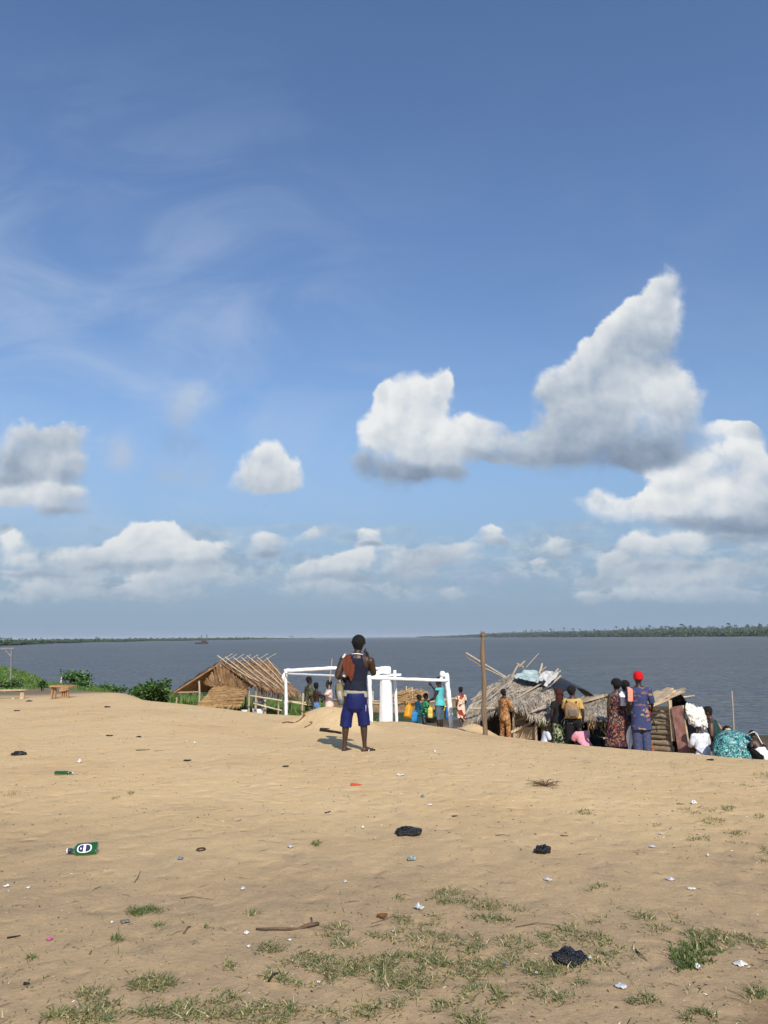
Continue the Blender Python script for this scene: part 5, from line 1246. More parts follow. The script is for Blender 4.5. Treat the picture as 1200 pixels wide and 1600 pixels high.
o = crumple([[at(1070, 1101, 16.95), at(1080, 1103, 17.0), at(1092, 1108, 17.1), at(1102, 1114, 17.2)], [at(1070, 1113, 16.85), at(1082, 1114, 16.8), at(1094, 1120, 16.9), at(1104, 1125, 17.1)], [at(1076, 1124, 16.85), at(1086, 1130, 16.8), at(1097, 1133, 16.9), at(1103, 1134, 17.0)], [at(1084, 1136, 16.95), at(1090, 1140, 16.9), at(1096, 1138, 17.0), at(1101, 1137, 17.1)]], plain("off_white_cloth", (.70, .66, .58, 1), .9, .1, 12), "hung_cloth", None, c0, .045, .02, 4, 6.0); o.location = c0
tag(o, "crumpled off-white cloth hung out at the right of the log shack", "cloth")
p = at(1013.5, 1112, 17.0); bl = thing("net_bag", p, "small dark red net bag hanging on the log wall by its cords", "bag")
mb = MB(); mb.loft([ringpts((0, 0, z), x, x*.7, 14, 4, .06, z*20) for z, x in ((-.11, .02), (-.09, .055), (-.03, .065), (.04, .05), (.10, .02), (.13, .012))]); mb.build("bag_body", plain("dark_red_net", (.19, .022, .045, 1), .8, .35, 40), bl)
for k, e in enumerate(((.10, -.26), (.15, -.42))):
    mb = MB(); mb.tube([(0, 0, -.10), (e[0]*.5, 0, -.16), (e[0]*.9, 0, e[1]*.7), (e[0], 0, e[1])], .010, 6); mb.build("cord", plain("dark_cord", (.05, .02, .018, 1)), bl)
# ------------------------------------------------------------------ white frame and altar
M_WRAP = plain("white_wrapping", (.80, .80, .79, 1), .9, .05, 9, bump=.5, bscale=22)
def wrapped(mb, a, b, r, n=14):
    """a pole wound with cloth: uneven, lightly lumpy"""
    a = Vector(a); b = Vector(b); pts = []; rr = []
    for i in range(n):
        s = i/(n-1); pts.append(a.lerp(b, s)+Vector((random.uniform(-1, 1), random.uniform(-1, 1), random.uniform(-1, 1)))*r*.10); rr.append(r*random.uniform(.91, 1.08))
    rr[0] *= .8; rr[-1] *= .85; mb.tube(pts, rr, 12, wob=.05)
PO = {}
for k, (pb, pt, y, r) in dict(left=((447.5, 1117), (446.5, 1047), 22.2, .045), front=((580, 1135), (577, 1055), 19.0, .050), right=((707, 1131), (697.5, 1051.5), 19.9, .060), back=((620, 1122), (616.5, 1047), 21.6, .047)).items():
    b_ = at(*pb, y); t_ = at(*pt, y); b_.z = gz(b_.x, b_.y)-.10; PO[k] = (b_, t_, r)
fo = (PO['left'][0]+PO['right'][0])/2; fo.z = gz(fo.x, fo.y)
fr = thing("shrine_frame", fo, "open frame of posts and beams wrapped in white cloth on the sand", "frame")
def fp(name, mb): o = mb.build(name, M_WRAP, fr); move(o, fo)
for k, (b_, t_, r) in PO.items():
    mb = MB(); wrapped(mb, b_, t_, r, 18)
    if k == 'right': mb.ball(t_+Vector((-.10, 0, -.03)), (.075, .06, .09), 6); mb.ball(t_+Vector((-.13, 0, -.15)), (.05, .05, .06), 6)
    fp("post", mb)
for a, b_, r in (((444, 1048, 22.2), (533, 1043.5, 22.3), .052), ((533, 1043.5, 22.3), (600, 1045, 21.9), .048), ((446, 1052.5, 22.1), (577, 1058, 19.05), .026), ((575, 1059, 19.0), (700, 1063.5, 19.85), .040)):
    mb = MB(); wrapped(mb, at(*a), at(*b_), r, 16); fp("beam", mb)
mb = MB(); a = PO['left'][1]+Vector((-.02, -.06, -.08)); mb.tube([a, a+Vector((-.05, 0, -.12)), a+Vector((-.02, 0, -.26))], [.035, .045, .012], 8); fp("knot", mb)
c = at(602.5, 1120, 21.1); c.z = gz(c.x, c.y)
al = thing("altar", c, "white draped altar pedestal standing inside the white frame", "altar")
ht = at(602.5, 1057, 21.1).z-c.z
mb = MB(); mb.loft([ringpts((.012*math.sin(z*3), 0, z*ht), x, x*.85, 40, 9, .028, .6+z*.6) for z, x in ((.0, .180), (.03, .188), (.3, .186), (.6, .176), (.85, .160), (.95, .150), (1.0, .14))])
sewn("drape", mb, M_WHITE, al, .016, .02, (9, 9, 1.5), 1, 3)
mb = MB(); mb.box((.10, 0, ht+.035), (.66, .44, .05), Matrix.Rotation(rad(-3), 3, 'Y'), 0, .012); mb.box((-.20, -.02, ht+.10), (.30, .36, .10), Matrix.Rotation(rad(-28), 3, 'Y'), 0, .02); mb.build("top_slab", M_WRAP, al, None, False)
mb = MB(); mb.loft([ringpts((0, 0, z), x, x*1.1, 24, 3, .02, z) for z, x in ((0, .30), (.02, .32), (.04, .31))]); mb.build("foot_mat", plain("reed_mat", (.16, .13, .095, 1), .9, .3), al)
p = at(602, 1053, 21.05); bx = MB(); bx.loft([ringpts((0, 0, z), x, x*.8, 22, 4, .03, z*9) for z, x in ((0, .145), (.03, .155), (.15, .150), (.185, .14), (.20, .11))])
o = bx.build("bundle", M_WHITE); o.location = p; tag(o, "round white wrapped bundle on top of the altar", "bundle")

# ------------------------------------------------------------------ posts, sticks
M_BROWNP = plain("brown_log", (.19, .135, .085, 1), .85, .3, 7, bump=.6, bscale=30, stretch=(5, 5, .5))
p = at(757.5, 1145, 16.9); p.z = gz(p.x, p.y)-.3; t_ = at(754, 991, 16.9)
po = thing("wooden_post", p, "tall bare wooden pole standing in the sand before the grey hut", "pole")
mb = MB(); n = 16
mb.tube([p.lerp(t_, i/(n-1))+Vector((.012*math.sin(i*.9), 0, 0)) for i in range(n)], [.056+.012*math.sin(i*1.7)*.5-.0006*i for i in range(n)], 12, wob=.03); o = mb.build("pole_shaft", M_BROWNP, po); move(o, p)
mb = MB()
for i in range(6): a = 2*math.pi*i/6; q = t_+Vector((.034*math.cos(a), .034*math.sin(a), -.05)); mb.tube([q, q+Vector((.004, 0, random.uniform(.05, .13)))], [.026, .010], 6)
o = mb.build("splintered_top", M_BROWNP, po); move(o, p)
p = at(1146, 1150, 25.5); p.z = gz(p.x, p.y)-.2; mb = MB(); pole(mb, p, at(1143.5, 1079, 25.5), .030, .018, .01)
tag(mb.build("stake", M_POLE, None, p), "thin bare stake rising at the water's edge above the turquoise dress", "stake")

# ------------------------------------------------------------------ boat, straw and cans behind the altar
M_BOAT = plain("brown_boat_wood", (.26, .18, .105, 1), .85, .3, 6, bump=.4, bscale=30, island=.2)
bc = at(618, 1108, 25.5); bc.z = gz(bc.x, bc.y); bt = thing("wooden_boat", bc, "brown plank boat with a green lower hull, drawn up behind the altar", "boat", rz=rad(4))
L = 2.0; mb = MB(); z1 = at(618, 1098, 25.5).z-bc.z; z0 = z1-.27
secs = []
for i in range(13):
    s = i/12*2-1; w = .42*(1-abs(s)**3.2)+.03; sh = .10*s*s
    secs.append((s*L, w, sh))
def hull(z_a, z_b, ka, kb): 
    m = MB(); m.loft([[Vector((x, w*ka, z_a+sh)), Vector((x, -w*ka, z_a+sh)), Vector((x, -w*kb, z_b+sh)), Vector((x, w*kb, z_b+sh))] for x, w, sh in secs]); return m
hull(z0-.30, z0-.005, .55, .9).build("lower_hull", plain("faded_green_paint", (.05, .085, .06, 1), .7, .3), bt, None, False)
hull(z0, z1, .9, 1.05).build("plank_side", M_BOAT, bt, None, False)
mb = MB()
for s in (-1, 1): mb.tube([Vector((x, s*w*1.06, z1+sh+.015)) for x, w, sh in secs], .025, 8)
mb.build("gunwale", M_BOARD, bt)
p = at(637, 1097, 25.2); sh = thing("straw_stack", p, "bundle of brown thatching straw heaped on the boat behind the altar", "straw"); mb = MB()
for i in range(520):
    a = random.gauss(0, .28); q = Vector((random.uniform(-.42, .42), random.uniform(-.25, .25), random.uniform(.0, .36))); q.z *= 1-abs(q.x)*.7; d = Vector((math.cos(a), random.uniform(-.5, .5), math.sin(a)*.7+.18))*random.uniform(.15, .32)
    w = Vector((0, .0, .008)); mb.add([q-d-w, q+d-w, q+d+w, q-d+w], [(0, 1, 2, 3)])
mb.ball((0, 0, .14), (.42, .2, .17), 8); mb.build("straw_bundle", M_MAT, sh, None, False)
for px, pt, pb in ((635.5, 1072, 1101), (644.5, 1074, 1100), (583, 1080, 1100)):
    a = at(px, pb, 25.0); b_ = at(px-.5, pt, 25.0); mb = MB(); pole(mb, a, b_, .022, .016, .005); tag(mb.build("stick", M_PALE, None, a), {635.5: "pale upright stick left of two against the straw bundle", 644.5: "pale upright stick right of two against the straw bundle", 583: "short pale stick standing between the front post and the altar"}[px], "stick")
def can(px, py, y, col, label, tilt=0, k=1.0, rz=0):
    p = at(px, py, y); o = thing("jerrycan", p, label, "jerrycan", rz=rad(rz)); R_ = Matrix.Rotation(rad(tilt), 3, 'Y'); mb = MB(); m = plain("can_plastic", col, .45, .15, 6)
    sq = lambda z, s: [R_ @ Vector((k*.115*s*math.copysign(abs(math.cos(a))**.45, math.cos(a)), k*.085*s*math.copysign(abs(math.sin(a))**.45, math.sin(a)), k*z)) for a in np.linspace(0, 2*math.pi, 24, endpoint=False)]
    mb.loft([sq(-.19, .9), sq(-.175, 1), sq(-.06, 1), sq(-.05, .96), sq(-.03, 1), sq(.10, 1), sq(.13, .93), sq(.165, .6), sq(.18, .35)]); mb.build("can_body", m, o)
    mb = MB(); mb.tube([R_ @ (Vector(q)*k) for q in ((-.085, 0, .14), (-.06, 0, .205), (.03, 0, .215), (.06, 0, .16))], .016*k, 8); mb.build("handle", m, o)
    mb = MB(); mb.tube([R_ @ (Vector(q)*k) for q in ((.075, 0, .15), (.082, 0, .20))], .024*k, 10); mb.build("cap", M_BLACK, o)
can(638.5, 1111, 21.9, (.62, .30, .015, 1), "orange yellow jerrycan tilted on its edge left of the children", 24, .98, 60)
can(647, 1119, 22.0, (.03, .20, .45, 1), "blue jerrycan at the feet of the child in dark blue", 8, .75, 20)
can(672.5, 1113, 21.8, (.66, .50, .12, 1), "pale yellow jerrycan between the green shirt and the denim shorts", 0, .8, 75)
can(695, 1112, 22.6, (.68, .50, .03, 1), "yellow jerrycan beside the white right-hand post", 0, .95, 40)
can(701, 1114, 22.3, (.02, .12, .34, 1), "dark blue jerrycan half hidden by the white right-hand post", 0, .9, 10)
p = at(673, 1123, 21.7); tb = thing("tub", p-Vector((0, 0, .1)), "low dark tub under the pale yellow jerrycan", "tub"); mb = MB(); mb.loft([ringpts((0, 0, z), x, x, 20) for z, x in ((0, .11), (.0, .15), (.13, .175), (.14, .18), (.14, .155), (.03, .13))]); mb.build("tub_body", M_BLACK, tb)

# ------------------------------------------------------------------ left bank: crate, bench, swing frame
M_CRATE = plain("rough_orange_wood", (.34, .20, .10, 1), .85, .3, 8, bump=.4, bscale=40, island=.3)
c = at(95, 1092, 24.6); c.z = gz(c.x, c.y); k = 24.6/1232
ct = thing("broken_stool", c, "battered wooden stool with splayed plank legs on the left bank", "stool", rz=rad(-12))
U = lambda px, py, y=0.0: Vector(((px-95)*k, y, (1092.5-py)*k))
def bp_(name, a, b_, w, h):
    mb = MB(); mb.beam(a, b_, w, h, 0, .006); mb.build(name, M_CRATE, ct, None, False)
bp_("leg", U(79, 1092), U(79.5, 1073), .07, .05); bp_("leg", U(84, 1091.5, .03), U(83, 1073, .03), .06, .05); bp_("leg", U(88, 1090, .3), U(92, 1074, .3), .05, .04); bp_("leg", U(95, 1089, .25), U(91.5, 1075, .28), .05, .04)
for i in range(3): bp_("seat_board", U(77, 1073.5, -.05+.14*i), U(112, 1074.5-i*.4, -.05+.14*i), .13, .045)
bp_("fallen_board", U(96.5, 1079, -.12), U(111.5, 1076.5, -.12), .05, .12); bp_("fallen_board", U(98, 1092.3, -.14), U(112.5, 1091, -.14), .06, .05)
for i in range(4): bp_("side_board", U(99+i*3.6, 1091, -.06), U(98.5+i*3.6, 1077, -.06), .065, .03)
bp_("stretcher", U(84, 1091, .1), U(99, 1090.5, .0), .05, .035)
c = at(20, 1092, 25.5); c.z = gz(c.x, c.y); k = 25.5/1232
be = thing("bench", c, "plain grey plank bench at the left edge of the sand", "bench")
def bb(name, a, b_, w, h): mb = MB(); mb.beam(a, b_, w, h, 0, .006); mb.build(name, M_BOARD, be, None, False)
bb("seat_plank", Vector((-1.3, 0, .26)), Vector((.43, .05, .28)), .28, .045)
for x in (.27, .33, -1.0): bb("leg", Vector((x, .0, -.1)), Vector((x+.01, .0, .24)), .06, .07)
c = at(17, 1072, 46); c.z = gz(c.x, c.y); tp = at(18, 1014.5, 46)-c; sw = thing("post_frame", c, "grey upright post with a crossbar and brace on the left bank", "frame")
M_GREYW = plain("grey_timber", (.20, .19, .185, 1), .85, .25, 8)
for nm, a, b_, w in (("post", Vector((0, 0, -.3)), Vector((tp.x*.9, 0, tp.z)), .075), ("crossbar", Vector((tp.x-2.6, 0, tp.z+.02)), Vector((tp.x+.16, 0, tp.z+.06)), .08), ("brace", Vector((tp.x-.32, -.02, tp.z-.06)), Vector((tp.x+.02, -.02, tp.z-.42)), .07), ("post", Vector((tp.x-2.5, 0, -.3)), Vector((tp.x-2.45, 0, tp.z)), .10)):
    mb = MB(); mb.beam(a, b_, w, w, 0, .008); mb.build(nm, M_GREYW, sw, None, False)

# ------------------------------------------------------------------ bushes and bank grass
def leafmat(name, cols):
    m, nt, b = new_mat(name); r = nt.node('ShaderNodeNewGeometry').outputs['Random Per Island']
    nt.set(b.inputs['Base Color'], nt.ramp(r, [(i/(len(cols)-1), c) for i, c in enumerate(cols)])); b.inputs['Roughness'].default_value = .5
    b.inputs['Subsurface Weight'].default_value = 0.0
    return m
M_LEAF = leafmat("bush_leaf", [(.028,.07,.014,1),(.05,.12,.022,1),(.085,.17,.035,1),(.035,.085,.018,1),(.14,.20,.05,1)])
M_GRASSF = leafmat("bank_grass", [(.06,.14,.02,1),(.10,.20,.03,1),(.05,.11,.02,1),(.17,.22,.06,1),(.09,.15,.03,1)])
M_TWIG = plain("bush_twig", (.10, .07, .045, 1), .9, .3, 10)
def bush(px, py, y, w, h, n, label, leaf=.09, stems=7, hollow=.4, shape=None):
    p = at(px, py, y); p.z = gz(p.x, p.y); r = thing("bush", p, label, "bush"); mb = MB(); st = MB(); ends = []
    for i in range(stems):
        a = random.uniform(0, 6.28); e = Vector((math.cos(a)*w*.42*random.random()**.5, math.sin(a)*w*.35*random.random()**.5, h*random.uniform(.55, .95))); pole(st, (e.x*.2, e.y*.2, -.1), e, .022, .008, .06, 5); ends.append(e)
        for j in range(3):
            e2 = e*random.uniform(.5, .9)+Vector((random.uniform(-.2, .2)*w, random.uniform(-.2, .2)*w, random.uniform(-.05, .2)*h)); pole(st, e*.55, e2, .012, .005, .05, 4); ends.append(e2)
    st.build("stem", M_TWIG, r); cl = [(random.choice(ends)+Vector((random.gauss(0, .08)*w, random.gauss(0, .08)*w, random.gauss(0, .06)*h)), random.uniform(.10, .24)*w) for _ in range(int(26))]
    for i in range(n):
        c, rr = random.choice(cl); v = Vector((random.gauss(0, 1), random.gauss(0, 1), random.gauss(0, 1))).normalized()*rr*random.uniform(hollow, 1.0); q = c+Vector((v.x, v.y, v.z*.75))
        if q.z < .02: q.z = random.uniform(.02, .25)
        d = Vector((random.gauss(0, 1), random.gauss(0, 1), random.gauss(.1, .6))).normalized(); s = d.cross(Vector((random.gauss(0, .4), random.gauss(0, .4), 1))).normalized(); L = leaf*random.uniform(.6, 1.35); W_ = L*.42
        mb.add([q, q+d*L*.5+s*W_, q+d*L, q+d*L*.5-s*W_], [(0, 1, 2, 3)])
    mb.build("foliage", M_LEAF, r, None, False)
bush(121, 1070, 47, 1.9, .80, 800, "thin leafy bush standing against the water on the left bank", .17, 8)
bush(238, 1097, 27, 1.45, .66, 2800, "dense dark green bush left of the brown hut", .10, 9)
bush(220, 1098, 28, .7, .5, 420, "small bush at the left foot of the dense dark bush", .09, 5)
bush(258, 1099, 27.3, .7, .42, 600, "low bush between the dense dark bush and the brown hut", .09, 5)
for px, py, y, w, h in ((140, 1080, 42, 1.6, .45), (168, 1080, 43, 1.3, .4), (185, 1081, 41, 1.2, .35)): bush(px, py, y, w, h, 260, {140: "low scrub bush right behind the battered stool", 168: "low scrub bush at the waterline, middle of three", 185: "low scrub bush at the waterline, nearest the dense bush"}[px], .13, 4)
for px, py, y, w, h in ((66, 1081, 38, .5, .5), (22, 1078, 38, 1.0, .6), (2, 1078, 37, .9, .55)): bush(px, py, y, w, h, 240, {66: "single low weed clump left of the battered stool", 22: "low weed clump behind the bench, right of two", 2: "low weed clump at the left edge behind the bench"}[px], .12, 4)
def blades(name, xy, mat, hmin, hmax, wd, lean=.35, label=None, kind=None, parent=None, org=None, flat=0.0):
    """many thin leaves rooted on the ground"""
    xy = np.asarray(xy, float); n = len(xy); u = RNG.random; z = gz_np(xy[:, 0], xy[:, 1])-.01
    h = hmin+(hmax-hmin)*u(n)**1.3; a = u(n)*6.283; l = h*(.1+(lean-.1)*u(n)); w = wd*(.6+.7*u(n)); b_ = u(n)*3.1416
    p = np.stack([xy[:, 0], xy[:, 1], z], -1); d = np.stack([np.cos(a)*l, np.sin(a)*l, 0*l], -1); s = np.stack([np.cos(b_)*w, np.sin(b_)*w, 0*w], -1); zz = np.zeros((n, 3)); up = zz.copy(); up[:, 2] = h*(1-flat*u(n))
    m_ = p+d*.35+up*.62; V = np.stack([p-s, p+s, m_+s*.75, m_-s*.75, p+d+up], 1).reshape(-1, 3)
    if org is not None: V = V-np.array(org)
    i = np.arange(n)*5; F = [(int(k), int(k+1), int(k+2), int(k+3)) for k in i]+[(int(k+3), int(k+2), int(k+4)) for k in i]
    me = bpy.data.meshes.new(name); me.from_pydata(V.tolist(), [], F); o = link(name, me, mat, parent, org if parent is None else None, False)
    if label: tag(o, label, name.replace('_', ' '), None, kind)
    return o
def scatter(n, ylo, yhi, tlo, thi, ok):
    y = ylo+(yhi-ylo)*RNG.random(n); t = tlo+(thi-tlo)*RNG.random(n); x = t*y; k = ok(x, y, t, gz_np(x, y)); return np.stack([x, y], -1)[k]
blades("spit_grass", scatter(26000, 60, 95, -.56, -.405, lambda x, y, t, z: (z > WATER_Z-.10) & (t < -.418-(y-60)/35*.075-.02*vnoise(np.stack([y*.3, x*.3, x*0], -1)))), M_GRASSF, .12, .42, .05, .6, "tall green grass covering the spit at the left edge", "stuff")
blades("shore_grass", scatter(60000, 24.4, 41, -.31, -.012, lambda x, y, t, z: (z < -.72) & (z > WATER_Z-.05) & (vnoise(np.stack([x*.7, y*.7, 0*x+3], -1)) > .22) & (RNG.random(len(x)) < .42)), M_GRASSF, .22, .62, .022, .6, "rank green grass on the shore behind the brown hut", "stuff")
blades("bank_weeds", scatter(60000, 27, 54, -.56, -.30, lambda x, y, t, z: (z > WATER_Z-.03) & (vnoise(np.stack([x*.45, y*.22, 0*x+8], -1)) > .66+.10*(t > -.42))), M_GRASSF, .06, .26, .024, .9, "patchy low weeds on the earth bank at the left", "stuff")
# ------------------------------------------------------------------ far shores
def bearing(px): return ray(px, 996)[0]
M_FARW = leafmat("far_foliage", [(.03,.052,.018,1),(.05,.08,.028,1),(.075,.105,.04,1),(.04,.065,.024,1),(.10,.125,.055,1)])
M_SHORE = plain("far_shore_grass", (.075, .115, .04, 1), .9, .3, .02)
def shore(name, pts, depth, label):
    """pts: (px, distance of the waterline); returns the interpolating function"""
    t = [bearing(a) for a, d in pts]; d = [q for a, q in pts]
    g = [[], [], [], []]
    for tt in np.linspace(t[0], t[-1], 120):
        D = float(np.interp(tt, t, d)); D *= 1+.006*math.sin(tt*90)
        for k, (dd, z) in enumerate(((0, WATER_Z-.3), (6, WATER_Z+.5), (depth*.4, WATER_Z+1.6), (depth, WATER_Z+2.2))): g[k].append(Vector((tt*(D+dd), D+dd, z)))
    mb = MB(); mb.sheet(g); o = mb.build(name, M_SHORE); tag(o, label, "shore", None, 'structure')
    return lambda tt: float(np.interp(tt, t, d))
def crown(mb, c, r, h, n, s):
    for i in range(n):
        v = Vector((random.gauss(0, 1), random.gauss(0, 1), random.gauss(0, 1))).normalized()*random.uniform(.35, 1.0)**.6; q = c+Vector((v.x*r, v.y*r, v.z*h)); d = Vector((random.gauss(0, 1), random.gauss(0, 1), random.gauss(0, .6))).normalized()*s*random.uniform(.5, 1.2); e = Vector((random.gauss(0, 1), random.gauss(0, 1), random.gauss(0, .8))).normalized()*s*.6
        mb.add([q-d, q+e, q+d, q-e*.6], [(0, 1, 2, 3)])
RS = [(655, 4600), (700, 3700), (750, 2950), (830, 2300), (900, 1950), (1000, 1600), (1100, 1380), (1200, 1230), (1290, 1130)]
M_CANOPY = plain("far_canopy", (.055, .085, .032, 1), .95, .55, .09, hue=(.105, .135, .055, 1))
def canopy(mb, ta, tb, f, near, hfun, depth, nt_=420):
    rows = [[], [], [], [], []]
    for i in range(nt_):
        tt = ta+(tb-ta)*i/(nt_-1); D = f(tt); h = hfun(tt, D)
        for k, (dd, q) in enumerate(((near, .12), (near+2, .50), (near+8, .74), (near+depth*.5, .88), (near+depth, .86))):
            j = random.gauss(0, .085); Y = D+dd+random.uniform(-1.5, 1.5); rows[k].append(Vector((tt*Y, Y, WATER_Z+.6+h*(q+j))))
    mb.sheet(rows, 1)
fR = shore("far_shore", RS, 260, "low green far shore across the water on the right")
mb = MB(); tR = [bearing(a) for a, _ in RS]; t = tR[0]
canopy(mb, tR[0], tR[-1], fR, 12, lambda q, D: (4.5+12.5*min(1, (q-tR[0])/.10)), 80)
while t < tR[-1]:
    D = fR(t); k = min(1, (t-tR[0])/.10)
    for row in range(3):
        Y = D+10+row*26+random.uniform(-8, 8); hgt = (5.0+14*k+random.gauss(0, 1.3)+2.2*math.sin(t*40))*(.42, .70, .90)[row]*random.choice((.9, 1, 1, 1.04, 1.12)); r = random.uniform(3.5, 7); hgt = max(2, hgt)
        tt_ = t+random.uniform(-.003, .003); crown(mb, Vector((tt_*Y, Y, WATER_Z+1+hgt*.52)), r, hgt*.55, 46 if Y < 1800 else 26, 2.4)
    t += 5.0/D
tag(mb.build("far_wood", [M_FARW, M_CANOPY], None, None, False), "dense green wood lining the far right shore", "wood", None, 'stuff')
LS = [(-90, 380), (0, 450), (60, 600), (130, 900), (240, 1350), (330, 1800), (410, 2400), (488, 3200)]
fL = shore("far_shore", LS, 160, "low far shore on the left across the water")
mb = MB(); tL = [bearing(a) for a, _ in LS]; t = tL[0]
canopy(mb, tL[0], tL[-1], fL, 5, lambda q, D: (2.7+D*.0012)*max(.3, min(1, (tL[-1]-q)/.08)), 40)
while t < tL[-1]:
    D = fL(t); k = max(.25, min(1, (tL[-1]-t)/.08))
    for row in range(2):
        Y = D+6+row*16+random.uniform(-4, 4); hgt = (2.9+D*.0012+random.gauss(0, .5))*(.8, 1.1)[row]*k*random.choice((.8, 1, 1, 1.15)); hgt = max(1, hgt)
        tt_ = t+random.uniform(-.002, .002); crown(mb, Vector((tt_*Y, Y, WATER_Z+.7+hgt*.5)), random.uniform(2, 4.5), hgt*.55, 34, .9+D*.0004)
    t += 3.6*(1+D/3000)/D
tag(mb.build("far_scrub", [M_FARW, M_CANOPY], None, None, False), "low green scrub lining the far left shore", "scrub", None, 'stuff')
# distant strip between the two shores
mb = MB(); g = [[], []]
for px in np.linspace(470, 700, 40):
    t_ = bearing(px); g[0].append((t_*9000, 9000, WATER_Z-.2)); g[1].append((t_*9200, 9200, WATER_Z+6+2*math.sin(px*.3)))
mb.sheet(g); tag(mb.build("distant_land", M_SHORE), "faint strip of land closing the horizon between both shores", "land", None, 'structure')
# palms standing above the right wood
M_PALM = leafmat("palm_frond", [(.02,.038,.014,1),(.04,.062,.022,1),(.03,.05,.02,1)])
def palm_meshes():
    tr = MB(); tr.tube([(0, 0, -2), (.3, 0, 6), (.8, 0, 14), (1.0, 0, 20)], [.38, .30, .24, .2], 6)
    cr = MB()
    for i in range(17):
        a = 2*math.pi*i/17+random.uniform(-.15, .15); up = random.uniform(-.1, .9); pts = []
        for s in range(5):
            u_ = s/4; pts.append(Vector((1.0+math.cos(a)*3.6*u_, math.sin(a)*3.6*u_, 20+2.6*up*u_-3.0*u_*u_)))
        sd_ = Vector((-math.sin(a), math.cos(a), 0)); ws = (.25, .7, .8, .6, .1)
        cr.sheet([[p-sd_*w+Vector((0, 0, -.35*w)) for p, w in zip(pts, ws)], pts, [p+sd_*w+Vector((0, 0, -.35*w)) for p, w in zip(pts, ws)]])
    return tr, cr
pr = None
PALMS = [(822, 983.5), (831, 983), (843, 983.5), (860, 981.5), (881, 979.5), (895, 981), (906, 982), (928, 982), (963, 977.5), (973, 980.5), (1015, 976), (1034, 977), (1044, 977.5), (1065, 973.5), (1079, 976), (1092, 978), (1138, 972), (1150, 975.5), (1168, 974.5), (1188, 974)]
WHERE = ["leftmost palm above the far right wood", "second palm from the left above the far wood", "third palm from the left above the far wood", "small palm just left of the tallest of the left cluster", "tall palm above the far wood over the grey hut's right end", "palm just right of the tall one over the grey hut", "low palm next to the last of the left cluster", "lone low palm above the far wood left of the floral dress", "tall palm above the far wood over the floral dress", "palm close to the right of the one over the floral dress", "tall palm above the far wood right of the red cap", "left palm of a close pair right of the red cap", "right palm of a close pair right of the red cap", "tall palm above the far wood over the black sheet of the shack", "palm right of the tall one over the shack", "palm above the far wood over the hung cloth", "tallest palm above the far wood, near the thin stake", "palm just right of the tallest one", "second palm from the right edge above the far wood", "rightmost palm above the far wood"]
for (px, py), lab in zip(PALMS, WHERE):
    t_ = bearing(px); Y = fR(t_)+30; top = at(px, py, Y); hgt = top.z-(WATER_Z+1.5); s = hgt/21.5
    if pr is None:
        tr, cr = palm_meshes(); pr = thing("palm_tree", (0, 0, 0), lab, "palm", "palms above the far wood"); c1 = tr.build("trunk", M_TWIG, pr); c2 = cr.build("crown", M_PALM, pr, None, False); o = pr
    else:
        o = pr.copy(); COL.objects.link(o); o['label'] = lab
        for ch in (c1, c2): q = ch.copy(); COL.objects.link(q); q.parent = o
    o.location = (top.x-1.0*s, Y, WATER_Z+1.5); o.scale = (s, s, s); o.rotation_euler = (0, 0, 0)
# a single spreading tree near the end of the left shore, and small ones at its near end
def far_tree(px, py, h, lab, spread=1.0):
    t_ = bearing(px); Y = fL(t_)+14; base = Vector((t_*Y, Y, WATER_Z+1)); top = at(px, py, Y); H_ = top.z-base.z
    r = thing("tree", base, lab, "tree"); mb = MB(); mb.tube([(0, 0, -1), (.1, 0, H_*.4), (.3, 0, H_*.7)], [H_*.05, H_*.04, H_*.02], 6)
    for a in range(4): mb.tube([(.1, 0, H_*.4), (math.cos(a*1.6)*H_*.3*spread, math.sin(a*1.6)*H_*.3, H_*.75)], [H_*.025, H_*.01], 5)
    mb.build("trunk", M_TWIG, r); mb = MB(); 
    for a in range(7): crown(mb, Vector((random.uniform(-.45, .45)*H_*spread, random.uniform(-.3, .3)*H_, H_*random.uniform(.62, .86))), H_*.28*spread, H_*.15, 34, H_*.07)
    mb.build("crown", M_FARW, r, None, False)
far_tree(455, 993.2, 9, "lone spreading tree near the tip of the far left shore", 1.5)
far_tree(258, 996.0, 6, "small tree above the far left shore left of the dredger")
far_tree(20, 1001, 6, "small tree at the near end of the far left shore", .8)
far_tree(8, 1000.5, 6, "small tree at the left edge on the far shore", .8)
far_tree(396, 996.0, 6, "small round tree on the far left shore right of the dredger")
# dredger
Y = 520; p = at(315, 1006, Y); p.z = WATER_Z; k = Y/1232
dg = thing("dredger", p, "dark dredger barge with two lattice masts out on the water", "boat")
M_RUSTB = plain("rusty_dark_hull", (.055, .035, .032, 1), .8, .3, .6); M_MAST = plain("grey_mast", (.09, .095, .10, 1), .7, .2)
mb = MB(); mb.loft([[Vector((x, -w, z0)), Vector((x, w, z0)), Vector((x, w, z1)), Vector((x, -w, z1))] for x, w, z0, z1 in ((-11*k, .3, .35, .62), (-7*k, 1.2, -.3, .9), (0, 1.6, -.4, .95), (8*k, 1.5, -.4, 1.0), (9.3*k, 1.2, .1, .95))]); mb.build("hull", M_RUSTB, dg, None, False)
mb = MB(); mb.box((3.6*k, 0, 1.5), (5*k, 2, .9)); mb.box((3.6*k, 0, 2.0), (5.6*k, 2.4, .12)); mb.build("deckhouse", M_RUSTB, dg, None, False)
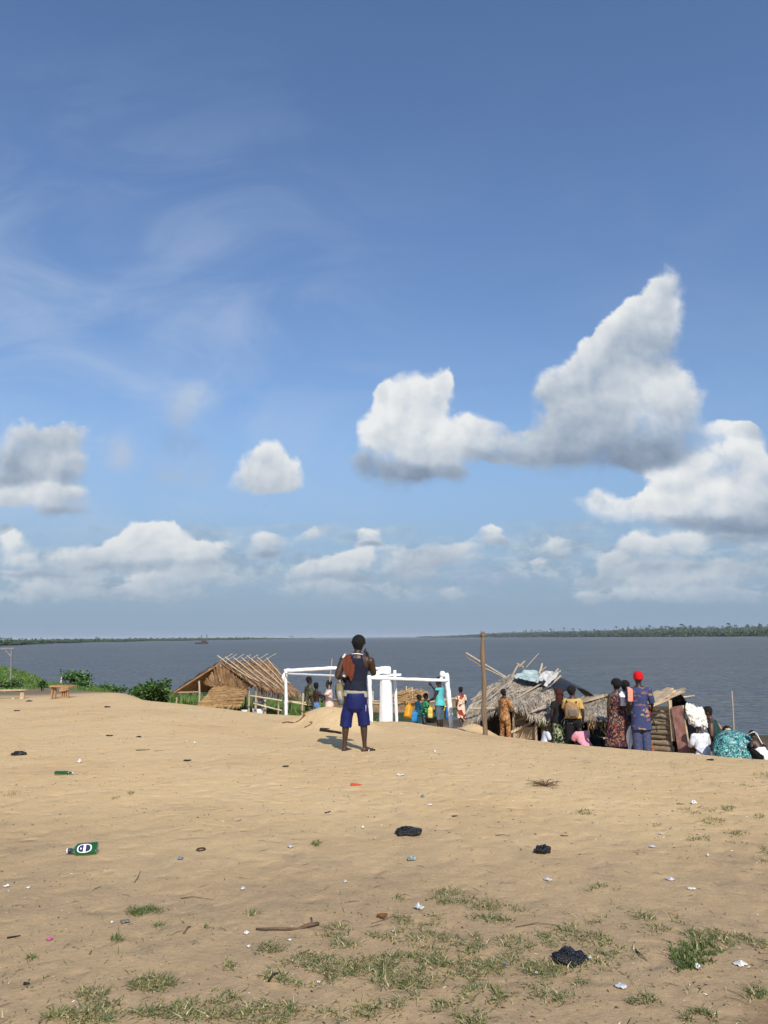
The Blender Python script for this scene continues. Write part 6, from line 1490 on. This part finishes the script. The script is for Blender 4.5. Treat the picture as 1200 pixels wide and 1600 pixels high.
for x, h in ((-.5*k, 12.6*k), (8*k, 14.0*k)):
    mb = MB()
    for dx in (-.28, .28):
        for dy in (-.28, .28): mb.beam((x+dx, dy, .8), (x+dx*.6, dy*.6, h), .09, .09)
    for i in range(7): z = 1.2+(h-1.4)*i/6; mb.beam((x-.28, -.28, z), (x+.28, -.28, min(h, z+.7)), .07, .07); mb.beam((x+.28, .28, z), (x-.28, .28, min(h, z+.7)), .07, .07)
    mb.box((x, 0, h+.1), (.7, .7, .25)); mb.build("mast", M_MAST, dg, None, False)
mb = MB(); mb.beam((-11*k, 0, .7), (-1*k, 0, 2.4), .25, .25); mb.beam((-.5*k, 0, 8.5*k), (8*k, 0, 9.5*k), .06, .06); mb.build("boom", M_MAST, dg, None, False)
# ------------------------------------------------------------------ things lying on the sand
def mpx(p): return p.y/1232                                          # metres to one photograph pixel at that distance
def glass(name, col):
    m, nt, b = new_mat(name); b.inputs['Base Color'].default_value = col; b.inputs['Roughness'].default_value = .08
    b.inputs['Transmission Weight'].default_value = .35; b.inputs['Specular IOR Level'].default_value = .5; return m
M_GLASS = glass("green_glass", (.012, .11, .02, 1)); M_SILV = plain("silver_foil", (.6, .6, .62, 1), .3, .1)
def bottle(px, py, L, label, turn, w=.075, th=.048, big=True):
    p = ground(px, py); r = thing("bottle", p+Vector((0, 0, th*.48 if not big else w*.40)), label, "bottle", rz=rad(turn))
    if big: r.rotation_euler = (rad(58), rad(-3), rad(turn))
    sec = lambda x, a, b_, e: [Vector((x, a*math.copysign(abs(math.cos(q))**e, math.cos(q)), b_*math.copysign(abs(math.sin(q))**e, math.sin(q)))) for q in np.linspace(0, 2*math.pi, 28, endpoint=False)]
    e = .55 if big else 1.0; W2 = w/2; T2 = th/2
    mb = MB(); mb.loft([sec(x*L, W2*a, T2*b_, e if i < 6 else 1.0) for i, (x, a, b_) in enumerate(((.50, .86, .80), (.485, .97, .95), (.46, 1, 1), (-.10, 1, 1), (-.16, .96, .98), (-.22, .70, .80), (-.27, .40, .56), (-.30, .34, .50), (-.36, .33, .48)))]); mb.build("glass_body", M_GLASS, r)
    mb = MB(); mb.loft([sec(x*L, W2*a, W2*a, 1.0) for x, a in ((-.35, .36), (-.36, .40), (-.44, .40), (-.45, .38))]); mb.build("neck_band", plain("dark_foil", (.03, .03, .05, 1), .4), r)
    mb = MB(); mb.loft([sec(x*L, W2*a, W2*a, 1.0) for x, a in ((-.445, .41), (-.455, .43), (-.49, .43), (-.50, .36))]); mb.build("cap", M_SILV, r)
    if big:
        z = T2*1.01; ov = lambda k, x0, x1, dz: [Vector((max(x0, min(x1, .10+.22*k*math.cos(q)*1.0))*L if False else (.10+max(x0, min(x1, .235*k*math.copysign(abs(math.cos(q))**.75, math.cos(q)))))*L, W2*.66*k*math.copysign(abs(math.sin(q))**.75, math.sin(q)), z+dz)) for q in np.linspace(0, 2*math.pi, 40, endpoint=False)]
        def plate(nm, k, x0, x1, d0, d1, mat):
            m_ = MB(); m_.loft([ov(k, x0, x1, d0), ov(k, x0, x1, d1)]); return m_.build(nm, mat, lb if nm != "label" else r, None, False)
        lb = None; lb = plate("label", 1.0, -1, 1, -.004, .0012, M_WHITE)
        navy = plain("navy_ink", (.012, .014, .07, 1), .6, .1)
        plate("label_field", .84, -1, -.035, .0012, .0022, navy); plate("label_field", .84, .045, 1, .0012, .0022, navy)
        m_ = MB(); m_.loft([[Vector((.10*L+x*L, y, z+d)) for x, y in ((-.13, -.007), (-.10, -.007), (-.085, 0), (-.10, .007), (-.13, .007))] for d in (.0022, .003)]); m_.build("label_mark", M_WHITE, lb, None, False)
bottle(128, 1336, .235, "large green bottle with a blue and white oval label lying on the sand", 5, .098, .05)
bottle(100, 1211, .24, "small thin green bottle with a dark end lying far left on the sand", 175, .05, .05, False)

def lump(name, px, py, w, h, mat, label, cat, amp=.5, f=9, squash=1.0, turn=0):
    """a crumpled bag or rag lying on the sand, w and h measured in the photograph"""
    p = ground(px, py+h*.30); k = mpx(p); rx = w*k/2; rz_ = max(.012, h*k*.62*squash); ry = max(rx*.45, min(rx*.9, h*k*1.1))
    mb = MB(); mb.ball((0, 0, rz_*.35), (rx*.92, ry, rz_*.75), 20); me = mb.mesh("w"); V = coords(me); q = V/max(rx, .02)
    n1 = fbm(q*2.3+px, 3)-.5; n2 = np.abs(fbm(q*4.1+py, 3)-.5); V *= (1+amp*1.3*n1-amp*1.1*n2+.1)[:, None]; V[:, 2] = np.maximum(V[:, 2], -.006+.004*n1)
    set_coords(me, V); o = link(name, me, mat, None, p); o.rotation_euler = (0, 0, rad(turn)); tag(o, label, cat); return o
M_BBAG = plain("black_bag_plastic", (.009, .009, .010, 1), .32, .3, 14, bump=.9, bscale=60, spec=.5)
lump("plastic_bag", 637, 1300, 42, 14, M_BBAG, "flat black plastic bag lying on the middle of the sand", "bag", .75)
lump("plastic_bag", 848, 1328, 27, 15, M_BBAG, "small peaked black plastic bag on the sand right of the flat one", "bag", .9)
lump("plastic_bag", 890, 1498, 50, 21, M_BBAG, "ragged black bag among the grass at lower right", "bag", .95)
lump("plastic_bag", 30, 1177, 25, 8, M_BBAG, "thin black plastic bag at the far left of the sand", "bag", .7)
for px, py, w, h, lb in ((168, 1104, 11, 5, "dark half round scrap on the sand below the battered stool"), (45, 1095, 12, 4, "black scrap near the foot of the grey bench"), (26, 1110, 9, 3, "flat black scrap below the grey bench"), (447, 1197, 11, 5, "small black scrap on the sand left of the man's feet"), (171, 1149, 12, 4, "brownish black scrap at the left, before the dense bush"), (217, 1151, 9, 4, "tiny black scrap on the sand below the low bush"), (1110, 1187, 12, 5, "dark scrap in front of the seated woman in turquoise"), (292, 1188, 13, 5, "dark brown scrap of leaf litter on the left sand")):
    lump("scrap", px, py, w, h*.8, M_BBAG, lb, "scrap", 1.0, squash=.7, turn=random.uniform(-35, 35))
M_CLEAR = plain("cloudy_plastic", (.46, .47, .48, 1), .25, .2, 20, spec=.6); M_PAPER = plain("paper_scrap", (.60, .585, .55, 1), .8, .1, 20)
def scrap(px, py, w, h, mat, label, turn=0, cat="litter", name="litter"):
    """a crumpled flat piece of film or paper"""
    p = ground(px, py+h*.2); k = mpx(p); rx = w*k*.40; ry = max(rx*.35, min(rx, h*k*1.2)); g = []
    for i in range(9):
        row = []
        for j in range(9):
            x = (i/4-1); y = (j/4-1); r = max(abs(x), abs(y)) or 1; s = r/math.hypot(x, y) if (x or y) else 1; q = 1-(.42*(vnoise(np.array([[math.atan2(y, x)*1.7+px, py*.37, 2.0]]))[0])+.12*random.random())*(r > .3)
            row.append(Vector((x*s*rx*q, y*s*ry*q, .004+h*k*1.1*(.7*random.random()**2+.5*max(0, math.sin(x*3+px)*math.cos(y*2.5+py)))*(1-.7*r))))
        g.append(row)
    mb = MB(); mb.sheet(g); me = evaluated(mb.mesh("w"), [('SUBSURF', dict(levels=1)), ('SOLIDIFY', dict(thickness=.0015))]); o = link(name, me, mat, None, p); o.rotation_euler = (0, 0, rad(turn)); tag(o, label, cat); return o
for a in ((305, 1161, 9, 6, M_PAPER, "white paper scrap on the sand left of the mound"), (124, 1190, 13, 8, M_PAPER, "white and green wrapper above the small thin bottle"), (1084, 1254, 17, 11, M_PAPER, "crumpled white paper by the first grass at the right", -20), (567, 1293, 9, 6, M_PAPER, "tiny white scrap left of the flat black bag"), (454, 1324, 14, 6, M_CLEAR, "clear plastic scrap left of the tiny white one", 20), (540, 1378, 10, 6, M_CLEAR, "small curled clear plastic shard in the middle foreground"), (655, 1418, 24, 13, M_CLEAR, "cloudy clear plastic cup lid beside the grass", 25), (856, 1375, 22, 6, M_CLEAR, "long pale plastic strip under the small peaked bag", 8), (1080, 1389, 22, 5, M_PAPER, "bright white strip of paper on the right sand", -6), (1048, 1374, 24, 6, M_CLEAR, "clear crumpled film just above the bright white strip", 4), (970, 1543, 33, 9, M_CLEAR, "grey plastic film in the lower right foreground", -14), (1158, 1508, 30, 10, M_PAPER, "curled white paper at the right edge below the grass", -12), (1090, 1513, 15, 13, M_CLEAR, "round cloudy plastic scrap under the bushy weed"), (10, 1385, 15, 5, M_PAPER, "faint white scrap at the left edge"), (44, 1388, 11, 4, M_PAPER, "thin white strip near the left edge"), (379, 1390, 14, 8, M_CLEAR, "crumpled silver scrap on the left foreground sand", 30), (1106, 1337, 6, 7, M_PAPER, "tiny standing white scrap right of the grass clumps"), (1032, 1303, 12, 6, M_CLEAR, "faint clear scrap beside a small grass clump at right"), (1018, 1324, 20, 5, M_CLEAR, "flat clear film on the right sand below the clump"), (672, 1258, 12, 4, M_PAPER, "small pale strip below the blue grey scrap"), (625, 1211, 22, 5, M_PAPER, "pale broken twig-like paper strip right of the man's feet", 18), (679, 1174, 8, 6, M_PAPER, "white scrap on the sand below the straw-topped boat"), (175, 1443, 7, 5, M_PAPER, "small white scrap beside the grey feather"), (385, 1458, 16, 7, M_PAPER, "pale broken shell at the left of the grass"), (388, 1480, 10, 5, M_PAPER, "white flake under the pale broken shell"), (498, 1536, 8, 6, M_PAPER, "white flake in the grass at the bottom"), (614, 1456, 9, 5, M_PAPER, "white chip beside the grass clump, right of centre"), (452, 1470, 11, 5, M_PAPER, "white chip under the long brown root"), (838, 1523, 7, 7, M_PAPER, "white chip left of the ragged black bag"), (921, 1497, 11, 5, M_PAPER, "white chip touching the ragged black bag")): scrap(*a)
M_TEALL = plain("teal_foil", (.10, .20, .18, 1), .5, .4, 30, hue=(.35, .45, .42, 1)); M_BLG = plain("blue_grey_film", (.14, .17, .24, 1), .4, .3, 30)
scrap(643, 1342, 24, 13, M_TEALL, "crumpled teal foil on the sand below the flat black bag", 10); scrap(660, 1244, 11, 8, M_BLG, "small blue grey scrap on the sand", 30); scrap(282, 1342, 16, 6, M_BLG, "small grey blue scrap left of the brown ring", 10); scrap(77, 1470, 15, 5, plain("magenta_film", (.50, .08, .28, 1), .5), "magenta scrap in the lower left", 12)
scrap(196, 1441, 22, 8, plain("grey_feather", (.16, .155, .15, 1), .8, .3, 30), "dark grey feather-like scrap below the large grass clump", 28); scrap(790, 1507, 10, 6, M_BLG, "small blue scrap in the grass right of centre")
# orange horn, brown leaf, ring
p = ground(557, 1228); k = mpx(p); mb = MB(); mb.tube([(-9*k, 0, .012), (-7*k, 0, .016), (2*k, .004, .012), (9*k, .01, .006)], [.012, .018, .011, .003], 10, wob=.06); o = mb.build("carrot", plain("orange_plastic", (.50, .075, .025, 1), .6, .2, 30)); o.location = p; tag(o, "small orange red cone-shaped piece lying in front of the man", "litter")
p = ground(597, 1436); k = mpx(p); g = [[Vector(((x*8-.0)*k*1.1, y*.026*(1-abs(x)**1.7), .006+.012*(abs(y))+.010*x*x)) for y in (-1, -.5, 0, .5, 1)] for x in np.linspace(-.98, .98, 9)]
mb = MB(); mb.sheet(g); me = evaluated(mb.mesh("w"), [('SUBSURF', dict(levels=1)), ('SOLIDIFY', dict(thickness=.0015))]); o = link("leaf", me, plain("dry_leaf", (.17, .065, .018, 1), .6, .35, 30)); o.location = p; o.rotation_euler = (rad(12), 0, rad(15)); tag(o, "curled shiny brown leaf between sand and grass", "leaf")
p = ground(314, 1329); k = mpx(p); mb = MB(); mb.tube([(6*k*math.cos(a), 6*k*1.2*math.sin(a), .008) for a in np.linspace(0, 2*math.pi, 25)], .006, 6); o = mb.build("ring", plain("dark_brown_ring", (.06, .035, .02, 1), .7)); o.location = p; tag(o, "small dark brown ring lying on the left sand", "ring")
# sticks and roots
M_STK = plain("dry_stick", (.13, .085, .05, 1), .9, .35, 20); M_BSTK = plain("charred_stick", (.022, .018, .015, 1), .9, .3, 20)
def twig(pts, r, mat, label, cat="stick", name="stick", r2=.4):
    P_ = [ground(a, b_) for a, b_ in pts]; o0 = P_[0].copy(); n = len(P_)
    mb = MB(); mb.tube([q-o0+Vector((0, 0, r*.8+(.012*math.sin(i*2.2) if 0 < i < n-1 else 0))) for i, q in enumerate(P_)], [r*(1-(1-r2)*i/(n-1)) for i in range(n)], 7, wob=.12); o = mb.build(name, mat); o.location = o0; tag(o, label, cat); return o
root = twig([(497, 1447), (482, 1451), (465, 1453), (440, 1455), (418, 1457), (400, 1456)], .012, M_STK, "long gnarled brown root lying left of the grass", "root", "root")
for pts, r, mat, lb in (([(486, 1437), (488, 1444), (480, 1450)], .009, M_STK, "short upright spur beside the long gnarled root"), ([(11, 1469), (32, 1464)], .010, M_BSTK, "short charred stick at the lower left"), ([(420, 1536), (426, 1528), (436, 1522)], .011, M_BSTK, "bent charred stick at the left end of the grass"), ([(774, 1306), (785, 1307), (798, 1307)], .006, M_STK, "thin brown stick right of the flat black bag"), ([(212, 1173), (234, 1172)], .012, M_BSTK, "short dark stick on the left sand"), ([(241, 1174), (255, 1173)], .007, M_STK, "thin brown stick beside the short dark one"), ([(282, 1405), (300, 1405), (333, 1407)], .005, M_STK, "long thin straw-like stick in the left foreground"), ([(287, 1460), (293, 1453), (298, 1449)], .009, M_STK, "short brown stick under the large grass clump"), ([(37, 1541), (46, 1540)], .014, M_BSTK, "charred stub near the lower left corner"), ([(210, 1380), (216, 1372), (220, 1362)], .005, M_STK, "thin forked twig left of centre in the foreground"), ([(148, 1390), (158, 1386)], .007, M_STK, "short bent twig in the left foreground"), ([(467, 1492), (487, 1485)], .007, M_STK, "thin straight stick above the main grass"), ([(580, 1445), (612, 1437), (640, 1436)], .004, M_STK, "thin curved stick by the brown leaf"), ([(805, 1450), (840, 1447), (875, 1448)], .005, M_STK, "long thin runner stick in the grass"), ([(993, 1487), (1003, 1497), (1011, 1503)], .008, M_STK, "short bent stick between grass patches at right"), ([(1057, 1257), (1070, 1257)], .009, M_BSTK, "short dark stick beside the crumpled white paper"), ([(508, 1271), (517, 1269)], .010, M_BSTK, "short dark twig on the sand below the man"), ([(706, 1277), (715, 1276)], .011, M_BSTK, "dark chip right of the flat black bag, higher up"), ([(876, 1307), (888, 1307)], .010, M_STK, "brown chip above the small peaked bag"), ([(140, 1493), (143, 1489)], .008, M_STK, "tiny twig by a small tuft in the lower left")):
    twig(pts, r*.62, mat, lb)
# a dry twiggy plant
p = ground(852, 1229); k = mpx(p); r = thing("dry_plant", p, "dry brown twiggy plant lying on the open sand", "plant"); mb = MB()
for i in range(26):
    a = random.uniform(0, 6.28); L = random.uniform(.08, .22); e = Vector((math.cos(a)*L*1.2, math.sin(a)*L*.7, random.uniform(.01, .075))); mb.tube([(0, 0, .005), e*.5+Vector((0, 0, .02)), e], [.004, .003, .002], 4)
    for j in range(2): q = e*random.uniform(.4, .9); mb.tube([q, q+Vector((random.uniform(-.05, .05), random.uniform(-.05, .05), random.uniform(-.01, .05)))], [.0025, .0015], 4)
mb.build("twigs", M_STK, r)
mb = MB()
for i in range(170):
    q = Vector((random.gauss(.02, .12), random.gauss(0, .05), random.uniform(.004, .04))); d = Vector((random.gauss(0, 1), random.gauss(0, 1), random.gauss(0, .5))).normalized()*random.uniform(.008, .02); s = Vector((d.y, -d.x, 0))*.4; mb.add([q, q+d*.5+s, q+d, q+d*.5-s], [(0, 1, 2, 3)])
mb.build("withered_leaves", plain("withered_leaf", (.20, .13, .06, 1), .9, .4, 30), r)
# rags and a splintered board on the mound
M_RAGB = plain("brown_rag", (.16, .065, .03, 1), .9, .5, 18); M_RAGO = plain("orange_rag", (.38, .15, .03, 1), .9, .4, 18)
def rag(pts, w, mat, label):
    P_ = [ground(a, b_) for a, b_ in pts]; o0 = P_[0].copy(); rows = []
    for i, q in enumerate(P_):
        d = (P_[min(i+1, len(P_)-1)]-P_[max(i-1, 0)]).normalized(); s = d.cross(Vector((0, 0, 1))).normalized()
        rows.append([q-o0+s*((j-2)/2*w*random.uniform(.5, 1.1))+Vector((0, 0, .006+.016*random.random()*(j in (1, 2, 3)))) for j in range(5)])
    mb = MB(); mb.sheet(rows); me = evaluated(mb.mesh("w"), [('SUBSURF', dict(levels=2)), ('SOLIDIFY', dict(thickness=.01))]); o = link("rag", me, mat); o.location = o0; tag(o, label, "rag")
rag([(442, 1130), (448, 1128), (455, 1129), (460, 1130)], .06, M_RAGB, "dark reddish rag at the foot of the sand mound")
rag([(462, 1129), (468, 1126), (473, 1121), (476, 1118)], .028, M_RAGB, "twisted brown rag between the reddish and the orange rag")
rag([(476, 1118), (479, 1114), (482, 1110)], .06, M_RAGO, "orange brown rag high on the sand mound")
rag([(476, 1137), (481, 1135), (486, 1132), (489, 1129), (484, 1129)], .018, M_RAGB, "thin twisted dark rag low on the sand mound")
a = ground(500, 1143); b_ = ground(533, 1147); mb = MB(); mb.beam(a-a+Vector((0, 0, .03)), b_-a+Vector((0, 0, .02)), .06, .022, 0, .015); mb.beam(Vector((0, .02, .045)), Vector((.18, .0, .05)), .05, .02, 0, .01); o = mb.build("board", M_BSTK, None, None, False); o.location = a; tag(o, "dark splintered board on the sand behind the man's left leg", "board")
# a white pail and dark bundle in the brown hut
p = at(404, 1106, 23.4); p.z = gz(p.x, p.y); pl = thing("pail", p, "white pail on the ground under the brown hut", "pail"); mb = MB(); mb.loft([ringpts((0, 0, z), x, x, 22) for z, x in ((-.05, .13), (.0, .17), (.30, .19), (.33, .20), (.33, .18), (.06, .14))]); mb.build("pail_body", M_WHITE, pl)
mb = MB(); mb.tube([(.19*math.cos(a), -.02, .33+.08*math.sin(a)) for a in np.linspace(0, math.pi, 12)], .007, 6); mb.build("handle", M_GREYW, pl)
p = at(402, 1096, 23.6); mb = MB(); mb.ball((0, 0, 0), (.2, .2, .15), 12); me = mb.mesh("w"); V = coords(me); set_coords(me, V*(1+.6*(fbm(V*6, 3)-.5))[:, None]); o = link("bundle", me, plain("grey_bundle", (.14, .14, .15, 1), .7, .5, 10)); o.location = at(403, 1096, 23.45); tag(o, "grey bundle perched above the white pail in the brown hut", "bundle")
for px, w, lb in ((382, .10, "small white block at the left foot of the brown hut's corner post"), (297, .14, "pale grey block under the left eave of the brown hut")):
    p = at(px, 1110 if px > 300 else 1100, 22.9 if px > 300 else 24.8); p.z = gz(p.x, p.y)+.05; mb = MB(); mb.box((0, 0, .04), (w*1.6, w, w*1.4), Matrix.Rotation(.3, 3, 'Z'), 0, .02); o = mb.build("block", M_PAPER if px > 300 else M_GREYW, None, None, False); o.location = p; tag(o, lb, "block")
for px, py, w, h, lb in ((20, 1092, 6, 5, "left one of two white scraps on the bank under the bench"), (34, 1091, 6, 4, "right one of two white scraps on the bank under the bench"), (70, 1066, 7, 4, "white scrap on the bank left of the thin bush")): scrap(px, py, w, h, M_PAPER, lb)
a = at(95, 1064, 47); b_ = at(97.5, 1054, 47); a.z = gz(a.x, a.y)-.1; mb = MB(); mb.beam(a, b_, .10, .05, 0, .01); o = mb.build("stake", M_PAPER, None, None, False); move(o, a); o.location = a; tag(o, "leaning pale stake left of the thin bush", "stake")

# ------------------------------------------------------------------ grass on the sand
M_TURF = leafmat("creeping_grass", [(.05,.085,.02,1),(.08,.12,.03,1),(.42,.34,.16,1),(.11,.14,.045,1),(.065,.10,.028,1),(.50,.42,.24,1),(.10,.125,.04,1),(.20,.18,.07,1),(.075,.11,.03,1)])
M_TURFG = leafmat("fresh_grass", [(.06,.10,.02,1),(.09,.135,.03,1),(.07,.11,.028,1),(.14,.165,.055,1),(.06,.09,.025,1),(.27,.24,.11,1)])
def patch_xy(px, py, rx, ry, n):
    r = np.sqrt(RNG.random(n))*(.75+.4*RNG.random(n)); a = RNG.random(n)*6.283; g = gpts(px+rx*r*np.cos(a), py+ry*r*np.sin(a))
    k = fbm(np.stack([g[:, 0]*11, g[:, 1]*11, 0*r+px], -1), 2) > .47
    return (g[k] if k.mean() > .25 else g)[:, :2]
TUFTS = [(225, 1424, 28, 10, 900, 1, "large green grass clump at the left of the foreground"), (182, 1470, 9, 5, 220, 1, "small round grass tuft below the large left clump"), (494, 1319, 7, 4, 150, 1, "single small green tuft on the sand left of the flat black bag"), (181, 1247, 8, 3, 90, 0, "left one of two faint tufts on the left sand"), (204, 1240, 6, 3, 90, 0, "right one of two faint tufts on the left sand"), (915, 1270, 15, 5, 260, 1, "lone spiky tuft on the open sand at the right"), (1190, 1211, 15, 6, 260, 1, "olive grass tuft at the right edge below the crowd"), (943, 1388, 24, 7, 330, 0, "sparse grass patch under the long pale plastic strip"), (1022, 1290, 13, 4, 170, 0, "small grass clump right of the lone spiky tuft"), (1092, 1267, 34, 7, 420, 0, "grass clump under the crumpled white paper"), (1140, 1264, 15, 5, 220, 1, "grass clump just right of the one under the white paper"), (1115, 1283, 22, 6, 260, 0, "low grass clump below the white paper, nearest the middle"), (1095, 1312, 24, 5, 260, 0, "thin grass streak on the right sand"), (1150, 1303, 20, 5, 240, 0, "grass streak at the right, beyond the thin one"), (1165, 1228, 16, 3, 120, 0, "faint grass trace below the olive tuft"), (1190, 1335, 16, 14, 340, 0, "grass clump cut by the right edge, below the streaks"), (20, 1240, 22, 4, 130, 0, "flat grey green weed at the left edge"), (1185, 1278, 12, 5, 120, 0, "small grass trace at the right edge"), (393, 1427, 9, 5, 120, 0, "tiny brown tuft left of the long root"), (322, 1448, 5, 4, 60, 1, "tiny green sprig in the left foreground"), (47, 1497, 6, 4, 60, 1, "tiny green sprig near the lower left corner"), (624, 1404, 6, 6, 70, 1, "small upright green sprig above the brown leaf"), (247, 1447, 7, 4, 60, 1, "tiny sprig right of the grey feather")]
for px, py, rx, ry, n, fresh, lb in TUFTS:
    g = patch_xy(px, py, rx, ry, n); c = Vector((*g.mean(0), 0)); c.z = gz(c.x, c.y)
    o = blades("grass_tuft", g, M_TURFG if fresh else M_TURF, .012, .050, .0034, 1.6, None, None, None, c, .5); tag(o, lb, "grass tuft", "grass tufts scattered on the sand", 'thing')
PATCH = [(700, 1402, 40, 14, 900), (745, 1412, 40, 10, 350), (780, 1428, 50, 16, 1300), (650, 1437, 40, 14, 650), (620, 1460, 50, 12, 600), (700, 1470, 70, 18, 1300), (770, 1480, 60, 18, 1100), (840, 1470, 50, 14, 700), (900, 1445, 45, 18, 1300), (930, 1470, 30, 14, 500), (1010, 1442, 55, 18, 1400), (1075, 1470, 30, 10, 350), (520, 1456, 30, 10, 650), (540, 1475, 25, 10, 350), (420, 1482, 30, 9, 420), (350, 1510, 20, 8, 350), (240, 1538, 36, 13, 900), (150, 1556, 40, 12, 520), (60, 1585, 50, 12, 600), (130, 1590, 60, 14, 700), (300, 1580, 70, 18, 1300), (420, 1585, 70, 20, 1300), (250, 1580, 50, 14, 700), (470, 1525, 60, 18, 1500), (560, 1515, 60, 20, 1700), (640, 1500, 60, 20, 1700), (640, 1535, 60, 14, 900), (720, 1515, 60, 18, 1400), (800, 1510, 50, 16, 1000), (480, 1500, 50, 12, 700), (560, 1580, 70, 14, 1000), (660, 1570, 60, 14, 900), (750, 1555, 50, 16, 900), (735, 1590, 30, 14, 700), (850, 1515, 40, 14, 700), (880, 1535, 40, 12, 420), (925, 1510, 40, 12, 420), (1005, 1570, 25, 16, 520), (1090, 1588, 32, 12, 520), (1180, 1550, 25, 14, 520), (1150, 1475, 60, 16, 1400), (1100, 1460, 30, 10, 500), (960, 1490, 40, 12, 420), (340, 1560, 40, 12, 500), (180, 1575, 40, 10, 400), (820, 1550, 50, 12, 260), (870, 1560, 40, 10, 200)]
allxy = np.concatenate([patch_xy(px, py, rx, ry, int(n*1.7)) for px, py, rx, ry, n in PATCH])
yy = 2.9+3.2*RNG.random(9000); xx = (RNG.random(9000)-.5)*1.12*yy; kk = (fbm(np.stack([xx*1.3, yy*1.3, 0*xx+4], -1), 3) > .44) & (RNG.random(9000) < np.clip((6.1-yy)/2.2, 0, 1)*.8)
allxy = np.concatenate([allxy, np.stack([xx, yy], -1)[kk]])
blades("turf", allxy, M_TURF, .010, .046, .0036, 2.1, "sparse creeping grass with dry blades over the foreground", "stuff", flat=.92)
g = np.concatenate([patch_xy(1085, 1492, 40, 18, 1100), patch_xy(1070, 1513, 22, 8, 300)]); c = Vector((*g.mean(0), 0)); c.z = gz(c.x, c.y); o = blades("weed", g, M_TURFG, .012, .055, .005, 1.5, None, None, None, c, .3); tag(o, "bushy bright green weed in the lower right grass", "weed", None, 'thing')
# crumbs of leaf, bark and shell strewn everywhere
def crumbs(name, n, mat, smin, smax, label, ymax=21):
    t = RNG.uniform(-.56, .56, n); y = 2.8*np.exp(RNG.random(n)**.9*math.log(ymax/2.8)); x = t*y; k = vnoise(np.stack([x*.9, y*.9, 0*x+smax*90], -1)) > .30; x, y = x[k], y[k]; z = gz_np(x, y); mb = MB()
    for a, b_, c in zip(x, y, z):
        s = smin+(smax-smin)*random.random()**2*(1+.05*b_)+.0006*b_; e = random.uniform(0, 3.14); L = Vector((math.cos(e), math.sin(e), random.uniform(-.05, .3)))*s; w = Vector((-math.sin(e), math.cos(e), random.uniform(-.1, .2)))*s*random.uniform(.12, .4); p = Vector((a, b_, c+.003)); h_ = Vector((0, 0, s*random.uniform(.15, .4)))
        mb.add([p-L, p+w, p+L, p-w, p+h_], [(0, 1, 4), (1, 2, 4), (2, 3, 4), (3, 0, 4)])
    tag(mb.build(name, mat, None, None, False), label, name.replace('_', ' '), None, 'stuff')
crumbs("leaf_crumbs", 3000, leafmat("dark_crumb", [(.05,.03,.018,1),(.09,.055,.03,1),(.03,.02,.014,1),(.14,.09,.05,1)]), .003, .011, "dark crumbs of leaf and bark strewn over the sand")
crumbs("shell_bits", 700, leafmat("pale_crumb", [(.62,.57,.48,1),(.50,.44,.35,1),(.70,.68,.64,1)]), .004, .011, "pale bits of shell and paper strewn over the sand")

n = 420; t = RNG.uniform(-.56, .56, n); y = 2.9*np.exp(RNG.random(n)*math.log(6.0)); x = t*y; z = gz_np(x, y); mb = MB()
for a, b_, c in zip(x, y, z):
    e = random.uniform(0, 3.14); L = random.uniform(.012, .05); q = Vector((a, b_, c+.003)); d = Vector((math.cos(e), math.sin(e), random.uniform(-.05, .12)))*L
    mb.tube([q-d, q+Vector((random.uniform(-.2, .2)*L, random.uniform(-.2, .2)*L, .004)), q+d], [.0008, .0015, .0006], 4)
tag(mb.build("twig_bits", leafmat("twig_bit", [(.06,.038,.022,1),(.10,.065,.038,1),(.16,.11,.065,1),(.035,.024,.016,1)]), None, None, False), "thin bits of twig strewn over the near sand", "twig bits", None, 'stuff')
# ------------------------------------------------------------------ air: a thin even haze over the water
hz_ = MB(); hz_.box((0, 6000, 13.5), (26000, 14000, 44))
ho = bpy.data.objects.new("haze", hz_.mesh("haze")); COL.objects.link(ho); tag(ho, kind='stuff')
hm = bpy.data.materials.new("haze_air"); hm.use_nodes = True; ht_ = NT(hm.node_tree); hm.node_tree.nodes.clear()
pv = ht_.node('ShaderNodeVolumePrincipled', {'Color': (.86, .92, 1.0, 1), 'Density': 8e-5, 'Anisotropy': .0})
mo = ht_.node('ShaderNodeOutputMaterial'); hm.node_tree.links.new(pv.outputs[0], mo.inputs['Volume']); ho.data.materials.append(hm)
SC.cycles.volume_bounces = 0

for o in list(COL.objects):
    if o.parent is None and 'category' in o and 'kind' not in o: o['kind'] = 'thing'
